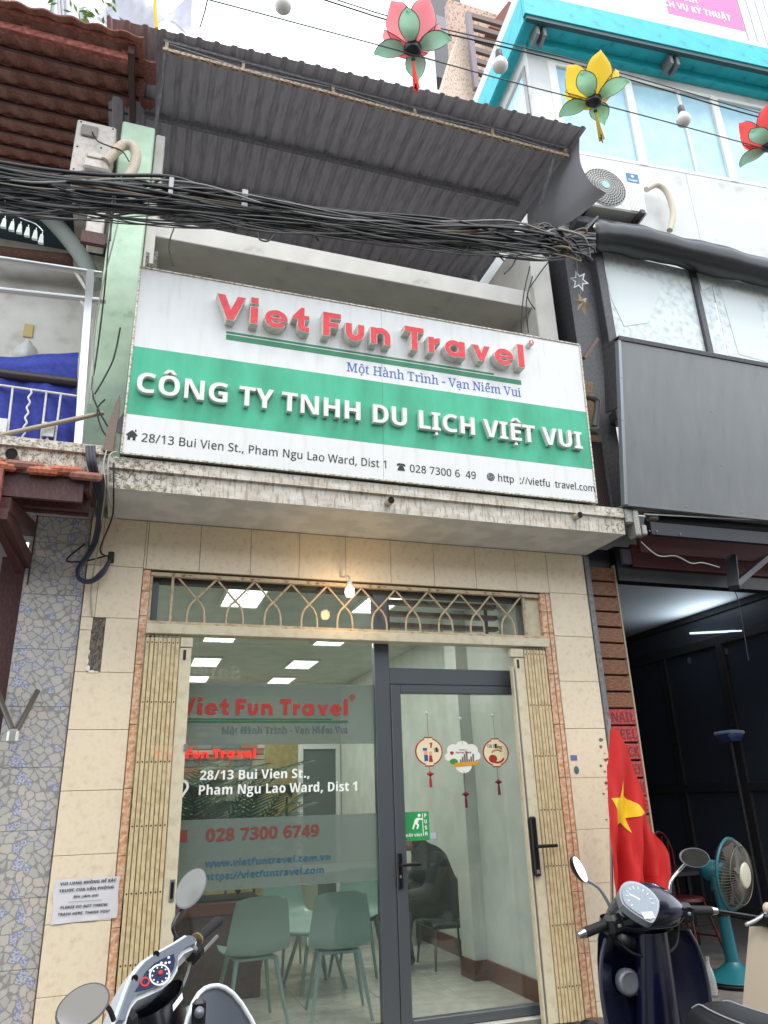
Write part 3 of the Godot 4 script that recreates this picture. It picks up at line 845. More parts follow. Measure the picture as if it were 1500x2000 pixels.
			for b in [[-0.075, 0.045, 0.055], [0.0, 0.07, 0.055], [0.075, 0.045, 0.055], [-0.115, 0.0, 0.035], [0.11, 0.005, 0.038], [0.0, -0.06, 0.07]]:
				cl = Geometry2D.merge_polygons(cl, oval(c + Vector2(b[0], b[1]), Vector2(b[2], b[2] * 0.85), 22))[0]
			part(o, "card", MB.new().prism(cl, z0 - 0.002, z0 + 0.001), cardw)
			var zz := z0 + 0.0016
			write(o, "print", "Welcome to", font("Droid Serif"), mat("print_brown", Color(0.42, 0.36, 0.3), 0.6), Vector3(c.x - 0.03, c.y + 0.045, zz), B, 0.065, 0.011, 0.0008)
			write(o, "print", "Viet Fun Travel", font("Droid Sans", true), cr, Vector3(c.x - 0.062, c.y + 0.024, zz), B, 0.13, 0.014, 0.0008)
			part(o, "print", MB.new().prism(PackedVector2Array([c + Vector2(-0.085, -0.075), c + Vector2(0.105, -0.062), c + Vector2(0.145, -0.03), c + Vector2(-0.07, -0.045)]), zz + 0.001, zz + 0.002), mat("print_boat", Color(0.78, 0.55, 0.10), 0.6))
			var sky := MB.new()
			for k in 7: sky.prism(rect(c.x - 0.03 + k * 0.018, c.y - 0.045, c.x - 0.03 + k * 0.018 + 0.014, c.y - 0.02 + 0.02 * ((k * 5) % 4)), zz, zz + 0.0008)
			part(o, "print", sky, mat("print_town", Color(0.45, 0.38, 0.36), 0.6))
			part(o, "print", MB.new().prism(oval(c + Vector2(-0.08, -0.035), Vector2(0.035, 0.022), 12), zz, zz + 0.0008), mat("print_leaf", Color(0.25, 0.48, 0.2), 0.6))
			part(o, "print", MB.new().prism(oval(c + Vector2(-0.092, 0.028), Vector2(0.015, 0.013), 12), zz, zz + 0.0008), cr)
		# tassel
		var ty := c.y - [0.115, 0.225, 0.17][i] as float
		var tr := mat("tassel_red", Color(0.62, 0.09, 0.07), 0.8) if i == 0 else mat("tassel_dark", Color(0.36, 0.03, 0.06), 0.8)
		part(o, "tassel_cord", MB.new().tube(PackedVector3Array([Vector3(c.x, c.y - 0.1, z0), Vector3(c.x, ty - 0.03, z0)]), 0.0018, 6), tr)
		var ts := MB.new().ball(Vector3(c.x, ty - 0.045, z0 + 0.004), Vector3(0.015, 0.02, 0.008), 10, 6).ball(Vector3(c.x - 0.018, ty - 0.045, z0 + 0.004), Vector3(0.011, 0.008, 0.006), 8, 5).ball(Vector3(c.x + 0.018, ty - 0.045, z0 + 0.004), Vector3(0.011, 0.008, 0.006), 8, 5)
		ts.lathe([Vector2(0.011, ty - 0.14), Vector2(0.009, ty - 0.08), Vector2(0.004, ty - 0.06)], 10, Transform3D(Basis(), Vector3(c.x, 0, z0 + 0.004)))
		part(o, "tassel", ts, tr)
	# lamp under the ledge
	var bp := Vector3(1.477, 2.945, 0.255)
	var bl := thing("hanging_bulb", "lit warm bulb hanging under the concrete ledge", "bulb", bp)
	part(bl, "wall_arm", MB.new().tube(smooth_line([bp + Vector3(0, 0.13, 0), bp + Vector3(0, 0.165, -0.02), Vector3(bp.x, bp.y + 0.205, 0.08), Vector3(bp.x, bp.y + 0.23, 0.0)]), 0.008, 8), pale)
	part(bl, "socket", MB.new().lathe([Vector2(0.018, 0.075), Vector2(0.02, 0.08), Vector2(0.02, 0.12), Vector2(0.008, 0.135), Vector2(0.0005, 0.136)], 14, Transform3D(Basis(), bp)), mat("socket_white", Color(0.85, 0.83, 0.78), 0.5))
	part(bl, "bulb_glass", MB.new().lathe([Vector2(0.0005, 0.0), Vector2(0.024, 0.004), Vector2(0.033, 0.018), Vector2(0.035, 0.04), Vector2(0.032, 0.065), Vector2(0.018, 0.076)], 18, Transform3D(Basis(), bp)), mat("bulb_glow", Color(1, 0.93, 0.78), 0.4, 0.0, {"emission_enabled": true, "emission": Color(1.0, 0.88, 0.66), "emission_energy_multiplier": 6.0}))
	var ol := OmniLight3D.new()
	ol.name = "lamp"
	ol.light_color = Color(1.0, 0.84, 0.60)
	ol.light_energy = 0.04
	ol.light_size = 0.035
	ol.omni_range = 8.0
	ol.shadow_enabled = true
	bl.add_child(ol)
	ol.position = Vector3(0, 0.04, 0)
	# wooden slats behind the fanlight
	var wd := patchy("slat_wood", [[0.3, Color(0.42, 0.27, 0.16)], [0.7, Color(0.55, 0.37, 0.22)]], 0.6, 0.5, 0.02, 0.0, 0.0, Vector3(1, 5, 5))
	var lo := thing("slatted_panel", "brown wooden slats across the fanlight above the door", "panel", Vector3(2.55, 2.8, -0.5))
	for i in 4:
		part(lo, "slat", MB.new().span(Vector3(1.95, 2.80 + i * 0.10, -0.52), Vector3(3.04, 2.835 + i * 0.10, -0.44), 0.003), wd)
	part(lo, "hanger", MB.new().span(Vector3(2.02, 2.79, -0.53), Vector3(2.05, 3.26, -0.521)).span(Vector3(2.95, 2.79, -0.53), Vector3(2.98, 3.26, -0.521)), wd)
	# paper notice on the left pier and small stickers on the right one
	var pap := mat("paper", Color(0.80, 0.79, 0.80), 0.8)
	var note := thing("paper_notice", "creased white paper notice taped on the cream tiles", "notice", Vector3(-0.15, 0.9, 0.004))
	var rws := []
	for j in 7:
		var r := []
		for i in 9:
			r.append(Vector3(lerpf(-0.335, 0.036, i / 8.0) + 0.004 * sin(j * 1.1), lerpf(0.905, 1.147, j / 6.0) + 0.012 * (i / 8.0) * (1 if j == 0 else 0), 0.0045 + 0.0018 * sin(i * 1.7 + j * 2.3) * (1.6 if j == 0 else 0.8)))
		rws.append(r)
	part(note, "sheet", MB.new().grid(rws), pap)
	var inkp := mat("paper_ink", Color(0.16, 0.15, 0.17), 0.8)
	var tb := Basis(Vector3.BACK, 0.012)
	var sk := Basis(Vector3.RIGHT, Vector3(0.2, 0.98, 0), Vector3.BACK)
	var zt := 0.0085
	write(note, "print_line", "VUI LONG KHÔNG ĐỂ RÁC", font("Droid Sans", true), inkp, Vector3(-0.306, 1.115, zt), tb, 0.322, 0.016, 0.0008)
	write(note, "print_line", "TRƯỚC CỬA VĂN PHÒNG", font("Droid Sans", true), inkp, Vector3(-0.308, 1.077, zt), tb, 0.312, 0.016, 0.0008)
	write(note, "print_line", "Xin cám ơn!", font("Droid Sans", true), inkp, Vector3(-0.226, 1.042, zt), sk, 0.142, 0.015, 0.0008)
	part(note, "print_line", MB.new().span(Vector3(-0.25, 1.021, zt), Vector3(-0.06, 1.0225, zt + 0.0008)), inkp)
	write(note, "print_line", "PLEASE DO NOT THROW", font("Droid Sans", true), inkp, Vector3(-0.292, 0.987, zt), sk, 0.268, 0.015, 0.0008)
	write(note, "print_line", "TRASH HERE, THANK YOU!", font("Droid Sans", true), inkp, Vector3(-0.302, 0.951, zt), sk, 0.292, 0.015, 0.0008)
	var st1 := mat("sticker_blue", Color(0.36, 0.40, 0.60), 0.6)
	var q1 := az(1121, 1480, 0.003)
	one("sticker", MB.new().span(q1 + Vector3(-0.03, -0.018, 0), q1 + Vector3(0.028, 0.02, 0.0012)), st1, "small blue and white sticker on the right cream pier", "sticker")
	var q2 := az(1126, 1504, 0.003)
	one("sticker", MB.new().prism(oval(Vector2(q2.x, q2.y), Vector2(0.022, 0.03), 12), 0.003, 0.0042), mat("sticker_teal", Color(0.25, 0.38, 0.40), 0.6), "oval teal sticker below the blue one on the cream pier", "sticker")
	# peeled poster scraps down the right edge of the pier
	var scr := [mat("scrap_brown", Color(0.42, 0.30, 0.22), 0.9), mat("scrap_rose", Color(0.72, 0.52, 0.42), 0.9), mat("scrap_grey", Color(0.45, 0.42, 0.4), 0.9)]
	var sc := thing("poster_scraps", "torn remnants of bills stuck along the pier edge by the flag", "poster scraps", Vector3(3.66, 0.9, 0.003))
	for k in 34:
		var yy := lerpf(2.02, 0.75, pow(k / 33.0, 0.8))
		var xx := 3.685 - rng.randf() * (0.05 if k % 5 else 0.09)
		var w := rng.randf_range(0.01, 0.03)
		var poly := PackedVector2Array()
		for a in 7: poly.append(Vector2(xx, yy) + Vector2(cos(TAU * a / 7) * w, sin(TAU * a / 7) * w * 0.7) * rng.randf_range(0.4, 1.0))
		var zk := 0.0025 + 0.0004 * (k % 4)
		if xx + w < 3.697: part(sc, "scrap", MB.new().prism(poly, zk, zk + 0.0003), scr[rng.randi() % 3])

# ---------------------------------------------------------------- the logo, letter by letter
# glyph outlines in units of the capital height; g shrinks the strokes
func glyph(ch: String, g: float) -> Array:
	match ch:
		"V": return [[PackedVector2Array([Vector2(g, 1 - g), Vector2(0.30 - g * 0.4, 1 - g), Vector2(0.51, 0.42 - g * 0.5), Vector2(0.72 + g * 0.4, 1 - g), Vector2(1.02 - g, 1 - g), Vector2(0.65 - g, g), Vector2(0.37 + g, g)])], []]
		"v": return [[PackedVector2Array([Vector2(g, 0.69 - g), Vector2(0.27 - g * 0.4, 0.69 - g), Vector2(0.39, 0.33 - g * 0.5), Vector2(0.51 + g * 0.4, 0.69 - g), Vector2(0.78 - g, 0.69 - g), Vector2(0.51 - g, g), Vector2(0.27 + g, g)])], []]
		"i": return [[rect(g, g, 0.30 - g, 0.70 - g), rect(g, 0.82 + g, 0.30 - g, 1.08 - g)], []]
		"l": return [[rect(g, g, 0.30 - g, 1.04 - g)], []]
		"e": return [[band(Vector2(0.425, 0.345), Vector2(0.425 - g, 0.375 - g), Vector2(0.185 + g, 0.155 + g), 0, 322), rect(0.22, 0.275 + g, 0.85 - g, 0.415 - g)], [0.425]]
		"a": return [[band(Vector2(0.40, 0.345), Vector2(0.40 - g, 0.375 - g), Vector2(0.17 + g, 0.155 + g), 0, 180), band(Vector2(0.40, 0.345), Vector2(0.40 - g, 0.375 - g), Vector2(0.17 + g, 0.155 + g), 180, 360), rect(0.60 + g, g, 0.87 - g, 0.70 - g)], [0.40]]
		"t": return [[PackedVector2Array([Vector2(g, 0.50 + g), Vector2(g, 0.60), Vector2(0.32, 1 - g), Vector2(0.46 - g, 1 - g), Vector2(0.46 - g, 0.69 - g), Vector2(0.64 - g, 0.69 - g), Vector2(0.64 - g, 0.50 + g), Vector2(0.46 - g, 0.50 + g), Vector2(0.46 - g, 0.28), Vector2(0.50, 0.22 - g), Vector2(0.64 - g, 0.22 - g), Vector2(0.64 - g, g), Vector2(0.40, g), Vector2(0.26, 0.06 + g), Vector2(0.19 + g, 0.20), Vector2(0.19 + g, 0.50 + g)])], []]
		"F": return [[rect(g, g, 0.29 - g, 1 - g), rect(0.1, 0.76 + g, 0.70 - g, 1 - g), rect(0.1, 0.38 + g, 0.62 - g, 0.60 - g)], []]
		"T": return [[rect(g, 0.75 + g, 0.80 - g, 1 - g), rect(0.26 + g, g, 0.54 - g, 0.9)], []]
		"u": return [[rect(g, 0.33, 0.27 - g, 0.70 - g), rect(0.47 + g, 0.33, 0.74 - g, 0.70 - g), band(Vector2(0.37, 0.335), Vector2(0.37 - g, 0.36 - g), Vector2(0.10 + g, 0.115 + g), 178, 362)], []]
		"n": return [[rect(g, g, 0.27 - g, 0.70 - g), rect(0.53 + g, g, 0.80 - g, 0.36), band(Vector2(0.40, 0.345), Vector2(0.40 - g, 0.375 - g), Vector2(0.13 + g, 0.12 + g), -2, 182)], []]
		"r": return [[rect(g, g, 0.27 - g, 0.70 - g), PackedVector2Array([Vector2(0.12, 0.36), Vector2(0.27, 0.36), Vector2(0.36, 0.44 + g), Vector2(0.51 - g, 0.45 + g), Vector2(0.51 - g, 0.70 - g), Vector2(0.36, 0.68 - g), Vector2(0.22, 0.58)])], []]
	return [[], []]
func glyph_polys(ch: String, g: float) -> Array:
	var sh: Array = glyph(ch, g)
	var cuts: Array = [-1.0] + sh[1] + [3.0]
	var out := []
	for c in cuts.size() - 1:
		var slab := rect(cuts[c], -1, cuts[c + 1], 3)
		var cur: Array = []
		for p in sh[0]:
			for q in Geometry2D.intersect_polygons(p, slab):
				var joined: PackedVector2Array = q
				var rest := []
				for r in cur:
					var m := Geometry2D.merge_polygons(joined, r)
					if m.size() == 1: joined = m[0]
					else: rest.append(r)
				cur = rest + [joined]
		out += cur
	return out
# the wordmark: where each letter stands along the line, in metres of the big sign
const MARKS := [["V", 0.0], ["i", 0.247], ["e", 0.353], ["t", 0.562], ["F", 0.796], ["u", 0.975], ["n", 1.176], ["T", 1.458], ["r", 1.657], ["a", 1.799], ["v", 2.041], ["e", 2.239], ["l", 2.455]]
func logo(parent: Node3D, o: Vector3, b: Basis, sc: Vector2, depth: float, rim: float, face: Material, side: Material) -> void:
	for k in MARKS:
		var mbs := MB.new()
		var mbf := MB.new()
		var xf := Transform3D(b * Basis.from_scale(Vector3(0.21 * sc.x, 0.21 * sc.y, 1)), o + b * Vector3(k[1] * sc.x, 0, 0))
		for p in glyph_polys(k[0], 0.0): mbs.prism(p, 0, depth, xf)
		if side == null:
			part(parent, "letter", mbs, face)
		else:
			var l := part(parent, "letter", mbs, side)
			for p in glyph_polys(k[0], rim): mbf.prism(p, depth - 0.002, depth + 0.003, xf)
			part(l, "letter_face", mbf, face)

# ---------------------------------------------------------------- the big sign
func build_sign() -> void:
	var s := thing("shop_sign", "big white and green shop sign with raised red and white letters", "sign", Vector3(-0.205, 3.742, 0.62), "", true)
	s.rotation.x = atan(0.075 / 1.478)
	var W := 3.69
	var H := 1.48
	var white := patchy("sign_white", [[0.0, Color(0.795, 0.79, 0.775)], [0.3, Color(0.835, 0.835, 0.825)], [0.9, Color(0.85, 0.85, 0.845)]], 1.3, 0.38, 0.01, 0.0, 0.0, Vector3(3.0, 0.4, 1))
	var green := patchy("sign_green_film", [[0.1, Color(0.14, 0.58, 0.43)], [0.5, Color(0.18, 0.64, 0.49)], [0.9, Color(0.23, 0.68, 0.53)]], 1.6, 0.35, 0.008, 0.0, 0.0, Vector3(1.5, 0.6, 1))
	var edge := patchy("sign_edge", [[0.25, Color(0.48, 0.43, 0.30)], [0.5, Color(0.66, 0.64, 0.60)], [0.8, Color(0.72, 0.71, 0.69)]], 0.3, 0.3, 0.02, 0.0, 0.75)
	part(s, "cabinet", MB.new().span(Vector3(0.0, 0.0, -0.16), Vector3(W, H, -0.006), 0.004), edge)
	part(s, "panel", MB.new().span(Vector3(0.012, 0.012, -0.0055), Vector3(1.8485, H - 0.012, 0.0)), white)
	part(s, "panel", MB.new().span(Vector3(1.851, 0.012, -0.0055), Vector3(W - 0.012, H - 0.012, 0.0)), white)
	for q in [[0.0, 0.0, W, 0.014], [0.0, H - 0.014, W, H], [0.0, 0.0145, 0.014, H - 0.0145], [W - 0.014, 0.0145, W, H - 0.0145]]:
		part(s, "frame_strip", MB.new().span(Vector3(q[0], q[1], -0.0058), Vector3(q[2], q[3], 0.008), 0.002), edge)
	part(s, "green_band", MB.new().span(Vector3(0.0145, 0.30, 0.0005), Vector3(1.8486, 0.821, 0.0015)), green)
	part(s, "green_band", MB.new().span(Vector3(1.8509, 0.30, 0.0005), Vector3(W - 0.0145, 0.821, 0.0015)), green)
	var red := patchy("letter_red", [[0.3, Color(0.78, 0.13, 0.17)], [0.7, Color(0.84, 0.18, 0.21)]], 0.5, 0.35, 0.02)
	var steel := patchy("letter_side", [[0.1, Color(0.70, 0.67, 0.61)], [0.4, Color(0.80, 0.79, 0.76)], [0.9, Color(0.85, 0.845, 0.83)]], 0.25, 0.4, 0.012)
	logo(s, Vector3(0.553, 1.098, 0.0), Basis(), Vector2.ONE, 0.088, 0.022, red, steel)
	part(s, "registered_mark", MB.new().tube(PackedVector3Array([Vector3(3.168, 1.372, 0.0), Vector3(3.168, 1.372, 0.06)]), 0.026, 20), steel)
	part(s, "registered_mark_face", MB.new().tube(PackedVector3Array([Vector3(3.168, 1.372, 0.0605), Vector3(3.168, 1.372, 0.063)]), 0.0225, 20), red)
	write(s, "registered_mark_letter", "R", font("Droid Sans", true), mat("print_white", Color(0.90, 0.90, 0.88), 0.6), Vector3(3.159, 1.359, 0.0632), Basis(), 0.018, 0.026, 0.001)
	var gl := mat("line_green", Color(0.10, 0.47, 0.32), 0.4)
	part(s, "underline", MB.new().span(Vector3(0.644, 1.038, 0.0005), Vector3(2.823, 1.055, 0.002)), gl)
	part(s, "underline", MB.new().span(Vector3(0.645, 0.986, 0.0005), Vector3(3.073, 1.028, 0.002)), gl)
	var blue := mat("slogan_blue", Color(0.20, 0.36, 0.66), 0.45)
	write(s, "slogan", "Một Hành Trình - Vạn Niềm Vui", font("Droid Serif"), blue, Vector3(1.565, 0.873, 0.0006), Basis(), 1.497, 0.077, 0.002)
	var wl := mat("letter_white", Color(0.84, 0.835, 0.82), 0.35)
	write_letters(s, "CÔNG TY TNHH DU LỊCH VIỆT VUI", font("Droid Sans", true), wl, Vector3(0.063, 0.452, 0.0018), Basis(), 3.515, 0.150, 0.042)
	var ink := mat("sign_ink", Color(0.10, 0.095, 0.09), 0.5)
	write(s, "address_line", "28/13 Bui Vien St., Pham Ngu Lao Ward, Dist 1", font("Droid Sans"), ink, Vector3(0.127, 0.106, 0.0006), Basis(), 1.745, 0.062, 0.002)
	write(s, "phone_number", "028 7300 6  49", font("Droid Sans"), ink, Vector3(2.061, 0.099, 0.0006), Basis(), 0.545, 0.060, 0.002)
	write(s, "web_address", "http  ://vietfu  travel.com", font("Droid Sans"), ink, Vector3(2.80, 0.101, 0.0006), Basis(), 0.875, 0.060, 0.002)
	var ic := MB.new()
	ic.prism(PackedVector2Array([Vector2(0.024, 0.146), Vector2(0.062, 0.182), Vector2(0.1, 0.146), Vector2(0.092, 0.138), Vector2(0.088, 0.142), Vector2(0.088, 0.108), Vector2(0.070, 0.108), Vector2(0.070, 0.128), Vector2(0.054, 0.128), Vector2(0.054, 0.108), Vector2(0.036, 0.108), Vector2(0.036, 0.142), Vector2(0.032, 0.138)]), 0.0006, 0.0024)
	ic.prism(rect(0.080, 0.172, 0.089, 0.186), 0.0006, 0.0024)
	part(s, "house_icon", ic, ink)
	var ph := MB.new()
	ph.prism(PackedVector2Array([Vector2(1.957, 0.138), Vector2(1.957, 0.150), Vector2(1.970, 0.158), Vector2(2.011, 0.158), Vector2(2.024, 0.150), Vector2(2.024, 0.138), Vector2(2.006, 0.138), Vector2(2.004, 0.146), Vector2(1.977, 0.146), Vector2(1.975, 0.138)]), 0.0006, 0.0024)
	ph.prism(PackedVector2Array([Vector2(1.961, 0.100), Vector2(2.020, 0.100), Vector2(2.016, 0.116), Vector2(2.002, 0.142), Vector2(1.979, 0.142), Vector2(1.965, 0.116)]), 0.0006, 0.0024)
	part(s, "phone_icon", ph, ink)
	var gb := MB.new()
	var gc := Vector2(2.735, 0.130)
	for h in 2: gb.prism(band(gc, Vector2(0.033, 0.033), Vector2(0.028, 0.028), h * 180, h * 180 + 180), 0.0006, 0.0024)
	for h in 2: gb.prism(band(gc, Vector2(0.016, 0.030), Vector2(0.012, 0.028), h * 180, h * 180 + 180), 0.0008, 0.0026)
	gb.prism(rect(gc.x - 0.002, gc.y - 0.03, gc.x + 0.002, gc.y + 0.03), 0.001, 0.0028)
	for dy in [-0.014, 0.0, 0.014]: gb.prism(rect(gc.x - 0.028, gc.y + dy - 0.0018, gc.x + 0.028, gc.y + dy + 0.0018), 0.0012, 0.003)
	part(s, "globe_icon", gb, ink)
	# struts that hold the sign at its top
	part(s, "bracket", MB.new().span(Vector3(0.03, H, -0.15), Vector3(0.055, H + 0.22, -0.12)).span(Vector3(0.09, H, -0.15), Vector3(0.115, H + 0.24, -0.12)).span(Vector3(0.03, H + 0.10, -0.145), Vector3(0.115, H + 0.13, -0.125)), edge)

# ---------------------------------------------------------------- corrugated awning over the shop
func corrugated(xa: float, xb: float, za0: float, za1: float, zb: float, y: float, lift: float, phase := 0.0) -> MB:
	# trapezoid sheet, ridges along z; front edge runs from z = za0 to za1
	var mb := MB.new()
	var pitch := 0.148
	var xs := []
	var x := xa
	var prof := [[0.0, 0.0], [0.30, 0.0], [0.42, 1.0], [0.62, 1.0], [0.74, 0.0]]
	var k0 := int(floor(xa / pitch)) - 1
	for k in range(k0, k0 + int((xb - xa) / pitch) + 4):
		for p in prof:
			var xx: float = (k + p[0]) * pitch + phase
			if xx >= xa and xx <= xb: xs.append([xx, p[1] * 0.022])
	for i in xs.size() - 1:
		for ly in [0.0, 0.0018]:
			var a: float = xs[i][0]; var b: float = xs[i + 1][0]
			var ya: float = y + xs[i][1] + ly; var yb: float = y + xs[i + 1][1] + ly
			var fa := lerpf(za0, za1, (a - xa) / (xb - xa)); var fb := lerpf(za0, za1, (b - xa) / (xb - xa))
			if ly == 0.0: mb.quad(Vector3(a, ya + lift, zb), Vector3(b, yb + lift, zb), Vector3(b, yb, fb), Vector3(a, ya, fa))
			else: mb.quad(Vector3(a, ya, fa), Vector3(b, yb, fb), Vector3(b, yb + lift, zb), Vector3(a, ya + lift, zb))
	return mb
func build_awning() -> void:
	var t := thing("metal_awning", "grey corrugated metal awning over the sign with a rusty truss", "awning", Vector3(1.6, 7.55, 0.0))
	var sheet := patchy("awning_sheet", [[0.0, Color(0.50, 0.48, 0.50)], [0.3, Color(0.61, 0.60, 0.635)], [0.7, Color(0.67, 0.66, 0.69)], [1.0, Color(0.62, 0.59, 0.59)]], 1.1, 0.55, 0.012, 0.0, 0.0, Vector3(3.0, 1.0, 0.5))
	var rust := patchy("awning_rust", [[0.2, Color(0.42, 0.30, 0.22)], [0.5, Color(0.62, 0.55, 0.47)], [0.8, Color(0.70, 0.65, 0.58)]], 0.35, 0.7, 0.02)
	var grey := patchy("awning_grey", [[0.3, Color(0.40, 0.40, 0.42)], [0.7, Color(0.50, 0.50, 0.51)]], 0.5, 0.6, 0.02)
	var y := 7.69
	var cuts := [-0.68, 0.36, 1.20, 2.04, 2.88, 3.72]
	for i in 5:
		var f0 := lerpf(0.66, 0.86, (cuts[i] + 0.68) / 4.4)
		var f1 := lerpf(0.66, 0.86, (cuts[i + 1] + 0.68) / 4.4)
		part(t, "roof_sheet", corrugated(cuts[i], cuts[i + 1] + 0.12, f0, f1 + 0.002, -1.7, y + 0.004 * (i % 2), 0.03), sheet)
	# truss along the front
	var zt := 0.6
	var xs := [325, 475, 650, 810, 962, 1105]
	var yb := [97, 133, 183, 226, 268, 305]
	var top := []
	var bot := []
	for i in 6:
		var p := az(xs[i], yb[i], zt)
		bot.append(Vector3(p.x, 7.566, zt)); top.append(Vector3(p.x, 7.665, zt))
	part(t, "truss_chord", MB.new().bar(bot[0] - Vector3(0.03, 0, 0), bot[5] + Vector3(0.03, 0, 0), 0.03, 0.03), rust)
	part(t, "truss_chord", MB.new().bar(top[0] - Vector3(0.03, 0, 0), top[5] + Vector3(0.03, 0, 0), 0.03, 0.03), grey)
	for i in 6:
		part(t, "truss_post", MB.new().bar(bot[i] + Vector3(0, 0.016, 0), top[i] - Vector3(0, 0.016, 0), 0.028, 0.028), rust)
		if i < 5:
			var a: Vector3 = bot[i + 1] + Vector3(-0.02, 0.02, 0) if i % 2 == 0 else top[i + 1] + Vector3(-0.02, -0.02, 0)
			var b: Vector3 = top[i] + Vector3(0.02, -0.02, 0) if i % 2 == 0 else bot[i] + Vector3(0.02, 0.02, 0)
			part(t, "truss_brace", MB.new().bar(a, b, 0.014, 0.014), grey)
	part(t, "purlin", MB.new().bar(Vector3(-0.35, 7.655, -0.20), Vector3(3.62, 7.655, -0.20), 0.04, 0.05), grey)
	part(t, "purlin", MB.new().bar(Vector3(-0.3, 7.665, -0.95), Vector3(3.6, 7.665, -0.95), 0.04, 0.05), grey)
	for i in 12:
		part(t, "purlin_clip", MB.new().box(Vector3(-0.2 + i * 0.33, 7.675, -0.172), Vector3(0.05, 0.03, 0.012)), grey)
	part(t, "strut", MB.new().tube(PackedVector3Array([az(326, 92, 0.58), az(301, 266, 0.03)]), 0.016, 8), grey)
	part(t, "strut", MB.new().bar(Vector3(3.60, 7.55, 0.55), Vector3(3.60, 6.95, -0.1), 0.03, 0.03), grey)
	# curled flashing at the right end
	var front := []
	var back := []
	for q in [[1132, 266], [1134, 318], [1156, 358], [1184, 377]]: front.append(az(q[0], q[1], 0.74))
	for q in [[1030, 410], [1030, 430], [1034, 446], [1042, 458]]: back.append(az(q[0], q[1], -0.25))
	var f := smooth_line(front, 5)
	var b := smooth_line(back, 5)
	var rows := []
	for j in 7:
		var r := []
		for i in f.size():
			var k := j / 6.0
			r.append(b[i].lerp(f[i], k) + Vector3(0.0, -0.10 * sin(PI * k) * i / (f.size() - 1), 0.0))
		rows.append(r)
	part(t, "flashing", MB.new().grid(rows), mat("flashing_metal", Color(0.60, 0.60, 0.62), 0.38, 0.15))

# ---------------------------------------------------------------- the house on the left
func stone_texture() -> ImageTexture:
	# printed ceramic: rounded pebbles, grey joints, a few with a blue flower
	var n := 384
	var im := Image.create(n, n, false, Image.FORMAT_RGB8)
	var d := FastNoiseLite.new()
	d.seed = 5; d.noise_type = FastNoiseLite.TYPE_CELLULAR; d.frequency = 0.019
	d.cellular_return_type = FastNoiseLite.RETURN_DISTANCE2_SUB
	d.fractal_type = FastNoiseLite.FRACTAL_NONE
	d.domain_warp_enabled = true; d.domain_warp_amplitude = 14.0; d.domain_warp_frequency = 0.02
	var c: FastNoiseLite = d.duplicate()
	c.cellular_return_type = FastNoiseLite.RETURN_CELL_VALUE
	var s := FastNoiseLite.new(); s.seed = 9; s.frequency = 0.05; s.fractal_octaves = 3
	for y in n:
		for x in n:
			var e := d.get_noise_2d(x, y) + 1.0
			var v := c.get_noise_2d(x, y) * 0.5 + 0.5
			var col := Color(0.70, 0.68, 0.65).lerp(Color(0.645, 0.63, 0.61), v)
			if v > 0.45 and v < 0.55: col = Color(0.72, 0.675, 0.64)
			var g := s.get_noise_2d(x, y)
			if v > 0.86 and g > -0.1: col = Color(0.45, 0.48, 0.66) if g > 0.06 else Color(0.79, 0.79, 0.81)
			elif v < 0.05 and g > 0.12: col = Color(0.54, 0.56, 0.67)
			e += 0.05 * g
			if e < 0.16: col = col.lerp(Color(0.53, 0.515, 0.50), clampf((0.15 - e) / 0.08, 0, 1))
			col = col.lightened(clampf(g * 0.12, 0, 0.1))
			im.set_pixel(x, y, col)
	return ImageTexture.create_from_image(im)
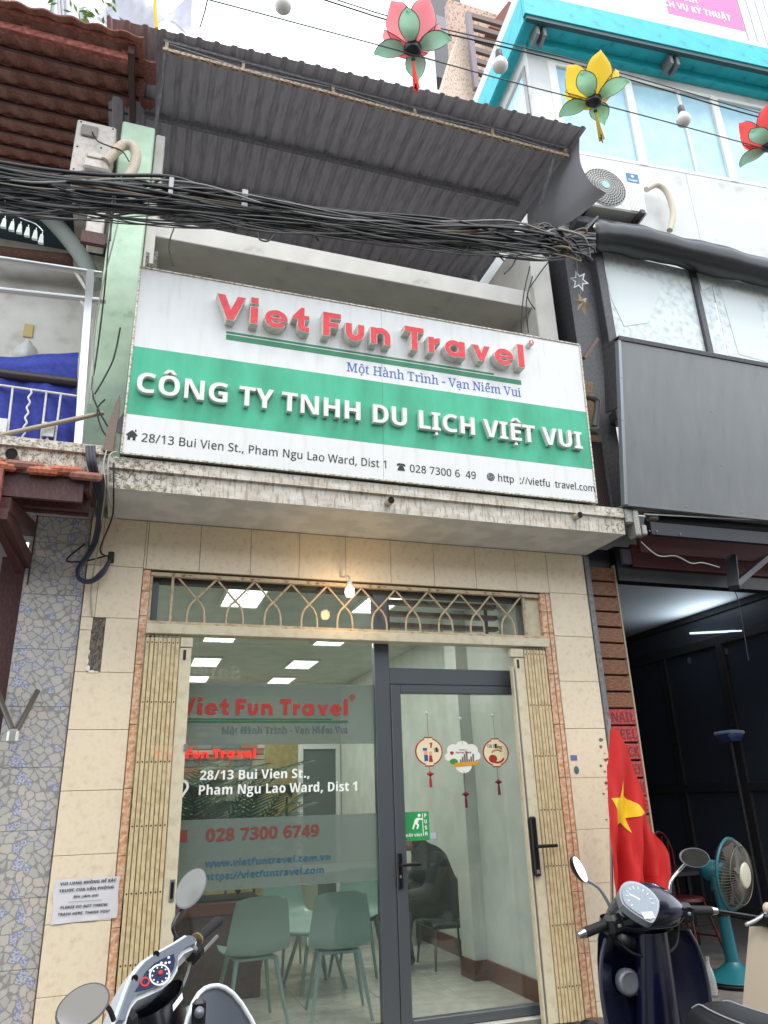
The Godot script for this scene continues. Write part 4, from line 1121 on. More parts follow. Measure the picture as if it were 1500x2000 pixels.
func build_left_house() -> void:
	var h := thing("left_house", "older house beside the shop with a pebble-printed tile pier and mossy balcony slab", "building", Vector3(-1.4, 0, 0))
	var plaster := patchy("lilac_plaster", [[0.0, Color(0.52, 0.49, 0.48)], [0.3, Color(0.62, 0.59, 0.585)], [0.9, Color(0.68, 0.655, 0.65)]], 1.3, 0.9, 0.012, 0.1)
	var green := patchy("pale_green_paint", [[0.0, Color(0.58, 0.65, 0.56)], [0.25, Color(0.68, 0.775, 0.68)], [0.8, Color(0.73, 0.82, 0.73)], [1.0, Color(0.70, 0.76, 0.66)]], 1.0, 0.85, 0.012, 0.1)
	var greyw := patchy("balcony_wall", [[0.0, Color(0.70, 0.68, 0.64)], [0.35, Color(0.78, 0.765, 0.74)], [0.9, Color(0.82, 0.805, 0.785)]], 1.6, 0.9, 0.01)
	var wood := patchy("dark_red_wood", [[0.1, Color(0.20, 0.10, 0.10)], [0.6, Color(0.29, 0.15, 0.14)], [0.9, Color(0.34, 0.19, 0.17)]], 0.5, 0.6, 0.02, 0.0, 0.0, Vector3(3, 1, 3))
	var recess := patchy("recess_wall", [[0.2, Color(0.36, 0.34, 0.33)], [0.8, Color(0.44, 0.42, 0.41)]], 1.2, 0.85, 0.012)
	# pebble tile pier
	var pr := part(h, "pier", MB.new().span(Vector3(-0.765, 0, -0.5), Vector3(-0.373, 3.60, -0.035)), plaster)
	var peb := mat("pebble_print", Color.WHITE, 0.42)
	peb.albedo_texture = stone_texture()
	var ys := [0.05, 0.30, 0.68, 1.055, 1.43, 1.80, 2.175, 2.55, 2.925, 3.30, 3.49]
	for i in 10:
		var m := MB.new()
		var u0 := Vector2(0.13 * i, 0.31 * i)
		var hh: float = ys[i + 1] - ys[i]
		m.span(Vector3(-0.762, ys[i] + 0.0015, -0.034), Vector3(-0.376, ys[i + 1] - 0.0015, -0.026))
		m.quad(Vector3(-0.762, ys[i] + 0.0015, -0.0255), Vector3(-0.376, ys[i] + 0.0015, -0.0255), Vector3(-0.376, ys[i + 1] - 0.0015, -0.0255), Vector3(-0.762, ys[i + 1] - 0.0015, -0.0255), u0, u0 + Vector2(1.0, hh / 0.386))
		part(pr, "pebble_tile", m, peb)
	part(pr, "cap_strip", MB.new().span(Vector3(-0.77, 3.495, -0.2), Vector3(-0.376, 3.55, -0.015), 0.006), plaster)
	part(h, "door_post", MB.new().span(Vector3(-0.93, 0, -0.6), Vector3(-0.768, 3.20, -0.10), 0.006), wood)
	part(h, "upper_plaster", MB.new().span(Vector3(-2.6, 2.55, -0.7), Vector3(-0.94, 3.60, -0.5)), plaster)
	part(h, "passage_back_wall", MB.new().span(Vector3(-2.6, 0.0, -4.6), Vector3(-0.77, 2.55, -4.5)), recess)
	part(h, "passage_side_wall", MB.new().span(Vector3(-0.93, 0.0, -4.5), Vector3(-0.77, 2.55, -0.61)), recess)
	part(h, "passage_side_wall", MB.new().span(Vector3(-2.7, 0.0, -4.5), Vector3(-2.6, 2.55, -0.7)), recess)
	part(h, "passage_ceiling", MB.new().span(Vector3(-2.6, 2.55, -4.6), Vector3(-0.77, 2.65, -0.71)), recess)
	var orn := mat("dark_carving", Color(0.16, 0.14, 0.13), 0.8)
	var oc := az(22, 1205, -0.48)
	for k in 6:
		part(h, "carved_scroll", MB.new().ball(oc + Vector3(-0.14 + 0.055 * k, 0.035 * sin(k * 2.1), 0), Vector3(0.045, 0.055 - 0.005 * k, 0.03), 10, 6), orn)
	part(h, "carved_base", MB.new().span(oc + Vector3(-0.25, -0.13, -0.02), oc + Vector3(0.14, -0.04, 0.02), 0.01), orn)
	# balcony slab with moss
	var led := mat("mossy_slab", Color.WHITE, 0.95)
	led.albedo_texture = ledge_texture(768, 64, 2.0, 3.0, 31)
	var sl := MB.new()
	sl.quad(Vector3(-2.6, 3.60, 0.575), Vector3(-0.27, 3.60, 0.575), Vector3(-0.27, 3.735, 0.575), Vector3(-2.6, 3.735, 0.575), Vector2(0, 0.5), Vector2(1, 1))
	sl.quad(Vector3(-2.6, 3.735, 0.60), Vector3(-0.27, 3.735, 0.60), Vector3(-0.27, 3.80, 0.595), Vector3(-2.6, 3.80, 0.595), Vector2(0, 0), Vector2(1, 0.5))
	sl.quad(Vector3(-2.6, 3.735, 0.575), Vector3(-0.27, 3.735, 0.575), Vector3(-0.27, 3.735, 0.60), Vector3(-2.6, 3.735, 0.60))
	sl.quad(Vector3(-2.6, 3.80, 0.595), Vector3(-0.27, 3.80, 0.595), Vector3(-0.27, 3.80, -1.0), Vector3(-2.6, 3.80, -1.0))
	part(h, "slab_edge", sl, led, "mossy blackened edge of the balcony slab")
	part(h, "balcony_slab", MB.new().span(Vector3(-2.6, 3.602, -1.0), Vector3(-0.272, 3.798, 0.572)), plaster)
	var pm := az(27, 897, 0.575)
	var spt := part(h, "drain_spout", MB.new().tube(PackedVector3Array([pm - Vector3(0, 0, 0.02), pm + Vector3(0, -0.01, 0.11)]), 0.036, 16, null, false), mat("pvc_grey", Color(0.50, 0.52, 0.50), 0.5))
	part(spt, "spout_mouth", MB.new().tube(PackedVector3Array([pm - Vector3(0, 0, 0.01), pm + Vector3(0, -0.0098, 0.105)]), 0.031, 16), mat("pipe_hole", Color(0.05, 0.045, 0.04), 0.9))
	# green pier, balcony wall and ceiling
	part(h, "green_pier", MB.new().span(Vector3(-0.492, 3.80, -0.1), Vector3(-0.222, 7.1, 0.20), 0.01), green)
	part(h, "balcony_back_wall", MB.new().span(Vector3(-2.8, 3.8, -0.85), Vector3(-0.5, 6.38, -0.75)), greyw)
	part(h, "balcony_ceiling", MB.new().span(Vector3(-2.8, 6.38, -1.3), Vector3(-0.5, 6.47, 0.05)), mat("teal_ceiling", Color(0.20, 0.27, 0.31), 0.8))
	part(h, "upper_floor_wall", MB.new().span(Vector3(-2.8, 6.472, -2.3), Vector3(-0.5, 8.6, -2.2)), greyw)
	var arch := []
	for q in [[40, 385], [85, 415], [130, 462], [168, 515], [185, 560]]: arch.append(az(q[0], q[1], -0.35))
	part(h, "arch_rib", MB.new().tube(smooth_line(arch), 0.07, 10), mat("arch_grey", Color(0.55, 0.58, 0.56), 0.8))
	part(h, "rolled_blind", MB.new().tube(PackedVector3Array([az(-40, 492, -0.5), az(142, 512, -0.5)]), 0.07, 12), patchy("bamboo_roll", [[0.2, Color(0.20, 0.12, 0.09)], [0.7, Color(0.36, 0.23, 0.17)]], 0.4, 0.8, 0.02, 0.0, 0.0, Vector3(1, 5, 5)))
	part(h, "wall_socket", MB.new().span(az(44, 658, -0.748), az(67, 634, -0.735), 0.004), mat("old_socket", Color(0.72, 0.64, 0.42), 0.6))
	# red clay roof above, seen from below
	var rf := thing("clay_tile_roof", "red clay tile eaves over the left balcony seen from below", "roof", Vector3(-1.5, 7.3, 0.0))
	var redw := patchy("red_beam", [[0.1, Color(0.42, 0.22, 0.19)], [0.5, Color(0.55, 0.30, 0.26)], [0.9, Color(0.62, 0.42, 0.37)]], 0.6, 0.7, 0.02)
	var clays := []
	for i in 4:
		clays.append(patchy("clay_%d" % i, [[0.05, Color(0.36, 0.22, 0.185).lightened(0.03 * i)], [0.5, Color(0.53, 0.335, 0.28).lightened(0.03 * i)], [0.9, Color(0.61, 0.42, 0.36)]], 0.4 + 0.06 * i, 0.85, 0.02, 0.15))
	var slope := atan(0.30)
	var tb := Basis(Vector3.RIGHT, slope)
	var tile := MB.new()
	var trows := []
	for j in 2:
		var r := []
		for i in 9:
			var k := i / 8.0
			r.append(Vector3(lerpf(-0.1, 0.1, k), 0.012 * sin(k * TAU * 1.0) + 0.0, lerpf(-0.17, 0.17, j)))
		trows.append(r)
	tile.grid(trows)
	var und := []
	for j in [1, 0]:
		var r := []
		for i in 9:
			r.append(trows[j][i] - Vector3(0, 0.012, 0))
		und.append(r)
	tile.grid(und)
	for j in 2:
		for i in 8:
			var a: Vector3 = trows[j][i]; var b: Vector3 = trows[j][i + 1]
			var dn := Vector3(0, 0.012, 0)
			if j == 1: tile.quad(a - dn, b - dn, b, a)
			else: tile.quad(b - dn, a - dn, a, b)
	tile.quad(trows[0][0] - Vector3(0, 0.012, 0), trows[1][0] - Vector3(0, 0.012, 0), trows[1][0], trows[0][0])
	tile.quad(trows[1][8] - Vector3(0, 0.012, 0), trows[0][8] - Vector3(0, 0.012, 0), trows[0][8], trows[1][8])
	var tm := tile.mesh()
	for j in 10:
		for i in 11:
			var z := 0.62 - j * 0.265
			var y := 7.46 + (0.62 - z) * 0.30
			var o := Vector3(-0.46 - i * 0.2 + (0.1 if j % 2 else 0.0), y + 0.03, z)
			piece(rf, "roof_tile", tm, clays[rng.randi() % 4], o, tb * Basis(Vector3.RIGHT, 0.05) * Basis(Vector3.UP, rng.randf_range(-0.015, 0.015)))
	for j in 10:
		var z := 0.49 - j * 0.265
		part(rf, "batten", MB.new().box(Vector3(-1.55, 7.455 + (0.62 - z) * 0.30, z), Vector3(2.3, 0.022, 0.035), tb), wood)
	for i in 2:
		var xr: float = [-0.455, -2.5][i]
		part(rf, "rafter", MB.new().box(Vector3(xr, 7.41 + 0.30 * 0.95, 0.62 - 0.95), Vector3(0.05, 0.09, 2.1), tb), wood)
	part(rf, "eaves_beam", MB.new().span(Vector3(-2.7, 7.31, 0.57), Vector3(-0.475, 7.38, 0.63), 0.004), redw)
	part(rf, "eaves_beam", MB.new().span(Vector3(-2.7, 7.43, 0.66), Vector3(-0.40, 7.485, 0.70), 0.004), redw)
	for x in [-0.5, -1.25, -2.0]:
		part(rf, "eaves_block", MB.new().span(Vector3(x - 0.03, 7.38, 0.585), Vector3(x + 0.03, 7.44, 0.625)), redw)
	# air conditioner seen end on
	var ac := thing("air_conditioner", "old air conditioner end panel with a wrapped pipe under the clay eaves", "air conditioner", Vector3(-0.67, 6.34, 0.3))
	var acw := patchy("aged_white", [[0.0, Color(0.60, 0.56, 0.52)], [0.3, Color(0.70, 0.67, 0.63)], [0.9, Color(0.76, 0.73, 0.70)]], 0.6, 0.55, 0.015)
	part(ac, "casing", MB.new().span(Vector3(-0.83, 6.33, -0.5), Vector3(-0.525, 6.90, 0.30), 0.012), acw)
	var vc := part(ac, "valve_cover", MB.new().span(Vector3(-0.73, 6.36, 0.301), Vector3(-0.54, 6.53, 0.36), 0.015), acw)
	part(vc, "grip", MB.new().span(Vector3(-0.71, 6.455, 0.3605), Vector3(-0.58, 6.505, 0.372), 0.006), acw)
	part(ac, "wiring_cover", MB.new().span(Vector3(-0.79, 6.72, 0.301), Vector3(-0.66, 6.84, 0.32), 0.01), mat("ac_grey", Color(0.48, 0.45, 0.43), 0.6))
	for q in [[-0.80, 6.87], [-0.55, 6.87], [-0.80, 6.60], [-0.80, 6.36], [-0.62, 6.64]]:
		part(ac, "screw", MB.new().ball(Vector3(q[0], q[1], 0.302), Vector3(0.008, 0.008, 0.004), 8, 4), mat("rivet_steel", Color(0.20, 0.17, 0.13), 0.5, 0.4))
	var loop := []
	for q in [[206, 316], [222, 300], [240, 284], [258, 286], [266, 305], [258, 335], [240, 362], [232, 380]]: loop.append(az(q[0], q[1], 0.36))
	part(ac, "wrapped_pipe", MB.new().tube(smooth_line(loop), 0.042, 12), patchy("pipe_wrap", [[0.1, Color(0.55, 0.50, 0.43)], [0.5, Color(0.72, 0.67, 0.60)], [0.9, Color(0.78, 0.74, 0.68)]], 0.15, 0.8, 0.03, 0.4))
	part(ac, "wire", MB.new().tube(smooth_line([az(180, 258, 0.32), az(190, 275, 0.36), az(212, 285, 0.40), az(238, 295, 0.40), az(252, 315, 0.42)]), 0.006, 6), mat("cable_black", Color(0.06, 0.06, 0.065), 0.55))
	part(ac, "lower_casing", MB.new().span(az(166, 452, 0.22), az(209, 392, 0.22) - Vector3(0, 0, 0.25), 0.01), acw)
	part(ac, "bracket", MB.new().span(az(157, 470, 0.23), az(207, 457, 0.23) - Vector3(0, 0, 0.04)), wood)
	# clothes dryer of pegs hanging from a cable
	var pg := thing("peg_hanger", "wire hanger with a row of small white pegs over the balcony", "hanger", az(40, 470, 0.55))
	var wire := mat("bright_wire", Color(0.75, 0.77, 0.78), 0.3, 0.8)
	var pk := mat("peg_plastic", Color(0.84, 0.87, 0.84), 0.4)
	var arc := []
	for q in [[-20, 412], [20, 418], [45, 428], [70, 438], [84, 452]]: arc.append(az(q[0], q[1], 0.55))
	part(pg, "wire_arc", MB.new().tube(smooth_line(arc), 0.004, 6), wire)
	part(pg, "hook", MB.new().tube(smooth_line([az(19, 418, 0.55), az(20, 410, 0.55), az(15, 402, 0.55), az(17, 395, 0.55)]), 0.004, 6), wire)
	for q in [[8, 435], [24, 441], [39, 446], [54, 452], [69, 458], [81, 466]]:
		var c := az(q[0], q[1], 0.55)
		var p := part(pg, "peg", MB.new().prism(PackedVector2Array([Vector2(-0.018, -0.045), Vector2(0.018, -0.045), Vector2(0.009, 0.03), Vector2(-0.009, 0.03)]), -0.012, 0.012, Transform3D(Basis(), c)), pk)
		part(p, "peg_spring", MB.new().tube(PackedVector3Array([c + Vector3(0, 0.03, 0), c + Vector3(0, 0.06, 0)]), 0.003, 5), wire)
	# balcony railing
	var rl := thing("balcony_railing", "silver and white tube railing with drying bars on the left balcony", "railing", Vector3(-0.9, 3.8, 0.5))
	var tubem := mat("bright_tube", Color(0.78, 0.79, 0.79), 0.3, 0.75)
	var wpaint := patchy("rail_white", [[0.0, Color(0.62, 0.60, 0.57)], [0.3, Color(0.80, 0.79, 0.77)], [1.0, Color(0.84, 0.83, 0.81)]], 0.4, 0.5, 0.02)
	var darkrail := mat("dark_handrail", Color(0.20, 0.17, 0.16), 0.4)
	var zr := 0.50
	part(rl, "drying_bar", MB.new().tube(PackedVector3Array([az(-60, 497, zr), az(199, 536, zr)]), 0.024, 12), tubem)
	part(rl, "drying_bar", MB.new().tube(PackedVector3Array([az(-60, 560, zr), az(206, 588, zr)]), 0.022, 12), tubem)
	part(rl, "post", MB.new().bar(az(177, 530, zr), az(152, 878, zr), 0.05, 0.05, Vector3.BACK), tubem)
	part(rl, "post", MB.new().bar(az(184, 590, zr - 0.06), az(148, 878, zr - 0.02), 0.03, 0.03, Vector3.BACK), wpaint)
	part(rl, "brace", MB.new().bar(az(146, 530, zr), az(173, 572, zr), 0.018, 0.018), wpaint)
	part(rl, "brace", MB.new().bar(az(158, 588, zr), az(171, 606, zr), 0.018, 0.018), wpaint)
	part(rl, "handrail", MB.new().tube(PackedVector3Array([az(-60, 722, zr - 0.05), az(151, 748, zr - 0.05)]), 0.034, 12), darkrail)
	part(rl, "thin_rail", MB.new().tube(PackedVector3Array([az(-60, 744, zr - 0.02), az(166, 776, zr - 0.02)]), 0.009, 8), wpaint)
	for q in [[-20, 742, -30, 868], [25, 756, 12, 868], [91, 765, 78, 874], [119, 769, 105, 876]]:
		part(rl, "picket", MB.new().tube(PackedVector3Array([az(q[0], q[1], zr - 0.02), az(q[2], q[3], zr - 0.02)]), 0.0075, 8), wpaint)
	var wav := PackedVector3Array()
	for i in 40:
		var k := i / 39.0
		wav.append(az(lerpf(60, 43, k) + 2.5 * sin(k * 34.0), lerpf(762, 868, k), zr + 0.0))
	part(rl, "wavy_picket", MB.new().tube(wav, 0.007, 6), wpaint)
	part(rl, "picket_plate", MB.new().span(az(81, 850, zr + 0.01), az(108, 828, zr - 0.005)), wpaint)
	part(rl, "picket_plate", MB.new().span(az(-10, 842, zr + 0.01), az(16, 820, zr - 0.005)), wpaint)
	part(rl, "pole", MB.new().tube(PackedVector3Array([az(-10, 852, zr + 0.06), az(202, 806, zr + 0.02)]), 0.016, 10), mat("dull_pole", Color(0.62, 0.58, 0.50), 0.5, 0.3))
	# blue cloth over the rail
	var bl := thing("blue_cloth", "bright blue cloth draped over the balcony railing", "cloth", Vector3(-0.95, 3.85, 0.42))
	var rows := []
	for j in 19:
		var r := []
		var v := j / 18.0
		for i in 33:
			var u := i / 32.0
			var px := lerpf(-60, 153, u) - 6.0 * (1.0 - v)
			var py := lerpf(876.0 - 10.0 * sin(u * 9.0) - (0.0 if u > 0.75 else 14.0), 684.0 + 4.0 * sin(u * 5.0), v)
			var fold := 0.024 * sin(u * 19.0 + v * 2.0 + sin(u * 5.0)) * (1.0 - v * 0.75) + 0.014 * sin(u * 43.0 + 3.0 * v) * (1.0 - v)
			var p := az(px, py, 0.44)
			p.z += fold - (0.06 if v > 0.94 else 0.0)
			r.append(p)
		rows.append(r)
	part(bl, "drape", MB.new().grid(rows), patchy("blue_fabric", [[0.2, Color(0.17, 0.21, 0.53)], [0.8, Color(0.22, 0.27, 0.60)]], 0.5, 0.85, 0.02))
	var bag := MB.new()
	bag.lathe([Vector2(0.02, 0.26), Vector2(0.05, 0.2), Vector2(0.10, 0.12), Vector2(0.13, 0.02), Vector2(0.12, -0.1), Vector2(0.02, -0.14)].map(func(q): return Vector2(q.x, q.y)), 10, Transform3D(Basis.from_scale(Vector3(0.8, 0.55, 0.3)), az(50, 692, -0.68)))
	one("plastic_bag", bag, mat("thin_plastic", Color(0.85, 0.85, 0.84, 0.75), 0.45), "limp white plastic bag hung below the wall socket", "bag")
	# low tiled awning on dark brackets
	var la := thing("low_tile_awning", "low awning of red clay tiles on dark wooden brackets", "awning", Vector3(-1.3, 3.0, 0.5))
	var za := 0.78
	var bw := az(180, 975, za)
	part(la, "fascia_board", MB.new().span(az(-60, 962, za), az(166, 938, za - 0.03)), wood)
	part(la, "beam", MB.new().span(az(-60, 978, 0.55), az(178, 965, 0.50)), wood)
	part(la, "beam", MB.new().span(az(15, 992, 0.3), az(177, 978, 0.25)), wood)
	part(la, "side_board", MB.new().bar(az(170, 948, za - 0.02), az(183, 982, 0.28), 0.03, 0.07), wood)
	part(la, "post", MB.new().span(az(-30, 1045, za + 0.06), az(11, 925, za - 0.02)), redw)
	part(la, "bracket_arm", MB.new().bar(az(8, 985, za), az(60, 1035, 0.10), 0.07, 0.09), wood)
	part(la, "bracket_arm", MB.new().bar(az(5, 1000, za), az(52, 1098, 0.0), 0.06, 0.09), wood)
	part(la, "wall_post", MB.new().span(az(52, 1142, -0.02), az(79, 1005, -0.12)), wood)
	part(la, "bracket_arm", MB.new().bar(az(-12, 1000, za), az(40, 1112, 0.0), 0.05, 0.07), wood)
	var bright := patchy("bright_clay", [[0.1, Color(0.50, 0.26, 0.18)], [0.5, Color(0.68, 0.38, 0.28)], [0.9, Color(0.74, 0.50, 0.40)]], 0.3, 0.85, 0.02, 0.15)
	var lip := MB.new().bev(Vector3.ZERO, Vector3(0.178, 0.055, 0.30), 0.016).mesh()
	for i in 9:
		var c := az(166 - i * 41, 932 - i * 5.0, za + 0.02)
		for j in 3:
			piece(la, "roof_tile", lip, bright if (i + j) % 3 else clays[2], c + Vector3(0, 0.05 + j * 0.095 + (0.022 if i % 2 else 0.0), -0.1 - j * 0.22), Basis(Vector3.RIGHT, 0.40) * Basis(Vector3.BACK, rng.randf_range(-0.05, 0.05)))
	# folded awning arm on the left pier
	var fa := thing("awning_arm", "folded steel awning arm in the dark doorway by the pebble pier", "awning arm", Vector3(-0.85, 1.9, 0.2))
	var am := mat("dull_arm", Color(0.38, 0.36, 0.33), 0.4, 0.5)
	part(fa, "arm", MB.new().tube(PackedVector3Array([az(73, 1350, 0.02), az(30, 1432, 0.30)]), 0.017, 10), am)
	part(fa, "arm", MB.new().tube(PackedVector3Array([az(-10, 1340, 0.0), az(24, 1425, 0.30)]), 0.017, 10), am)
	part(fa, "joint", MB.new().bev(az(25, 1438, 0.30), Vector3(0.065, 0.085, 0.05), 0.015), mat("cast_alloy", Color(0.72, 0.72, 0.70), 0.35, 0.7))
	# service cables dropping from the slab to the pier
	var cb := thing("service_cables", "thick blue-black service cables looping down the tiled pier to a clamp", "cables", az(190, 1130, 0.1))
	var blk := mat("cable_black", Color(0.06, 0.06, 0.065), 0.55)
	var bluek := mat("cable_blue", Color(0.16, 0.18, 0.25), 0.5)
	var lt := mat("cable_pale", Color(0.62, 0.60, 0.56), 0.6)
	for k in 5:
		var off := k * 3.2
		part(cb, "cable", MB.new().tube(smooth_line([az(170 + off, 872, 0.63), az(173 + off, 905, 0.65), az(186 + off * 0.8, 950, 0.55), az(193 + off * 0.5, 985, 0.40), az(186 + off * 0.5, 1045, 0.14), az(172 + off * 0.4, 1080, 0.08), az(152 + off * 0.3, 1110, 0.07), az(155, 1132 - k, 0.08), az(178, 1137 - k, 0.09), az(202, 1120 - k * 2, 0.10), az(214, 1094, 0.08)]), 0.012, 7), bluek if k % 2 == 0 else blk)
	part(cb, "cable", MB.new().tube(smooth_line([az(222, 905, 0.62), az(222, 960, 0.6), az(219, 1010, 0.4), az(196, 1070, 0.1), az(205, 1085, 0.08), az(215, 1084, 0.06)]), 0.006, 6), blk)
	part(cb, "cable", MB.new().tube(smooth_line([az(208, 880, 0.62), az(202, 910, 0.66), az(206, 950, 0.62), az(200, 1000, 0.35), az(193, 1060, 0.10), az(178, 1150, 0.02), az(180, 1205, 0.006)]), 0.0055, 6), lt)
	part(cb, "cable", MB.new().tube(smooth_line([az(228, 882, 0.62), az(214, 890, 0.66), az(210, 930, 0.65), az(212, 970, 0.55), az(224, 1005, 0.3), az(230, 1040, 0.05)]), 0.006, 6), lt)
	part(cb, "cable", MB.new().tube(smooth_line([az(166, 1062, 0.1), az(130, 1094, 0.06), az(165, 1096, 0.05), az(205, 1086, 0.06)]), 0.006, 6), blk)
	part(cb, "clamp", MB.new().span(az(210, 1100, 0.005), az(224, 1077, 0.07), 0.006), blk)
	for q in [[[235, 640], [222, 700], [200, 745], [185, 770]], [[224, 400], [212, 480], [205, 560], [196, 640], [188, 700], [180, 760], [192, 800], [215, 840]], [[240, 395], [222, 470], [200, 560], [184, 660], [182, 745], [176, 790]], [[205, 780], [190, 800], [200, 840], [225, 870]]]:
		var pts := []
		for w in q: pts.append(az(w[0], w[1], 0.56))
		part(cb, "thin_wire", MB.new().tube(smooth_line(pts), 0.006, 5), blk if rng.randf() < 0.6 else lt)
	# broken end board against the sign
	var bd := thing("leaning_board", "weathered broken board leaning behind the sign edge", "board", az(212, 880, 0.6))
	var gb := patchy("grey_board", [[0.2, Color(0.38, 0.34, 0.30)], [0.7, Color(0.52, 0.47, 0.42)]], 0.2, 0.9, 0.03, 0.0, 0.0, Vector3(4, 1, 4))
	part(bd, "plank", MB.new().prism(PackedVector2Array([Vector2(-0.03, 0), Vector2(0.03, 0), Vector2(0.028, 0.36), Vector2(0.012, 0.44), Vector2(-0.004, 0.37), Vector2(-0.026, 0.22)]), -0.012, 0.012, Transform3D(Basis(Vector3.BACK, -0.06), az(210, 882, 0.61))), gb)
	part(bd, "plank", MB.new().prism(PackedVector2Array([Vector2(-0.012, 0), Vector2(0.02, 0), Vector2(0.018, 0.25), Vector2(0.0, 0.30)]), -0.012, 0.012, Transform3D(Basis(Vector3.BACK, 0.05), az(220, 884, 0.60))), gb)
	part(bd, "plank", MB.new().prism(PackedVector2Array([Vector2(0.0, 0.18), Vector2(0.13, 0.12), Vector2(0.14, 0.46)]), -0.03, -0.02, Transform3D(Basis(), az(212, 882, 0.61))), mat("grey_mesh", Color(0.42, 0.42, 0.45), 0.7))

# ---------------------------------------------------------------- the bar on the right
const TURN := -0.085          # the upper floor stands a little askew
func aw(px: float, py: float, out := 0.0) -> Vector3:
	# photo pixel to the plane of the upper white wall, in its own frame (u along, v up, w out)
	var b := Basis(Vector3.UP, TURN)
	var o := Vector3(3.92, 0, -0.1) + b * Vector3(0, 0, out)
	var n := b * Vector3.BACK
	var r := ray(px, py)
	var p := EYE + r * ((o - EYE).dot(n) / r.dot(n))
	return b.inverse() * (p - Vector3(3.92, 0, -0.1))
func build_right_house() -> void:
	var black := patchy("black_paint", [[0.1, Color(0.055, 0.055, 0.065)], [0.8, Color(0.10, 0.10, 0.115)]], 0.6, 0.35, 0.02)
	var charcoal := patchy("charcoal_frame", [[0.1, Color(0.19, 0.185, 0.20)], [0.7, Color(0.26, 0.255, 0.27)]], 0.5, 0.5, 0.02)
	var h := thing("bar_house", "dark fronted bar with a plank pier and open porch beside the shop", "building", Vector3(5.5, 0, -0.5))
	# steel angle and plank pier
	var steel := patchy("dull_angle", [[0.05, Color(0.34, 0.22, 0.16)], [0.22, Color(0.42, 0.41, 0.41)], [0.9, Color(0.50, 0.50, 0.50)]], 0.5, 0.5, 0.02, 0.0, 0.3)
	part(h, "steel_angle", MB.new().span(Vector3(3.704, 0.05, -0.06), Vector3(3.752, 3.50, 0.012), 0.003), steel)
	part(h, "pier_core", MB.new().span(Vector3(3.704, 0, -0.5), Vector3(4.03, 3.6, -0.065)), black)
	var woods := []
	for i in 3:
		woods.append(patchy("plank_%d" % i, [[0.15, Color(0.34, 0.20, 0.12)], [0.5, Color(0.47, 0.29, 0.17)], [0.85, Color(0.56, 0.37, 0.23)]], 0.5 + 0.1 * i, 0.5, 0.02, 0.0, 0.0, Vector3(1, 6, 4)))
	var redp := patchy("red_paint", [[0.25, Color(0.40, 0.16, 0.12)], [0.42, Color(0.66, 0.21, 0.21)], [0.8, Color(0.72, 0.26, 0.26)]], 0.25, 0.6, 0.02)
	var dk := mat("scrawl_dark", Color(0.46, 0.13, 0.13), 0.7)
	var words := {9: "NAIL", 10: "TEEL", 11: "SUCK", 12: "ST DUCK", 13: "WAN", 14: "OME"}
	var pm := MB.new().bev(Vector3.ZERO, Vector3(0.285, 0.121, 0.03), 0.004).mesh()
	for i in 24:
		var y := 3.36 - i * 0.1375
		var c := Vector3(3.90, y, -0.048 + rng.randf_range(-0.003, 0.003))
		var red := i >= 9 and i <= 14
		var pl := piece(h, "plank", pm, redp if red else woods[rng.randi() % 3], c, Basis(Vector3.BACK, rng.randf_range(-0.008, 0.008)))
		if words.has(i):
			write(pl, "scrawl", words[i], font("Droid Sans", true), dk, c + Vector3(-0.10, -0.04, 0.0155), Basis(), 0.22, 0.078, 0.001)
	part(h, "pier_trim", MB.new().span(Vector3(4.032, 0.05, -0.4), Vector3(4.046, 3.45, -0.03)), mat("trim_cream", Color(0.62, 0.58, 0.50), 0.7))
	# porch: ceiling, floor, side and back walls
	part(h, "porch_ceiling", MB.new().span(Vector3(4.05, 3.78, -4.6), Vector3(8.0, 3.9, 0.1)), mat("porch_ceiling_paint", Color(0.66, 0.66, 0.66), 0.8))
	part(h, "header", MB.new().span(Vector3(4.05, 3.30, -0.12), Vector3(8.0, 3.62, 0.0)), black)
	part(h, "porch_back_wall", MB.new().span(Vector3(4.05, 0.0, -4.7), Vector3(8.0, 3.78, -4.6)), charcoal)
	part(h, "porch_left_wall", MB.new().span(Vector3(3.76, 0.0, -4.7), Vector3(4.03, 3.78, -0.51)), charcoal)
	part(h, "porch_floor", MB.new().span(Vector3(4.05, -0.05, -4.6), Vector3(8.0, 0.052, 0.3)), patchy("porch_floor_tile", [[0.2, Color(0.40, 0.38, 0.36)], [0.8, Color(0.48, 0.45, 0.43)]], 1.0, 0.45, 0.015))
	var X := 7.3
	var gl := mat("dark_glass", Color(0.27, 0.29, 0.335), 0.10, 0.0)
	var gw := part(h, "glass_wall", MB.new().span(Vector3(X + 0.02, 0.05, -4.6), Vector3(X + 0.1, 3.78, 0.2)), gl)
	var upm := mat("upper_dark_panel", Color(0.30, 0.31, 0.345), 0.25)
	part(gw, "upper_panel", MB.new().span(Vector3(X + 0.005, 3.42, -4.6), Vector3(X + 0.02, 3.70, 0.2)), upm)
	var F_ := func(y0: float, y1: float, z0: float, z1: float) -> void:
		part(gw, "frame_bar", MB.new().span(Vector3(X - 0.03, y0, z0), Vector3(X + 0.0195, y1, z1), 0.004), charcoal)
	F_.call(3.30, 3.42, -4.6, 0.2)
	F_.call(3.70, 3.78, -4.6, 0.2)
	F_.call(1.50, 1.60, -4.6, 0.2)
	F_.call(0.05, 0.20, -4.6, 0.2)
	for z in [-4.5, -3.6, -2.45, -1.5, -0.6]: F_.call(0.20, 1.50, z - 0.06, z + 0.06)
	for z in [-4.5, -3.6, -2.45, -1.5, -0.6]: F_.call(1.60, 3.30, z - 0.06, z + 0.06)
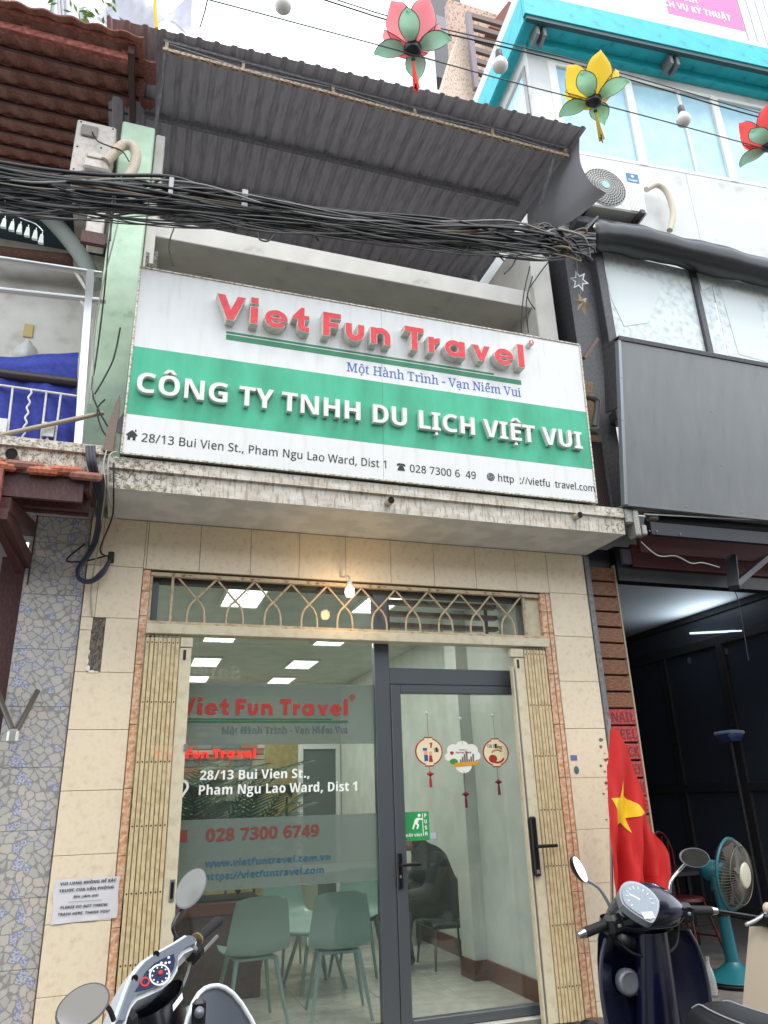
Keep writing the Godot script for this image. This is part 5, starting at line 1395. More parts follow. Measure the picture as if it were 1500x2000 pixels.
	for q in [[1347, 1290], [1418, 1272]]:
		var c := ax(q[0], q[1], X + 0.015)
		part(gw, "door_disc", MB.new().tube(PackedVector3Array([c, c - Vector3(0.008, 0, 0)]), 0.045, 16), mat("disc_grey", Color(0.45, 0.46, 0.48), 0.5))
	var tl := thing("tube_light", "thin lit fluorescent tube along the dark upper panel of the porch", "tube light", ax(1400, 1236, X - 0.02))
	var ta := ax(1348, 1237, X - 0.02)
	var tb := ax(1450, 1232, X - 0.02)
	part(tl, "tube", MB.new().tube(PackedVector3Array([ta, tb]), 0.014, 10), mat("tube_glow", Color(0.9, 0.95, 1), 0.5, 0.0, {"emission_enabled": true, "emission": Color(0.85, 0.93, 1.0), "emission_energy_multiplier": 0.55}))
	var ol := AreaLight3D.new()
	ol.name = "lamp"
	ol.area_size = Vector2(ta.distance_to(tb), 0.028)
	ol.light_energy = 0.8
	ol.light_color = Color(0.85, 0.93, 1.0)
	ol.shadow_enabled = true
	tl.add_child(ol)
	ol.position = (ta + tb) / 2 - tl.position + Vector3(-0.018, 0, 0)
	ol.rotation.y = PI / 2
	# blue pack by the glass wall
	var pc := ax(1425, 1437, X - 0.35)
	var pk := thing("blue_pack", "blue and white plastic pack on a slim stand by the porch glass", "pack", pc - Vector3(0, 0.07, 0))
	part(pk, "pack", MB.new().bev(pc, Vector3(0.22, 0.13, 0.30), 0.05), mat("pack_blue", Color(0.30, 0.38, 0.60), 0.4))
	part(pk, "pack_band", MB.new().bev(pc + Vector3(0, 0.03, 0), Vector3(0.223, 0.045, 0.303), 0.015), mat("pack_white", Color(0.66, 0.70, 0.78), 0.4))
	part(pk, "stand", MB.new().tube(PackedVector3Array([pc - Vector3(0, 0.064, 0), Vector3(pc.x, 0.052, pc.z)]), 0.02, 10), charcoal)
	# roller awning under the grey board
	var ra := thing("roller_awning", "retracted dark roller awning with a cast metal end bracket", "awning", Vector3(5.5, 3.3, 0.45))
	var alloy := patchy("cast_bracket", [[0.1, Color(0.42, 0.41, 0.39)], [0.7, Color(0.62, 0.61, 0.58)]], 0.2, 0.45, 0.03, 0.2, 0.5)
	var navy := mat("awning_navy", Color(0.085, 0.09, 0.12), 0.55)
	part(ra, "front_bar", MB.new().bar(az(1268, 1033, 0.56), az(1600, 1062, 0.56), 0.05, 0.11), navy)
	part(ra, "fabric_roll", MB.new().tube(PackedVector3Array([az(1268, 1020, 0.42), az(1600, 1040, 0.42)]), 0.07, 14), navy)
	part(ra, "white_cord", MB.new().tube(PackedVector3Array([az(1258, 1004, 0.60), az(1600, 1022, 0.60)]), 0.006, 6), mat("cord_white", Color(0.75, 0.75, 0.76), 0.5))
	part(ra, "red_strip", MB.new().span(az(1238, 1106, 0.04), az(1640, 1100, 0.01)), mat("dark_red_strip", Color(0.28, 0.06, 0.07), 0.6))
	part(ra, "red_strip", MB.new().span(az(1252, 1078, 0.20), az(1640, 1073, 0.16)), mat("dark_red_strip", Color(0.28, 0.06, 0.07), 0.6))
	part(ra, "lilac_strip", MB.new().span(az(1218, 1100, 0.03), az(1500, 1098, 0.0)), mat("lilac_strip", Color(0.34, 0.32, 0.36), 0.6))
	var bc := az(1240, 1012, 0.60)
	part(ra, "bracket", MB.new().span(bc + Vector3(-0.085, -0.05, -0.12), bc + Vector3(0.02, 0.09, 0.0), 0.015).span(bc + Vector3(-0.02, -0.16, -0.1), bc + Vector3(0.035, 0.07, 0.02), 0.012).span(bc + Vector3(0.04, -0.15, -0.06), bc + Vector3(0.085, -0.06, 0.03), 0.01), alloy)
	part(ra, "bracket_foot", MB.new().span(bc + Vector3(0.02, 0.092, -0.14), bc + Vector3(0.30, 0.115, -0.04), 0.005).span(bc + Vector3(0.20, 0.03, -0.12), bc + Vector3(0.29, 0.09, -0.05), 0.008), alloy)
	for q in [[1269, 1037], [1283, 1038], [1329, 1043]]:
		part(ra, "rivet", MB.new().ball(az(q[0], q[1], 0.594), Vector3(0.008, 0.008, 0.005), 8, 5), alloy)
	part(ra, "folding_arm", MB.new().bar(az(1428, 1088, 0.30), az(1434, 1148, 0.42), 0.09, 0.06).bar(az(1436, 1142, 0.42), az(1500, 1088, 0.2), 0.05, 0.05), mat("arm_dark", Color(0.20, 0.20, 0.22), 0.45, 0.3))
	part(ra, "loose_wire", MB.new().tube(smooth_line([az(1252, 1058, 0.5), az(1285, 1085, 0.45), az(1320, 1086, 0.4), az(1350, 1100, 0.4), az(1372, 1099, 0.4), az(1405, 1108, 0.38)]), 0.005, 5), mat("cord_white", Color(0.75, 0.75, 0.76), 0.5))
	part(ra, "hanging_wire", MB.new().tube(smooth_line([az(1432, 1150, 0.4), az(1441, 1170, 0.4), az(1452, 1230, 0.4), az(1462, 1290, 0.4)]), 0.004, 5), black)
	# blank grey board above the porch
	var sb := thing("blank_signboard", "blank dark grey metal signboard jutting out above the bar porch", "signboard", Vector3(3.725, 3.756, 0.65), "", true)
	sb.rotation.x = atan(0.26 / 1.444)
	var H := 1.467
	var gm := patchy("board_grey", [[0.0, Color(0.40, 0.405, 0.41)], [0.25, Color(0.435, 0.445, 0.45)], [0.7, Color(0.45, 0.46, 0.465)], [1.0, Color(0.475, 0.48, 0.475)]], 1.6, 0.32, 0.010, 0.0, 0.0, Vector3(2.2, 0.5, 1))
	part(sb, "panel", MB.new().span(Vector3(0.03, 0.0, -0.01), Vector3(3.6, H - 0.03, 0.0)), gm)
	part(sb, "edge_trim", MB.new().span(Vector3(0.0, -0.01, -0.05), Vector3(0.029, H, 0.006), 0.003), mat("trim_alu", Color(0.55, 0.57, 0.58), 0.35, 0.5))
	part(sb, "top_lip", MB.new().span(Vector3(0.0, H - 0.029, -0.22), Vector3(3.6, H + 0.012, 0.012), 0.003), charcoal)
	part(sb, "bottom_lip", MB.new().span(Vector3(0.03, -0.018, -0.22), Vector3(3.6, -0.001, 0.004), 0.002), gm)
	part(sb, "side_return", MB.new().span(Vector3(0.002, 0.85, -0.22), Vector3(0.02, H - 0.03, -0.052)), charcoal)
	for q in [[0.015, 1.10], [0.015, 0.72], [0.015, 0.10], [0.95, 0.92], [1.75, 0.98], [1.02, 0.44], [0.62, 0.03], [1.2, 0.03], [2.0, 0.5]]:
		part(sb, "screw", MB.new().ball(Vector3(q[0], q[1], 0.006 if q[0] < 0.03 else 0.001), Vector3(0.007, 0.007, 0.004), 8, 5), mat("screw_bright", Color(0.62, 0.62, 0.62), 0.4, 0.4))
	# first floor: charcoal frame, frosted panes, side panels
	var fw := thing("frosted_window", "charcoal framed window strip with old frosted panes above the grey board", "window", Vector3(5.5, 5.0, 0.2))
	var frost := patchy("frosted_pane", [[0.0, Color(0.52, 0.54, 0.53)], [0.2, Color(0.68, 0.71, 0.705)], [0.6, Color(0.76, 0.79, 0.785)], [1.0, Color(0.80, 0.82, 0.81)]], 0.9, 0.28, 0.016)
	var z := 0.2
	part(fw, "post", MB.new().span(Vector3(4.16, 4.9, z - 0.08), Vector3(4.25, 6.85, z + 0.05), 0.006), charcoal)
	part(fw, "post", MB.new().span(Vector3(4.252, 4.9, z - 0.06), Vector3(4.275, 6.85, z + 0.03), 0.004), black)
	part(fw, "post", MB.new().span(Vector3(5.40, 4.9, z - 0.06), Vector3(5.47, 6.85, z + 0.03), 0.005), charcoal)
	part(fw, "post", MB.new().span(Vector3(6.9, 4.9, z - 0.06), Vector3(6.98, 6.85, z + 0.03), 0.005), charcoal)
	part(fw, "pane", MB.new().span(Vector3(4.2755, 4.9, z - 0.02), Vector3(5.3995, 6.85, z - 0.008)), frost)
	part(fw, "pane", MB.new().span(Vector3(5.4705, 4.9, z - 0.02), Vector3(5.68, 6.85, z - 0.012)), frost)
	part(fw, "pane", MB.new().span(Vector3(5.69, 4.9, z - 0.016), Vector3(6.8995, 6.85, z - 0.006)), frost)
	part(fw, "pane", MB.new().span(Vector3(6.981, 4.9, z - 0.02), Vector3(8.4, 6.85, z - 0.008)), frost)
	part(fw, "sill", MB.new().span(Vector3(4.1, 4.80, z - 0.1), Vector3(8.4, 4.898, z + 0.06), 0.005), charcoal)
	var scrap := mat("peeled_film", Color(0.765, 0.79, 0.785), 0.5)
	part(fw, "peeled_film", MB.new().prism(PackedVector2Array([Vector2(0, 0), Vector2(0.24, -0.02), Vector2(0.18, -0.14), Vector2(0.02, -0.24)]), 0, 0.002, Transform3D(Basis(), az(1360, 532, z + 0.0))), scrap)
	part(fw, "peeled_film", MB.new().prism(PackedVector2Array([Vector2(0, 0), Vector2(0.62, -0.03), Vector2(0.70, -0.10), Vector2(0.42, -0.62), Vector2(0.12, -0.72), Vector2(0.02, -0.4)]), 0, 0.002, Transform3D(Basis(), az(1180, 520, z - 0.006))), scrap)
	part(fw, "peeled_film", MB.new().prism(PackedVector2Array([Vector2(0, 0), Vector2(0.5, -0.02), Vector2(0.48, -0.9), Vector2(0.05, -0.86)]), 0, 0.002, Transform3D(Basis(), az(1405, 560, z - 0.004))), scrap)
	# dark side panels between the two houses
	part(h, "side_panel", MB.new().span(Vector3(3.86, 3.8, -0.9), Vector3(4.158, 6.9, z - 0.05)), charcoal)
	part(h, "side_gap", MB.new().span(Vector3(3.735, 3.8, -0.9), Vector3(3.857, 6.8, -0.30)), black)
	part(h, "brown_board", MB.new().span(Vector3(3.60, 4.42, 0.28), Vector3(3.86, 5.13, 0.30), 0.003), patchy("brown_ply", [[0.2, Color(0.40, 0.31, 0.22)], [0.8, Color(0.50, 0.40, 0.30)]], 0.5, 0.7, 0.02))
	part(h, "strut", MB.new().bar(az(1140, 700, 0.42), az(1166, 662, 0.35), 0.03, 0.03), patchy("rusty_tube", [[0.2, Color(0.28, 0.18, 0.14)], [0.7, Color(0.42, 0.33, 0.29)]], 0.2, 0.7, 0.03))
	var sp := thing("perforated_box", "dark perforated metal cabinet squeezed between the two signs", "cabinet", az(1190, 985, 0.45))
	var pa := az(1160, 982, 0.42)
	var perf := mat("perforated_brown", Color.WHITE, 0.5, 0.4)
	var pim := Image.create(64, 64, false, Image.FORMAT_RGB8)
	pim.fill(Color(0.27, 0.22, 0.20))
	for yy in 4:
		for xx in 4:
			pim.fill_rect(Rect2i(xx * 16 + (8 if yy % 2 else 0), yy * 16 + 4, 7, 7), Color(0.05, 0.04, 0.04))
	perf.albedo_texture = ImageTexture.create_from_image(pim)
	perf.uv1_triplanar = true; perf.uv1_world_triplanar = true; perf.uv1_scale = Vector3.ONE / 0.08
	part(sp, "cabinet", MB.new().span(Vector3(3.52, 3.74, 0.22), Vector3(3.74, 4.42, 0.44), 0.006), perf)
	part(sp, "cabinet_edge", MB.new().span(Vector3(3.741, 3.74, 0.30), Vector3(3.762, 4.425, 0.445), 0.003), charcoal)
	var dp := thing("drain_elbow", "grey plastic drain elbow beside the sign edge", "pipe", az(1160, 840, 0.50))
	part(dp, "pipe", MB.new().tube(smooth_line([az(1140, 776, 0.45), az(1155, 776, 0.5), az(1166, 784, 0.5), az(1166, 800, 0.5), az(1161, 834, 0.5)], 5), 0.030, 12), mat("pvc_dark", Color(0.36, 0.35, 0.34), 0.5))
	part(dp, "pipe_mouth", MB.new().tube(PackedVector3Array([az(1156, 841, 0.48), az(1172, 842, 0.56)]), 0.036, 14), mat("pvc_dark", Color(0.36, 0.35, 0.34), 0.5))
	# two foil stars
	for i in 2:
		var c: Vector3 = [az(1131, 549, 0.5), az(1137, 594, 0.5)][i]
		var st := thing("star_ornament", ["silver open star ornament hanging on the dark post", "crumpled gold star ornament hanging under the silver star"][i], "ornament", c, "foil stars hanging between the houses")
		var sm: Material = mat("star_silver", Color(0.60, 0.61, 0.60), 0.3, 0.7) if i == 0 else mat("star_gold", Color(0.58, 0.52, 0.42), 0.4, 0.5)
		var ou := PackedVector2Array()
		var inn := PackedVector2Array()
		for k in 12:
			var a := PI / 2 + TAU * k / 12 + 0.25
			var r := (0.115 if k % 2 == 0 else 0.055) * (1.0 if i == 0 else 0.9 + 0.2 * rng.randf())
			ou.append(Vector2(cos(a), sin(a)) * r * Vector2(0.8, 1.1))
			inn.append(Vector2(cos(a), sin(a)) * r * Vector2(0.8, 1.1) * 0.74)
		if i == 0:
			var mb := MB.new()
			for k in 12:
				var q := PackedVector2Array([ou[k], ou[(k + 1) % 12], inn[(k + 1) % 12], inn[k]])
				mb.prism(q, -0.006, 0.006, Transform3D(Basis(Vector3.UP, -0.3), c))
			part(st, "star_frame", mb, sm)
			part(st, "star_centre", MB.new().prism(inn, -0.002, 0.002, Transform3D(Basis(Vector3.UP, -0.3), c)), mat("star_grey", Color(0.33, 0.33, 0.33), 0.5))
		else:
			var mb := MB.new()
			var tip := c + Vector3(0, 0, 0.035)
			for k in 12: mb.tri(c + Vector3(ou[k].x, ou[k].y, 0), c + Vector3(ou[(k + 1) % 12].x, ou[(k + 1) % 12].y, 0), tip + Vector3(rng.randf_range(-0.01, 0.01), 0, 0))
			part(st, "star_foil", mb, sm)
		part(st, "thread", MB.new().tube(PackedVector3Array([c + Vector3(0, 0.1, 0), c + Vector3(0.01, 0.32 - 0.1 * i, 0)]), 0.002, 5), mat("cord_clear", Color(0.50, 0.50, 0.47), 0.6))
	# rolled black tarpaulin above the frosted window
	var tp := thing("rolled_tarpaulin", "rolled glossy black tarpaulin slung above the frosted window", "tarpaulin", az(1320, 500, 0.45))
	var cl := []
	for q in [[1150, 462], [1170, 462], [1210, 466], [1270, 478], [1340, 495], [1410, 512], [1500, 534], [1640, 568]]: cl.append(az(q[0], q[1], 0.36))
	var line := smooth_line(cl, 6)
	var rr := []
	for i in line.size(): rr.append(0.158 + 0.005 * sin(i * 1.3) + 0.010 * sin(i * 0.5) - (0.05 * (1.0 - i / 4.0) if i < 4 else 0.0))
	part(tp, "roll", MB.new().tube(line, 0.1, 14, rr), mat("tarp_black", Color(0.13, 0.13, 0.14), 0.28))
	part(tp, "loose_end", MB.new().bar(az(1140, 452, 0.5), az(1165, 425, 0.45), 0.05, 0.02), charcoal)
	# ---- upper floor, askew: white cladding, window strip, turquoise eaves
	var up := thing("white_upper_floor", "white clad upper floor with blue windows and turquoise eaves above the bar", "building", Vector3(3.92, 0, -0.1), "", true)
	up.rotation.y = TURN
	var clad := patchy("white_cladding", [[0.0, Color(0.66, 0.66, 0.64)], [0.2, Color(0.735, 0.74, 0.73)], [0.9, Color(0.765, 0.77, 0.765)]], 2.2, 0.6, 0.008)
	var alu := mat("white_alu", Color(0.84, 0.84, 0.82), 0.4)
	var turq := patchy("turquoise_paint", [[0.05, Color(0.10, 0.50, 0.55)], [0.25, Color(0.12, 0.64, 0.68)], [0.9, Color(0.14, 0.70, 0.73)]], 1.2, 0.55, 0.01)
	var blueg := patchy("blue_pane", [[0.1, Color(0.60, 0.74, 0.79)], [0.9, Color(0.66, 0.79, 0.83)]], 1.5, 0.22, 0.01)
	var vb := aw(1258, 324).y
	var vt := aw(1230, 153).y
	part(up, "cladding", MB.new().span(Vector3(0.02, 6.7, -0.12), Vector3(1.9, vb, 0.0)), clad)
	part(up, "cladding", MB.new().span(Vector3(1.904, 6.7, -0.12), Vector3(4.6, vb, 0.0)), clad)
	part(up, "cladding", MB.new().span(Vector3(0.02, vt, -0.12), Vector3(1.78, vt + 1.25, 0.0)), clad)
	part(up, "cladding", MB.new().span(Vector3(1.784, vt, -0.12), Vector3(4.6, vt + 1.25, 0.0)), clad)
	part(up, "side_cladding", MB.new().span(Vector3(0.0, 6.7, -4.0), Vector3(0.016, vt + 1.25, -0.002)), clad)
	# window strip
	var us := [aw(1072, 113).x + 0.02, aw(1240, 235).x, aw(1417, 285).x, aw(1417, 285).x * 2 - aw(1240, 235).x, aw(1417, 285).x * 3 - 2 * aw(1240, 235).x]
	var mv := aw(1345, 260).x
	part(up, "corner_post", MB.new().span(Vector3(0.018, vb, -0.10), Vector3(us[0] - 0.04, vt, -0.002)), clad)
	for i in 5:
		var u: float = us[i]
		part(up, "window_post", MB.new().span(Vector3(u - 0.055, vb + 0.001, -0.09), Vector3(u + 0.055, vt - 0.001, 0.012), 0.006), alu)
		if i < 4:
			var u2: float = us[i + 1]
			var wn := part(up, "window", MB.new().span(Vector3(u + 0.0555, vb + 0.001, -0.07), Vector3(u2 - 0.0555, vb + 0.05, 0.006), 0.004).span(Vector3(u + 0.0555, vt - 0.05, -0.07), Vector3(u2 - 0.0555, vt - 0.001, 0.006), 0.004), alu)
			part(wn, "pane", MB.new().span(Vector3(u + 0.0556, vb + 0.051, -0.05), Vector3(u2 - 0.0556, vt - 0.051, -0.03)), blueg)
			if i == 1 or i == 2:
				var um: float = mv if i == 1 else mv + (us[2] - us[1])
				part(wn, "mullion", MB.new().span(Vector3(um - 0.014, vb + 0.051, -0.03), Vector3(um + 0.014, vt - 0.051, -0.005)), alu)
	# side window
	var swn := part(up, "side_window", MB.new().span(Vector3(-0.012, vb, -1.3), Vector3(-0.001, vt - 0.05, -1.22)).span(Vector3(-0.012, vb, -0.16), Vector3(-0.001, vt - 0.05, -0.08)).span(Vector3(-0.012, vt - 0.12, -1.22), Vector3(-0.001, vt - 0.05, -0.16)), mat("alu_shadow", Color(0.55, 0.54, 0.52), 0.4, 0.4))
	part(swn, "pane", MB.new().span(Vector3(-0.006, vb, -1.22), Vector3(-0.002, vt - 0.12, -0.16)), blueg)
	# eaves
	var e0 := aw(1060, 34, 0.34)
	var yb := aw(1300, 95, 0.34).y
	part(up, "soffit", MB.new().span(Vector3(-0.12, yb + 0.05, -3.5), Vector3(4.7, yb + 0.09, 0.30)), turq)
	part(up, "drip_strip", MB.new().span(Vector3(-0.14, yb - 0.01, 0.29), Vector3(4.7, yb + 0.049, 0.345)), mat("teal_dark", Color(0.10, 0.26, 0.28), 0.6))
	part(up, "fascia", MB.new().span(Vector3(-0.16, yb + 0.05, 0.305), Vector3(4.7, yb + 0.42, 0.36), 0.004), turq)
	part(up, "side_fascia", MB.new().span(Vector3(-0.16, yb - 0.02, -3.5), Vector3(-0.125, yb + 0.42, 0.30)), turq)
	part(up, "inner_beam", MB.new().span(Vector3(0.02, yb - 0.06, 0.004), Vector3(4.6, yb + 0.048, 0.10)), turq)
	for u in [0.06, 1.86, 3.6]:
		part(up, "eaves_bracket", MB.new().span(Vector3(u - 0.05, yb - 0.14, 0.10), Vector3(u - 0.01, yb + 0.045, 0.28)).span(Vector3(u + 0.04, yb - 0.14, 0.10), Vector3(u + 0.08, yb + 0.045, 0.28)), mat("bracket_grey", Color(0.42, 0.44, 0.44), 0.6))
	part(up, "roof", MB.new().span(Vector3(-0.12, yb + 0.10, -4.0), Vector3(4.7, yb + 0.42, 0.30)), clad)
	# air conditioner on the white wall
	var ac := thing("air_conditioner", "white air conditioner with a round fan grille on the white upper wall", "air conditioner", Vector3(3.92, 0, -0.1), "", true)
	ac.rotation.y = TURN
	var o := 0.32
	var tr := aw(1250, 338, o)
	var br := aw(1266, 418, o)
	var x0 := tr.x - 0.86
	var acw := mat("ac_white", Color(0.80, 0.80, 0.78), 0.45)
	part(ac, "casing", MB.new().span(Vector3(x0, br.y, 0.03), Vector3(tr.x, tr.y, o), 0.015), acw)
	var fc := aw(1180, 366, o)
	var fr := 0.255
	var gri := MB.new()
	for k in 9:
		var rr2 := fr * (k + 1) / 9.0
		var ring := PackedVector3Array()
		for j in 37: ring.append(Vector3(fc.x + cos(TAU * j / 36) * rr2, fc.y + sin(TAU * j / 36) * rr2, o + 0.028 - 0.02 * pow(k / 8.0, 3)))
		gri.tube(ring, 0.0035, 4, null, false)
	for k in 36:
		var a := TAU * k / 36
		var pts := PackedVector3Array()
		for j in 5:
			var q := 0.18 + 0.82 * j / 4.0
			pts.append(Vector3(fc.x + cos(a + 0.9 * (1 - q)) * fr * q, fc.y + sin(a + 0.9 * (1 - q)) * fr * q, o + 0.03 - 0.02 * pow(q, 3)))
		gri.tube(pts, 0.003, 4, null, false)
	part(ac, "fan_well", MB.new().tube(PackedVector3Array([Vector3(fc.x, fc.y, o + 0.001), Vector3(fc.x, fc.y, o + 0.004)]), fr, 32), mat("well_grey", Color(0.30, 0.30, 0.30), 0.7))
	var gp := part(ac, "fan_grille", gri, acw)
	part(gp, "grille_boss", MB.new().tube(PackedVector3Array([Vector3(fc.x, fc.y, o + 0.02), Vector3(fc.x, fc.y, o + 0.04)]), 0.045, 18), mat("boss_teal", Color(0.55, 0.72, 0.74), 0.4))
	for k in 3:
		var a := TAU * k / 3 + 0.4
		part(ac, "fan_blade", MB.new().prism(PackedVector2Array([Vector2(0.03, -0.03), Vector2(0.20, -0.08), Vector2(0.23, 0.03), Vector2(0.05, 0.04)]), 0.006, 0.010, Transform3D(Basis(Vector3.BACK, a), Vector3(fc.x, fc.y, o))), mat("blade_grey", Color(0.42, 0.42, 0.42), 0.5))
	part(ac, "side_panel", MB.new().span(Vector3(tr.x - 0.20, br.y + 0.01, o + 0.001), Vector3(tr.x - 0.02, tr.y - 0.01, o + 0.006), 0.002), acw)
	var lb := Vector3(tr.x - 0.19, tr.y - 0.17, o + 0.0065)
	var lbl := part(ac, "maker_label", MB.new().span(lb, lb + Vector3(0.15, 0.13, 0.002)), mat("label_blue", Color(0.16, 0.42, 0.58), 0.5))
	write(lbl, "lettering", "Casper", font("Droid Serif", true), mat("print_white", Color(0.90, 0.90, 0.88), 0.6), lb + Vector3(0.02, 0.02, 0.0025), Basis(), 0.11, 0.03, 0.001)
	part(lbl, "emblem", MB.new().prism(oval(Vector2(lb.x + 0.075, lb.y + 0.09), Vector2(0.018, 0.018), 10), lb.z + 0.0025, lb.z + 0.0035), mat("print_white", Color(0.90, 0.90, 0.88), 0.6))
	var lv := MB.new()
	for k in 9: lv.span(Vector3(tr.x - 0.185 + k * 0.018, br.y + 0.03, o + 0.0065), Vector3(tr.x - 0.177 + k * 0.018, br.y + 0.26, o + 0.010))
	part(ac, "louvre_strip", lv, acw)
	part(ac, "bracket", MB.new().span(Vector3(x0 + 0.1, br.y - 0.05, 0.0), Vector3(x0 + 0.15, br.y - 0.001, o + 0.05)).span(Vector3(tr.x - 0.12, br.y - 0.05, 0.0), Vector3(tr.x - 0.07, br.y - 0.001, o + 0.05)), charcoal)
	part(ac, "drip_tray", MB.new().span(Vector3(x0 + 0.05, br.y - 0.16, 0.02), Vector3(tr.x - 0.02, br.y - 0.06, 0.22), 0.01), charcoal)
	var loop := []
	for q in [[1262, 370], [1282, 361], [1300, 372], [1312, 400], [1314, 425], [1308, 450]]: loop.append(aw(q[0], q[1], 0.14))
	part(ac, "wrapped_pipe", MB.new().tube(smooth_line(loop), 0.034, 10), patchy("pipe_wrap_white", [[0.1, Color(0.60, 0.54, 0.46)], [0.5, Color(0.78, 0.74, 0.68)], [0.9, Color(0.82, 0.80, 0.76)]], 0.12, 0.8, 0.03, 0.4))

# ---------------------------------------------------------------- what stands behind and across the lane
func build_background() -> void:
	var white := patchy("far_white", [[0.0, Color(0.74, 0.74, 0.73)], [0.3, Color(0.80, 0.80, 0.79)], [1.0, Color(0.84, 0.84, 0.83)]], 3.0, 0.85, 0.01)
	# pale house behind, right of the awning
	var a := thing("rear_white_house", "tall white house rising behind the awning with a dark shutter", "building", Vector3(6.5, 0, -9.5))
	part(a, "wall", MB.new().span(az(893, 30, -7.0) * Vector3(1, 0, 1), Vector3(12, 24, -12)), white)
	var dk := mat("shutter_dark", Color(0.28, 0.28, 0.31), 0.6)
	var pa := az(845, 60, -6.9)
	var pb := az(893, -60, -6.9)
	part(a, "dark_shutter", MB.new().span(Vector3(pa.x, pa.y - 1.3, -7.2), Vector3(pb.x, pb.y, -6.9)), dk)
	part(a, "grey_band", MB.new().span(az(838, 96, -6.88), az(880, 62, -7.2)), mat("band_grey", Color(0.52, 0.52, 0.53), 0.8))
	part(a, "dark_window", MB.new().span(az(838, 145, -6.86), az(872, 112, -7.2)), dk)
	part(a, "pale_column", MB.new().span(az(832, 180, -6.8), az(842, 105, -7.0)), white)
	# bare marbled wall and a fire stair
	var stain := patchy("bare_marbled", [[0.2, Color(0.60, 0.45, 0.38)], [0.4, Color(0.76, 0.66, 0.58)], [0.6, Color(0.74, 0.72, 0.68)], [0.8, Color(0.80, 0.70, 0.60)]], 1.0, 0.9, 0.03, 0.2, 0.0, Vector3(2.2, 0.7, 1))
	var w := thing("bare_wall", "rough unpainted wall end with pink and grey plaster streaks", "wall", Vector3(4.0, 0, -3.6))
	var q0 := az(858, 190, -3.5)
	var q1 := az(928, 195, -3.5)
	var q2 := az(918, 58, -3.5)
	var q3 := az(896, 66, -3.5)
	part(w, "wall", MB.new().prism(PackedVector2Array([Vector2(q0.x, q0.y - 1.5), Vector2(q1.x, q0.y - 1.5), Vector2(q1.x, q1.y), Vector2(q2.x + 0.05, q2.y), Vector2(q3.x, q3.y), Vector2(q0.x, q0.y)]), -3.9, -3.5), stain)
	var inw := az(975, 178, -4.2)
	part(w, "inner_wall", MB.new().span(Vector3(q1.x, q0.y - 1.5, -4.4), Vector3(inw.x + 1.4, az(960, 25, -4.2).y, -4.2)), patchy("bare_brick_wash", [[0.2, Color(0.58, 0.40, 0.32)], [0.5, Color(0.72, 0.68, 0.64)], [0.8, Color(0.74, 0.55, 0.45)]], 1.2, 0.9, 0.02, 0.1, 0.0, Vector3(1.5, 1, 1)))
	var s := thing("fire_stair", "brown steel stair with open treads behind the awning", "stair", Vector3(4.4, 9, -3.4))
	var br := mat("stair_brown", Color(0.35, 0.28, 0.26), 0.6)
	part(s, "stringer", MB.new().bar(az(914, 28, -3.3), az(930, 175, -3.3), 0.10, 0.10), mat("stair_mauve", Color(0.45, 0.40, 0.43), 0.6))
	for i in 7:
		var p := az(916 + i * 2.2, 30 + i * 22, -3.3)
		part(s, "tread", MB.new().bar(p, az(1000 + i * 0.5, 54 + i * 22, -3.3), 0.06, 0.12), br)
	part(s, "landing", MB.new().prism(PackedVector2Array([Vector2(0, 0), Vector2(1.4, 0), Vector2(1.4, 1.0), Vector2(0.55, 1.0)]), -0.3, 0.0, Transform3D(Basis(), az(955, 52, -3.9))), mat("clay_landing", Color(0.45, 0.25, 0.20), 0.8))
	# pink banner on the roof terrace
	var bn := thing("pink_banner", "pink banner with white capitals on the roof above the turquoise eaves", "banner", Vector3(3.92, 0, -0.1), "", true)
	bn.rotation.y = TURN
	var o := -0.9
	var b0 := aw(1290, -40, o)
	var b1 := aw(1456, 62, o)
	part(bn, "cloth", MB.new().span(Vector3(b0.x, b1.y, o - 0.01), Vector3(b1.x, b0.y + 0.6, o)), mat("banner_pink", Color(0.80, 0.42, 0.62), 0.6))
	var tw := mat("print_white", Color(0.90, 0.90, 0.88), 0.6)
	write(bn, "lettering", "DỊCH VỤ KỸ THUẬT", font("Droid Sans", true), tw, Vector3(b1.x - 1.62, aw(1428, 42, o).y, o + 0.002), Basis(), 1.40, 0.14, 0.003)
	write(bn, "lettering", "TRUNG TÂM ĐIÊU HÀNH", font("Droid Sans", true), tw, Vector3(b1.x - 2.55, aw(1428, 42, o).y + 0.24, o + 0.002), Basis(), 1.75, 0.14, 0.003)
	var hem := MB.new().span(Vector3(b0.x - 1.2, b1.y - 0.22, o - 0.008), Vector3(b1.x, b1.y - 0.002, o - 0.001))
	part(bn, "white_hem", hem, tw)
	var rw := thing("white_ribbed_wall", "white ribbed metal wall on the roof terrace beside the banner", "wall", Vector3(3.92, 0, -0.1), "", true)
	rw.rotation.y = TURN
	var rbm := mat("ribbed_white", Color(0.80, 0.81, 0.80), 0.5)
	var ub := aw(1450, 60, -1.0)
	for k in 26:
		part(rw, "rib_panel", MB.new().span(Vector3(ub.x - 0.2 + k * 0.09, ub.y - 0.8, -1.10), Vector3(ub.x - 0.2 + k * 0.09 + 0.084, ub.y + 2.2, -1.0 + 0.012 * (k % 2)), 0.004), rbm)
	# pale house and sheet behind the clay roof
	var c := thing("rear_pale_house", "pale house with pipes and a hanging sheet behind the clay roof", "building", Vector3(-1.8, 0, -7))
	part(c, "wall", MB.new().span(Vector3(-6, 0, -9), az(88, 60, -6.0) * Vector3(1, 0, 1) + Vector3(0, 22, 0)), white)
	part(c, "green_panel", MB.new().span(az(93, 60, -6.1), az(110, -20, -6.3)), mat("green_shutter", Color(0.50, 0.62, 0.57), 0.7))
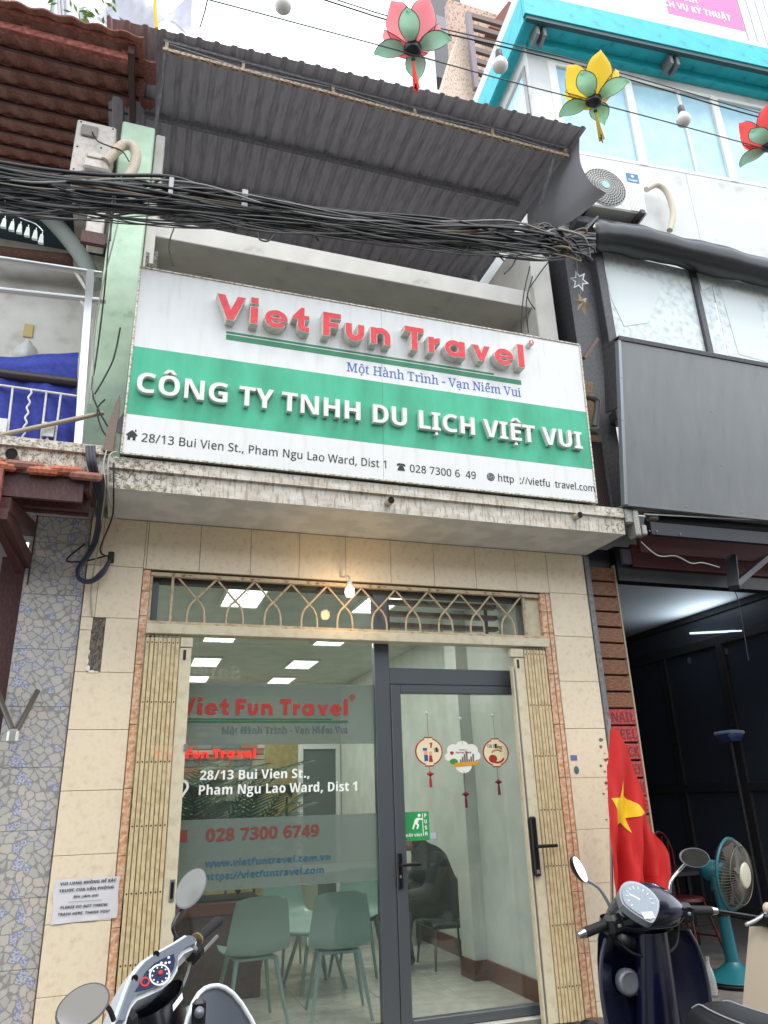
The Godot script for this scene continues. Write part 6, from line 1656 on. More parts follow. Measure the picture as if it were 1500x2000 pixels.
	for x in [115, 122, 130]: part(c, "pipe", MB.new().tube(PackedVector3Array([az(x + 4, 70, -5.9), az(x - 3, -40, -5.9)]), 0.035, 8), mat("pipe_pale", Color(0.62, 0.62, 0.64), 0.5))
	var sh := []
	for j in 6:
		var r := []
		for i in 12:
			var p := az(lerpf(155, 375, i / 11.0), lerpf(58, 2, j / 5.0) + (i / 11.0) * 8.0 * (1 - j / 5.0), -4.0)
			p.z += 0.25 * sin(i * 0.9 + j * 0.7)
			r.append(p)
		sh.append(r)
	one("white_sheet", MB.new().grid(sh), mat("sheet_white", Color(0.80, 0.80, 0.84), 0.9), "pale sheet strung up behind the awning edge", "sheet")
	var pt := thing("potted_plant", "leafy green plant on the roof behind the clay tiles", "plant", az(170, 55, -3.5))
	var lm := mat("leaf_yellow_green", Color(0.36, 0.47, 0.16), 0.6, 0.0, {"backlight_enabled": true, "backlight": Color(0.2, 0.28, 0.08)})
	var pc := az(172, 40, -3.5)
	for k in 70:
		var d := Vector3(rng.randfn(0, 0.28), rng.randfn(0, 0.20), rng.randfn(0, 0.2))
		var bb := Basis.from_euler(Vector3(rng.randf() * TAU, rng.randf() * TAU, 0))
		part(pt, "leaf", MB.new().prism(PackedVector2Array([Vector2(-0.07, 0), Vector2(0, -0.025), Vector2(0.08, 0), Vector2(0, 0.025)]), -0.001, 0.001, Transform3D(bb, pc + d)), lm)
	part(pt, "stem", MB.new().tube(PackedVector3Array([pc + Vector3(0, -0.9, 0), pc]), 0.02, 6), mat("stem_brown", Color(0.3, 0.24, 0.16), 0.8))

func build_opposite() -> void:
	# the facing row of the lane, which the shop glass mirrors
	var t := thing("facing_row", "row of shops across the lane mirrored in the glass", "building", Vector3(2, 0, 10.2))
	var wall := patchy("facing_wall", [[0.0, Color(0.58, 0.56, 0.52)], [0.5, Color(0.66, 0.64, 0.60)], [1.0, Color(0.70, 0.68, 0.65)]], 2.5, 0.9, 0.01)
	var glass := mat("facing_glass", Color(0.34, 0.38, 0.40), 0.15)
	var inner := mat("facing_inner", Color(0.52, 0.50, 0.47), 0.85)
	part(t, "wall", MB.new().span(Vector3(-11, 3.2, 9.6), Vector3(15, 6.3, 13)), wall)
	part(t, "shop_back_wall", MB.new().span(Vector3(-11, 0, 12.8), Vector3(15, 3.2, 13)), inner)
	for x in [-11.0, -6.5, -2.4, 1.6, 5.5, 9.6, 13.8]:
		part(t, "party_wall", MB.new().span(Vector3(x, 0, 9.62), Vector3(x + 0.4, 3.2, 12.8)), wall)
	for i in 6:
		var wn := part(t, "window", MB.new().span(Vector3(-9.6 + i * 4.0, 4.65, 9.54), Vector3(-7.7 + i * 4.0, 4.74, 9.6)).span(Vector3(-9.6 + i * 4.0, 5.91, 9.54), Vector3(-7.7 + i * 4.0, 6.0, 9.6)), inner)
		part(wn, "pane", MB.new().span(Vector3(-9.5 + i * 4.0, 4.75, 9.57), Vector3(-7.8 + i * 4.0, 5.9, 9.6)), glass)
	part(t, "shop_awning", MB.new().box(Vector3(2, 3.25, 9.0), Vector3(24, 0.06, 1.3), Basis(Vector3.RIGHT, -0.25)), mat("facing_awning", Color(0.36, 0.31, 0.29), 0.8))
	var fs := thing("facing_shop_sign", "dark shop sign with white script across the lane", "sign", Vector3(1.2, 3.6, 9.5))
	part(fs, "panel", MB.new().span(Vector3(-1.2, 3.55, 9.5), Vector3(4.6, 4.5, 9.56)), mat("facing_sign_dark", Color(0.13, 0.15, 0.15), 0.5))
	write(fs, "lettering", "Saigon", font("Droid Serif", true), mat("print_white", Color(0.90, 0.90, 0.88), 0.6), Vector3(2.05, 3.85, 9.495), Basis(Vector3.UP, PI), 1.35, 0.26, 0.004)
	part(fs, "emblem", MB.new().span(Vector3(0.15, 3.75, 9.49), Vector3(0.55, 4.15, 9.498)), mat("print_white", Color(0.90, 0.90, 0.88), 0.6))

# ---------------------------------------------------------------- cables and lanterns over the lane
func build_overhead() -> void:
	var r2 := RandomNumberGenerator.new()
	r2.seed = 21
	var t := thing("cable_bundle", "thick sagging bundle of black telephone and power cables across the houses", "cables", az(560, 430, 1.0))
	var ms := [mat("cable_black", Color(0.06, 0.06, 0.065), 0.55), mat("cable_charcoal", Color(0.11, 0.11, 0.12), 0.5), mat("cable_grey", Color(0.24, 0.24, 0.24), 0.6), mat("cable_tan", Color(0.44, 0.38, 0.31), 0.7), mat("cable_silver", Color(0.48, 0.47, 0.46), 0.5)]
	var px := [-60.0, 60.0, 170.0, 280.0, 400.0, 520.0, 650.0, 780.0, 900.0, 1000.0, 1080.0, 1162.0]
	var cy := [360.0, 372.0, 380.0, 390.0, 402.0, 416.0, 432.0, 448.0, 460.0, 468.0, 476.0, 474.0]
	var hw := [46.0, 42.0, 40.0, 38.0, 34.0, 30.0, 27.0, 26.0, 28.0, 30.0, 26.0, 16.0]
	for k in 62:
		var base := r2.randf_range(-1, 1)
		var amp := r2.randf_range(0.1, 0.6)
		var ph := r2.randf() * TAU
		var fq := r2.randf_range(0.5, 1.3)
		var z := 1.0 + r2.randf_range(-0.06, 0.06)
		var pts := []
		for i in px.size():
			var s := clampf(base + amp * sin(ph + fq * i), -1.25, 1.25)
			pts.append(az(px[i], cy[i] + hw[i] * s + r2.randf_range(-3.5, 3.5), z + 0.03 * sin(ph + i * 1.3) - (0.5 if i == 11 else 0.12 if i == 10 else 0.0)))
		var roll := r2.randf()
		var mi := 0 if roll < 0.36 else 1 if roll < 0.62 else 2 if roll < 0.82 else 3 if roll < 0.92 else 4
		part(t, "cable", MB.new().tube(smooth_line(pts, 4), 0.0032 + 0.0090 * pow(r2.randf(), 1.8), 6), ms[mi])
	# single upper strand, drops, loops and the knot of coils by the corner
	part(t, "cable", MB.new().tube(smooth_line([az(-60, 306, 1.0), az(60, 327, 1.0), az(200, 342, 1.02), az(330, 345, 1.0), az(420, 372, 1.0), az(560, 402, 1.0), az(800, 442, 1.0)]), 0.014, 7), ms[1])
	part(t, "cable", MB.new().tube(smooth_line([az(268, 372, 1.0), az(300, 358, 1.0), az(330, 346, 1.0), az(372, 356, 1.0), az(430, 380, 1.0)]), 0.008, 6), ms[2])
	for q in [[[503, 455], [508, 468], [525, 470], [540, 452]], [[910, 462], [912, 485], [898, 498]], [[960, 478], [968, 492], [985, 510]], [[455, 432], [462, 452], [450, 442]], [[320, 418], [330, 430], [345, 424]], [[612, 450], [622, 470], [616, 462]], [[1010, 500], [1000, 520], [985, 535]], [[222, 385], [226, 348], [236, 345], [240, 372]], [[8, 385], [14, 402], [30, 410], [40, 400], [30, 396], [22, 404]], [[225, 400], [222, 350], [215, 470]]]:
		var pts := []
		for w in q: pts.append(az(w[0], w[1], 1.02))
		part(t, "loose_end", MB.new().tube(smooth_line(pts), 0.007, 5), ms[r2.randi() % 3])
	for k in 26:
		var c := az(1085 + r2.randf_range(-38, 45), 470 + r2.randf_range(-14, 26), 0.85 + r2.randf_range(-0.1, 0.1))
		var pts := PackedVector3Array()
		var rr := r2.randf_range(0.07, 0.2)
		var sq := r2.randf_range(0.25, 0.55)
		var a0 := r2.randf() * TAU
		for j in 18:
			var a := a0 + j * 0.36
			pts.append(c + Vector3(cos(a) * rr, sin(a) * rr * sq, sin(a * 1.7) * 0.05))
		part(t, "coil", MB.new().tube(pts, r2.randf_range(0.006, 0.012), 6), ms[[0, 0, 1, 1, 2, 3][r2.randi() % 6]])
	part(t, "coil", MB.new().tube(smooth_line([az(1055, 462, 0.95), az(1080, 448, 0.95), az(1110, 452, 0.95), az(1138, 462, 0.95), az(1148, 480, 0.9), az(1152, 505, 0.8)]), 0.012, 7), ms[4])
	for x in [[334, 368], [478, 392]]:
		part(t, "spacer", MB.new().span(az(x[0] - 6, x[1] + 10, 1.04), az(x[0] + 6, x[1] - 16, 1.01), 0.004), mat("spacer_grey", Color(0.62, 0.62, 0.62), 0.6))
	# light string: two wires with bulbs and silk lotus lanterns
	var zl := 2.3
	var st := thing("light_string", "pair of thin wires strung over the lane carrying lamps", "wires", az(1000, 100, zl))
	var wm := mat("string_grey", Color(0.30, 0.28, 0.28), 0.6)
	var A := [[560, -25], [690, 18], [780, 45], [960, 86], [1140, 130], [1320, 182], [1480, 228], [1620, 262]]
	var pa := []
	var pb := []
	for q in A:
		pa.append(az(q[0], q[1], zl)); pb.append(az(q[0], q[1] - 8, zl + 0.03))
	part(st, "wire", MB.new().tube(smooth_line(pa), 0.0055, 6), mat("cable_black", Color(0.06, 0.06, 0.065), 0.55))
	part(st, "wire", MB.new().tube(smooth_line(pb), 0.0045, 6), wm)
	part(st, "wire", MB.new().tube(smooth_line([az(330, -22, zl), az(410, 0, zl), az(500, 24, zl), az(750, 91, zl), az(1000, 160, zl), az(1250, 224, zl), az(1500, 292, zl), az(1640, 330, zl)]), 0.0045, 6), wm)
	part(st, "wire", MB.new().tube(smooth_line([az(407, -10, zl), az(400, 22, zl - 0.4), az(390, 55, zl - 1.0)]), 0.005, 6), wm)
	var glassm := mat("unlit_bulb", Color(0.80, 0.79, 0.77), 0.25)
	for q in [[553, 10, 552, -22], [977, 127, 968, 88], [1335, 234, 1322, 184]]:
		var c := az(q[0], q[1], zl)
		var top := az(q[2], q[3], zl)
		var bl := thing("string_bulb", {553: "unlit white bulb on the string against open sky above the awning", 977: "unlit white bulb on the string between the pink and yellow lotus lanterns", 1335: "unlit white bulb on the string between the yellow and red lotus lanterns"}[q[0]], "bulb", c, "bulbs on the light string")
		part(bl, "bulb_glass", MB.new().lathe([Vector2(0.0005, -0.055), Vector2(0.028, -0.05), Vector2(0.048, -0.025), Vector2(0.052, 0.0), Vector2(0.044, 0.028), Vector2(0.026, 0.055), Vector2(0.02, 0.07)], 18, Transform3D(Basis(), c)), glassm)
		part(bl, "socket", MB.new().lathe([Vector2(0.022, 0.06), Vector2(0.026, 0.075), Vector2(0.024, 0.125), Vector2(0.01, 0.135)], 12, Transform3D(Basis(), c)), mat("socket_grey", Color(0.22, 0.22, 0.23), 0.5))
		part(bl, "drop_wire", MB.new().tube(PackedVector3Array([c + Vector3(0, 0.13, 0), top]), 0.005, 6), mat("cord_white", Color(0.75, 0.75, 0.76), 0.5))
	lotus(az(806, 97, zl), "pink", Color(0.92, 0.50, 0.53), Color(0.80, 0.16, 0.10), 0.92, 0.1, "pink silk lotus lantern with green sepals and a red tassel")
	lotus(az(1160, 199, zl), "yellow", Color(0.90, 0.75, 0.10), Color(0.62, 0.50, 0.08), 0.92, 0.5, "yellow silk lotus lantern with green sepals and a gold tassel")
	lotus(az(1504, 288, zl), "red", Color(0.86, 0.22, 0.20), Color(0.70, 0.12, 0.08), 0.9, 0.9, "red silk lotus lantern hanging beside the last bulb")
	# yellow ribbon at the awning corner
	one("yellow_ribbon", MB.new().tube(smooth_line([az(302, -20, 1.2), az(303, 20, 1.2), az(306, 56, 1.2)]), 0.014, 6), mat("ribbon_yellow", Color(0.80, 0.66, 0.10), 0.7), "narrow yellow ribbon hanging at the awning corner", "ribbon")

func lotus(c: Vector3, key: String, col: Color, tas: Color, sc: float, turn: float, label: String) -> void:
	var t := thing("lotus_lantern", label, "lantern", c, "silk lotus lanterns over the lane")
	var pm := mat("petal_" + key, col, 0.6, 0.0, {"backlight_enabled": true, "backlight": col.lightened(0.25)})
	var gm := mat("sepal_green", Color(0.42, 0.64, 0.52), 0.6, 0.0, {"backlight_enabled": true, "backlight": Color(0.62, 0.8, 0.7)})
	var wire := mat("petal_wire", Color(0.05, 0.05, 0.05), 0.5)
	part(t, "hub", MB.new().lathe([Vector2(0.0005, -0.035), Vector2(0.03, -0.033), Vector2(0.06, -0.02), Vector2(0.065, 0.01), Vector2(0.05, 0.04), Vector2(0.0005, 0.045)].map(func(q): return q * sc), 18, Transform3D(Basis(Vector3.RIGHT, 0.5), c)), mat("hub_black", Color(0.04, 0.04, 0.045), 0.35))
	part(t, "lamp_eye", MB.new().ball(c + Vector3(0, -0.028, 0.02) * sc, Vector3(0.011, 0.011, 0.011) * sc, 10, 6), mat("eye_clear", Color(0.7, 0.7, 0.72), 0.2))
	for ring in 2:
		var n := 5 if ring == 0 else 4
		for k in n:
			var a := TAU * k / n + turn + (0.4 if ring else 0.0)
			var dir := Vector3(cos(a), 0, sin(a))
			var side := Vector3(-sin(a), 0, cos(a))
			var L := (0.30 if ring == 0 else 0.235) * sc
			var W := (0.105 if ring == 0 else 0.072) * sc
			var rows := []
			var nrow := 11
			for j in nrow:
				var v := j / float(nrow - 1)
				var wd := W * pow(sin(PI * minf(0.10 + v * 0.90, 1.0)), 0.75) if v < 0.98 else 0.001
				# petals stand up as a cup, sepals spread flat
				var up := (0.92 * v * L if ring == 0 else 0.10 * sin(v * 2.6) * L)
				var outw := (0.05 * sc + L * (0.75 * sin(v * 1.75) * 0.75) if ring == 0 else 0.05 * sc + v * L * 0.95)
				var r := []
				for i in 7:
					var u := i / 3.0 - 1.0
					r.append(c + dir * (outw - (0.035 * sc if ring == 0 else 0.0) * u * u) + Vector3.UP * (up + 0.03 * sc * u * u * (1 if ring else 0)) + side * u * wd)
				rows.append(r)
			var p := part(t, "petal" if ring == 0 else "sepal", MB.new().grid(rows), pm if ring == 0 else gm)
			var edge := PackedVector3Array()
			for j in nrow: edge.append(rows[j][0])
			for j in nrow: edge.append(rows[nrow - 1 - j][6])
			part(p, "edge_wire", MB.new().tube(edge, 0.0028 * sc, 5), wire)
	var b := c + Vector3(0, -0.06, 0) * sc
	part(t, "tassel_bead", MB.new().ball(b + Vector3(0, -0.03, 0), Vector3(0.016, 0.018, 0.016) * sc, 10, 6), wire)
	var ts := MB.new()
	for k in 9:
		var a := TAU * k / 9
		ts.tube(smooth_line([b + Vector3(0, -0.045, 0) * sc, b + Vector3(cos(a) * 0.006, -0.13, sin(a) * 0.006) * sc, b + Vector3(cos(a) * 0.018 + 0.01, -0.29 - 0.02 * (k % 3), sin(a) * 0.018) * sc], 3), 0.0055 * sc, 5)
	part(t, "tassel", ts, mat("tassel_" + key, tas, 0.8))

# ---------------------------------------------------------------- flag, fan, stools, scooters
func ap(px: float, py: float, o: Vector3, n: Vector3) -> Vector3:
	# photo pixel to a tilted plane through o
	var r := ray(px, py)
	return EYE + r * ((o - EYE).dot(n) / r.dot(n))
func flag_at(px: float, py: float) -> Vector3:
	var k := clampf((py - 1425.0) / 345.0, 0, 1)
	var p := az(px, py, 0.38)
	p.z += k * (0.078 * sin(px * 0.125 + py * 0.010 + 0.6 * sin(py * 0.02)) + 0.026 * sin(px * 0.27 - py * 0.016 + 1.0) + 0.007 * sin(px * 0.34 + py * 0.05) + 0.004 * sin(py * 0.09 - px * 0.2)) + 0.07 * k
	return p
func build_street_things() -> void:
	# national flag on a short pole
	var fl := thing("red_flag", "red flag with a yellow star hanging limp beside the plank pier", "flag", az(1235, 1775, 0.38))
	var rows := []
	for j in 60:
		var v := j / 59.0
		var py := lerpf(1775, 1424, v)
		var xl := lerpf(1178, 1186, v) if v < 0.8 else lerpf(1186, 1192, (v - 0.8) / 0.2)
		var xr := 1206.0
		var ed := [[1424, 1206], [1460, 1224], [1500, 1236], [1590, 1259], [1641, 1275], [1722, 1302], [1776, 1308]]
		for k in 6:
			if py >= ed[k][0] and py <= ed[k + 1][0]: xr = remap(py, ed[k][0], ed[k + 1][0], ed[k][1], ed[k + 1][1])
		if v < 0.12: py += 6.0 * sin(v * 40.0)
		var r := []
		for i in 61: r.append(flag_at(lerpf(xl, xr, i / 60.0), py - 35.0 * (i / 60.0) * pow(1.0 - v, 3.0)))
		rows.append(r)
	part(fl, "cloth", MB.new().grid(rows), mat("flag_red", Color(0.72, 0.075, 0.06), 0.75, 0.0, {"backlight_enabled": true, "backlight": Color(0.3, 0.03, 0.02)}))
	var star := [[1213, 1523], [1217, 1553], [1257, 1589], [1221, 1598], [1226, 1627], [1211, 1607], [1199, 1615], [1196, 1588], [1187, 1559], [1206, 1558]]
	var sm := MB.new()
	var cc := Vector2(1209, 1577)
	for k in 10:
		var a := Vector2(star[k][0], star[k][1]); var b := Vector2(star[(k + 1) % 10][0], star[(k + 1) % 10][1])
		var n := 9
		for i in n:
			for j in n - i:
				var f := func(x: int, y: int) -> Vector3:
					var q: Vector2 = cc + (a - cc) * x / n + (b - cc) * y / n
					return flag_at(q.x, q.y) + (EYE - flag_at(q.x, q.y)).normalized() * 0.005
				var tri := [[i, j], [i + 1, j], [i, j + 1]]
				if i + j < n - 1: tri += [[i + 1, j], [i + 1, j + 1], [i, j + 1]]
				for w in tri:
					var q: Vector2 = cc + (a - cc) * w[0] / n + (b - cc) * w[1] / n
					var nn := (flag_at(q.x + 1, q.y) - flag_at(q.x - 1, q.y)).cross(flag_at(q.x, q.y - 1) - flag_at(q.x, q.y + 1)).normalized()
					sm.ix.append(sm.vert(f.call(w[0], w[1]), nn))
	part(fl, "star", sm, mat("flag_yellow", Color(0.90, 0.72, 0.08), 0.7))
	part(fl, "pole", MB.new().tube(PackedVector3Array([az(1190, 1405, 0.36), az(1196, 1800, 0.34)]), 0.011, 8), mat("pole_steel", Color(0.55, 0.55, 0.53), 0.4, 0.5))
	# standing fan
	var fb := Vector3(4.90, 0.052, -0.40)
	var fan := thing("standing_fan", "teal standing fan with a wire cage on the porch floor", "fan", fb)
	var teal := mat("fan_teal", Color(0.10, 0.38, 0.42), 0.4)
	var blk := mat("fan_black", Color(0.05, 0.05, 0.055), 0.5)
	part(fan, "base", MB.new().lathe([Vector2(0.0005, 0.03), Vector2(0.27, 0.03), Vector2(0.26, 0.05), Vector2(0.12, 0.10), Vector2(0.07, 0.14), Vector2(0.055, 0.16)], 28, Transform3D(Basis(), fb)), teal)
	part(fan, "base_rim", MB.new().lathe([Vector2(0.0005, 0.0), Vector2(0.275, 0.0), Vector2(0.278, 0.03), Vector2(0.26, 0.031)], 28, Transform3D(Basis(), fb)), blk)
	part(fan, "lower_pole", MB.new().tube(PackedVector3Array([fb + Vector3(0, 0.14, 0), fb + Vector3(-0.01, 0.50, 0)]), 0.05, 16, [0.056, 0.046]), teal)
	part(fan, "collar", MB.new().tube(PackedVector3Array([fb + Vector3(-0.01, 0.495, 0), fb + Vector3(-0.01, 0.52, 0)]), 0.055, 16), blk)
	part(fan, "upper_pole", MB.new().tube(PackedVector3Array([fb + Vector3(-0.01, 0.515, 0), fb + Vector3(-0.02, 0.80, -0.02)]), 0.036, 14), teal)
	var hc := az(1428, 1706, -0.32)
	var ax_ := Vector3(0.42, -0.10, 0.90).normalized()
	var hx := ax_.cross(Vector3.UP).normalized()
	var hb := Basis(hx, ax_, hx.cross(ax_))
	part(fan, "motor", MB.new().lathe([Vector2(0.0005, -0.26), Vector2(0.06, -0.255), Vector2(0.085, -0.2), Vector2(0.085, -0.06), Vector2(0.0005, -0.055)], 18, Transform3D(hb, hc)), teal)
	part(fan, "neck", MB.new().tube(PackedVector3Array([fb + Vector3(-0.02, 0.68, -0.02), hc - ax_ * 0.14]), 0.045, 12), teal)
	var R := 0.275
	var rim := PackedVector3Array()
	for j in 41: rim.append(hc + hb * Vector3(cos(TAU * j / 40) * R, 0, sin(TAU * j / 40) * R))
	part(fan, "cage_rim", MB.new().tube(rim, 0.013, 8, null, false), teal)
	var wire := mat("cage_wire", Color(0.50, 0.47, 0.42), 0.4, 0.5)
	var cg := MB.new()
	for k in 66:
		var a := TAU * k / 66
		var pts := PackedVector3Array()
		for j in 7:
			var q := j / 6.0
			pts.append(hc + hb * Vector3(cos(a) * R * (1.0 - 0.72 * q * q), 0.115 * sin(q * PI / 2), sin(a) * R * (1.0 - 0.72 * q * q)))
		cg.tube(pts, 0.0018, 4, null, false)
	for k in 40:
		var a := TAU * k / 40
		var pts := PackedVector3Array()
		for j in 5:
			var q := j / 4.0
			pts.append(hc + hb * Vector3(cos(a) * R * (1.0 - 0.66 * q * q), -0.07 * sin(q * PI / 2), sin(a) * R * (1.0 - 0.66 * q * q)))
		cg.tube(pts, 0.0018, 4, null, false)
	var cage := part(fan, "cage", cg, wire)
	cage.set_meta("kind", "stuff")
	var mid := PackedVector3Array()
	for j in 41: mid.append(hc + hb * Vector3(cos(TAU * j / 40) * R * 0.82, 0.088, sin(TAU * j / 40) * R * 0.82))
	part(fan, "cage_ring", MB.new().tube(mid, 0.0028, 6, null, false), wire)
	part(fan, "hub_cap", MB.new().lathe([Vector2(0.0005, 0.132), Vector2(0.085, 0.13), Vector2(0.102, 0.118), Vector2(0.095, 0.105), Vector2(0.0005, 0.104)], 24, Transform3D(hb, hc)), mat("cap_cream", Color(0.78, 0.76, 0.68), 0.5))
	for k in 5:
		var bb := hb * Basis(Vector3.UP, TAU * k / 5)
		var rws := []
		for j in 5:
			var r := []
			for i in 4: r.append(hc + bb * Vector3(lerpf(0.04, 0.235, j / 4.0), 0.02 + 0.035 * (i / 3.0 - 0.5), lerpf(-0.03 - 0.05 * j / 4.0, 0.04 + 0.05 * j / 4.0, i / 3.0)))
			rws.append(r)
		part(fan, "blade", MB.new().grid(rws), mat("blade_smoke", Color(0.35, 0.34, 0.31), 0.3))
	# red wire-back chairs and a dark table in the porch
	for i in 2:
		var o: Vector3 = [az(1352, 1872, -1.25), az(1300, 1850, -2.0)][i]
		o.y = 0.052
		var ch := thing("red_chair", ["dark red metal chair with a hoop back beside the teal fan", "dark red metal chair with a hoop back deeper in the porch"][i], "chair", o, "red chairs in the porch", true)
		ch.rotation.y = [0.35, 1.3][i]
		var rm := mat("chair_red", Color(0.33, 0.06, 0.08), 0.4)
		part(ch, "seat", MB.new().lathe([Vector2(0.0005, 0.50), Vector2(0.19, 0.50), Vector2(0.20, 0.515), Vector2(0.18, 0.535), Vector2(0.0005, 0.53)], 22), rm)
		var hoop := []
		for j in 13:
			var a := PI * j / 12
			hoop.append(Vector3(cos(a) * 0.20, 0.52 + 0.30 + sin(a) * 0.28 - (0.30 if j == 0 or j == 12 else 0.0), -0.16))
		part(ch, "back_hoop", MB.new().tube(smooth_line(hoop, 3), 0.013, 8), rm)
		for k in 4: part(ch, "spindle", MB.new().tube(PackedVector3Array([Vector3(-0.105 + k * 0.07, 0.53, -0.15), Vector3(-0.135 + k * 0.09, 1.03 + (0.03 if k in [1, 2] else 0.0), -0.16)]), 0.007, 6), rm)
		for q in [[-1, -1], [1, -1], [1, 1], [-1, 1]]:
			part(ch, "leg", MB.new().tube(PackedVector3Array([Vector3(q[0] * 0.13, 0.50, q[1] * 0.13), Vector3(q[0] * 0.23, 0.0, q[1] * 0.23)]), 0.012, 8), rm)
		for q in [-1, 1]: part(ch, "stretcher", MB.new().tube(PackedVector3Array([Vector3(q * 0.19, 0.2, -0.19), Vector3(q * 0.19, 0.2, 0.19)]), 0.008, 6), rm)
	var tb := thing("dark_table", "dark wooden table behind the red chair", "table", az(1350, 1870, -1.6) * Vector3(1, 0, 1) + Vector3(0, 0.052, 0))
	var tp: Vector3 = tb.position
	var tm := mat("table_dark", Color(0.07, 0.055, 0.05), 0.45)
	part(tb, "table_top", MB.new().span(tp + Vector3(-0.35, 0.70, -0.3), tp + Vector3(0.35, 0.74, 0.3), 0.006), tm)
	for q in [[-1, -1], [1, -1], [1, 1], [-1, 1]]: part(tb, "leg", MB.new().span(tp + Vector3(q[0] * 0.30 - 0.022, 0, q[1] * 0.25 - 0.022), tp + Vector3(q[0] * 0.30 + 0.022, 0.70, q[1] * 0.25 + 0.022)), tm)
	for s in [-1, 1]: part(tb, "stretcher", MB.new().span(tp + Vector3(-0.277, 0.22, s * 0.25 - 0.012), tp + Vector3(0.277, 0.26, s * 0.25 + 0.012)), tm)
	# bottle and blue bundle near the fan
	var bo := az(1386, 1905, -0.15); bo.y = 0.052
	var bt := thing("glass_bottle", "clear glass bottle with a printed label on the porch floor", "bottle", bo)
	part(bt, "glass", MB.new().lathe([Vector2(0.0005, 0.0), Vector2(0.038, 0.002), Vector2(0.04, 0.02), Vector2(0.04, 0.12), Vector2(0.03, 0.17), Vector2(0.016, 0.21), Vector2(0.014, 0.25)], 18, Transform3D(Basis(), bo)), mat("bottle_glass", Color(0.75, 0.76, 0.74, 0.45), 0.1))
	part(bt, "cap", MB.new().tube(PackedVector3Array([bo + Vector3(0, 0.25, 0), bo + Vector3(0, 0.268, 0)]), 0.017, 14), mat("cap_silver", Color(0.7, 0.7, 0.68), 0.3, 0.7))
	part(bt, "paper_label", MB.new().lathe([Vector2(0.0405, 0.035), Vector2(0.0405, 0.10)], 18, Transform3D(Basis(), bo)), patchy("bottle_label", [[0.35, Color(0.12, 0.12, 0.12)], [0.5, Color(0.70, 0.70, 0.68)], [0.8, Color(0.76, 0.76, 0.74)]], 0.06, 0.6, 0.03))
	var bs := az(1342, 1905, 0.05); bs.y = 0.052
	var sk := []
	for j in 9:
		var v := j / 8.0
		var r := []
		for i in 14:
			var a := TAU * i / 14
			var rr := (0.10 * sin(PI * clampf(0.12 + v * 0.86, 0, 1)) + 0.012 * sin(a * 5.0 + v * 3.0))
			r.append(bs + Vector3(cos(a) * rr, v * 0.24, -sin(a) * rr * 0.8))
		sk.append(r)
	one("blue_bundle", MB.new().grid(sk, true), mat("bundle_blue", Color(0.10, 0.16, 0.29), 0.6), "crumpled dark blue bag on the porch floor by the bottle", "bag")
	build_dark_scooter()
	build_white_scooter()
	build_third_scooter()

func wheel(parent: Node3D, called: String, c: Vector3, r: float, axis: Vector3) -> void:
	var up := Vector3.UP
	var x := axis.normalized()
	var b := Basis(up.cross(x).normalized(), x, up.cross(x).normalized().cross(x))
	var ty := PackedVector3Array()
	for j in 33: ty.append(c + b * Vector3(cos(TAU * j / 32) * (r - 0.045), 0, sin(TAU * j / 32) * (r - 0.045)))
	var w := part(parent, called, MB.new().tube(ty, 0.045, 10, null, false), mat("tyre_rubber", Color(0.045, 0.045, 0.045), 0.8))
	part(w, "rim", MB.new().lathe([Vector2(0.03, -0.03), Vector2(r - 0.085, -0.025), Vector2(r - 0.085, 0.025), Vector2(0.03, 0.03)], 20, Transform3D(b, c)), mat("alloy_rim", Color(0.45, 0.45, 0.46), 0.35, 0.6))
func mirror_on(parent: Node3D, c: Vector3, n: Vector3, up: Vector3, size: Vector2, foot: Vector3, knee: Vector3, stem: Material, shell: Material) -> void:
	# oval mirror: shell, glass and a bent stem
	n = n.normalized()
	var x := up.cross(n).normalized()
	var y := n.cross(x)
	var b := Basis(x, y, n)
	var sh := MB.new()
	var rws := []
	for j in 6:
		var q := j / 5.0
		var r := []
		for i in 28:
			var a := TAU * i / 28
			var k := 1.0 + 0.12 * cos(a) * sin(a) + 0.10 * cos(2 * a) * 0.5
			var rad := sin(q * PI / 2)
			r.append(c + b * Vector3(cos(a) * size.x * rad * k, sin(a) * size.y * rad * k, -0.035 * cos(q * PI / 2)))
		rws.append(r)
	sh.grid(rws, true)
	var m := part(parent, "mirror", sh, shell)
	var po := PackedVector2Array()
	for i in 28:
		var a := TAU * i / 28
		var k := 1.0 + 0.12 * cos(a) * sin(a) + 0.10 * cos(2 * a) * 0.5
		po.append(Vector2(cos(a) * size.x * k, sin(a) * size.y * k))
	var ins := PackedVector2Array()
	for p in po: ins.append(p * 0.93)
	part(m, "mirror_rim", MB.new().prism(po, -0.004, 0.002, Transform3D(b, c)), shell)
	part(m, "mirror_glass", MB.new().prism(ins, 0.0025, 0.0035, Transform3D(b, c)), mat("mirror_glass", Color(0.86, 0.88, 0.90), 0.03, 1.0))
	part(m, "stem", MB.new().tube(smooth_line([c - n * 0.03, c - n * 0.035 + (knee - c) * 0.35, knee, foot], 4), 0.0075, 8), stem)

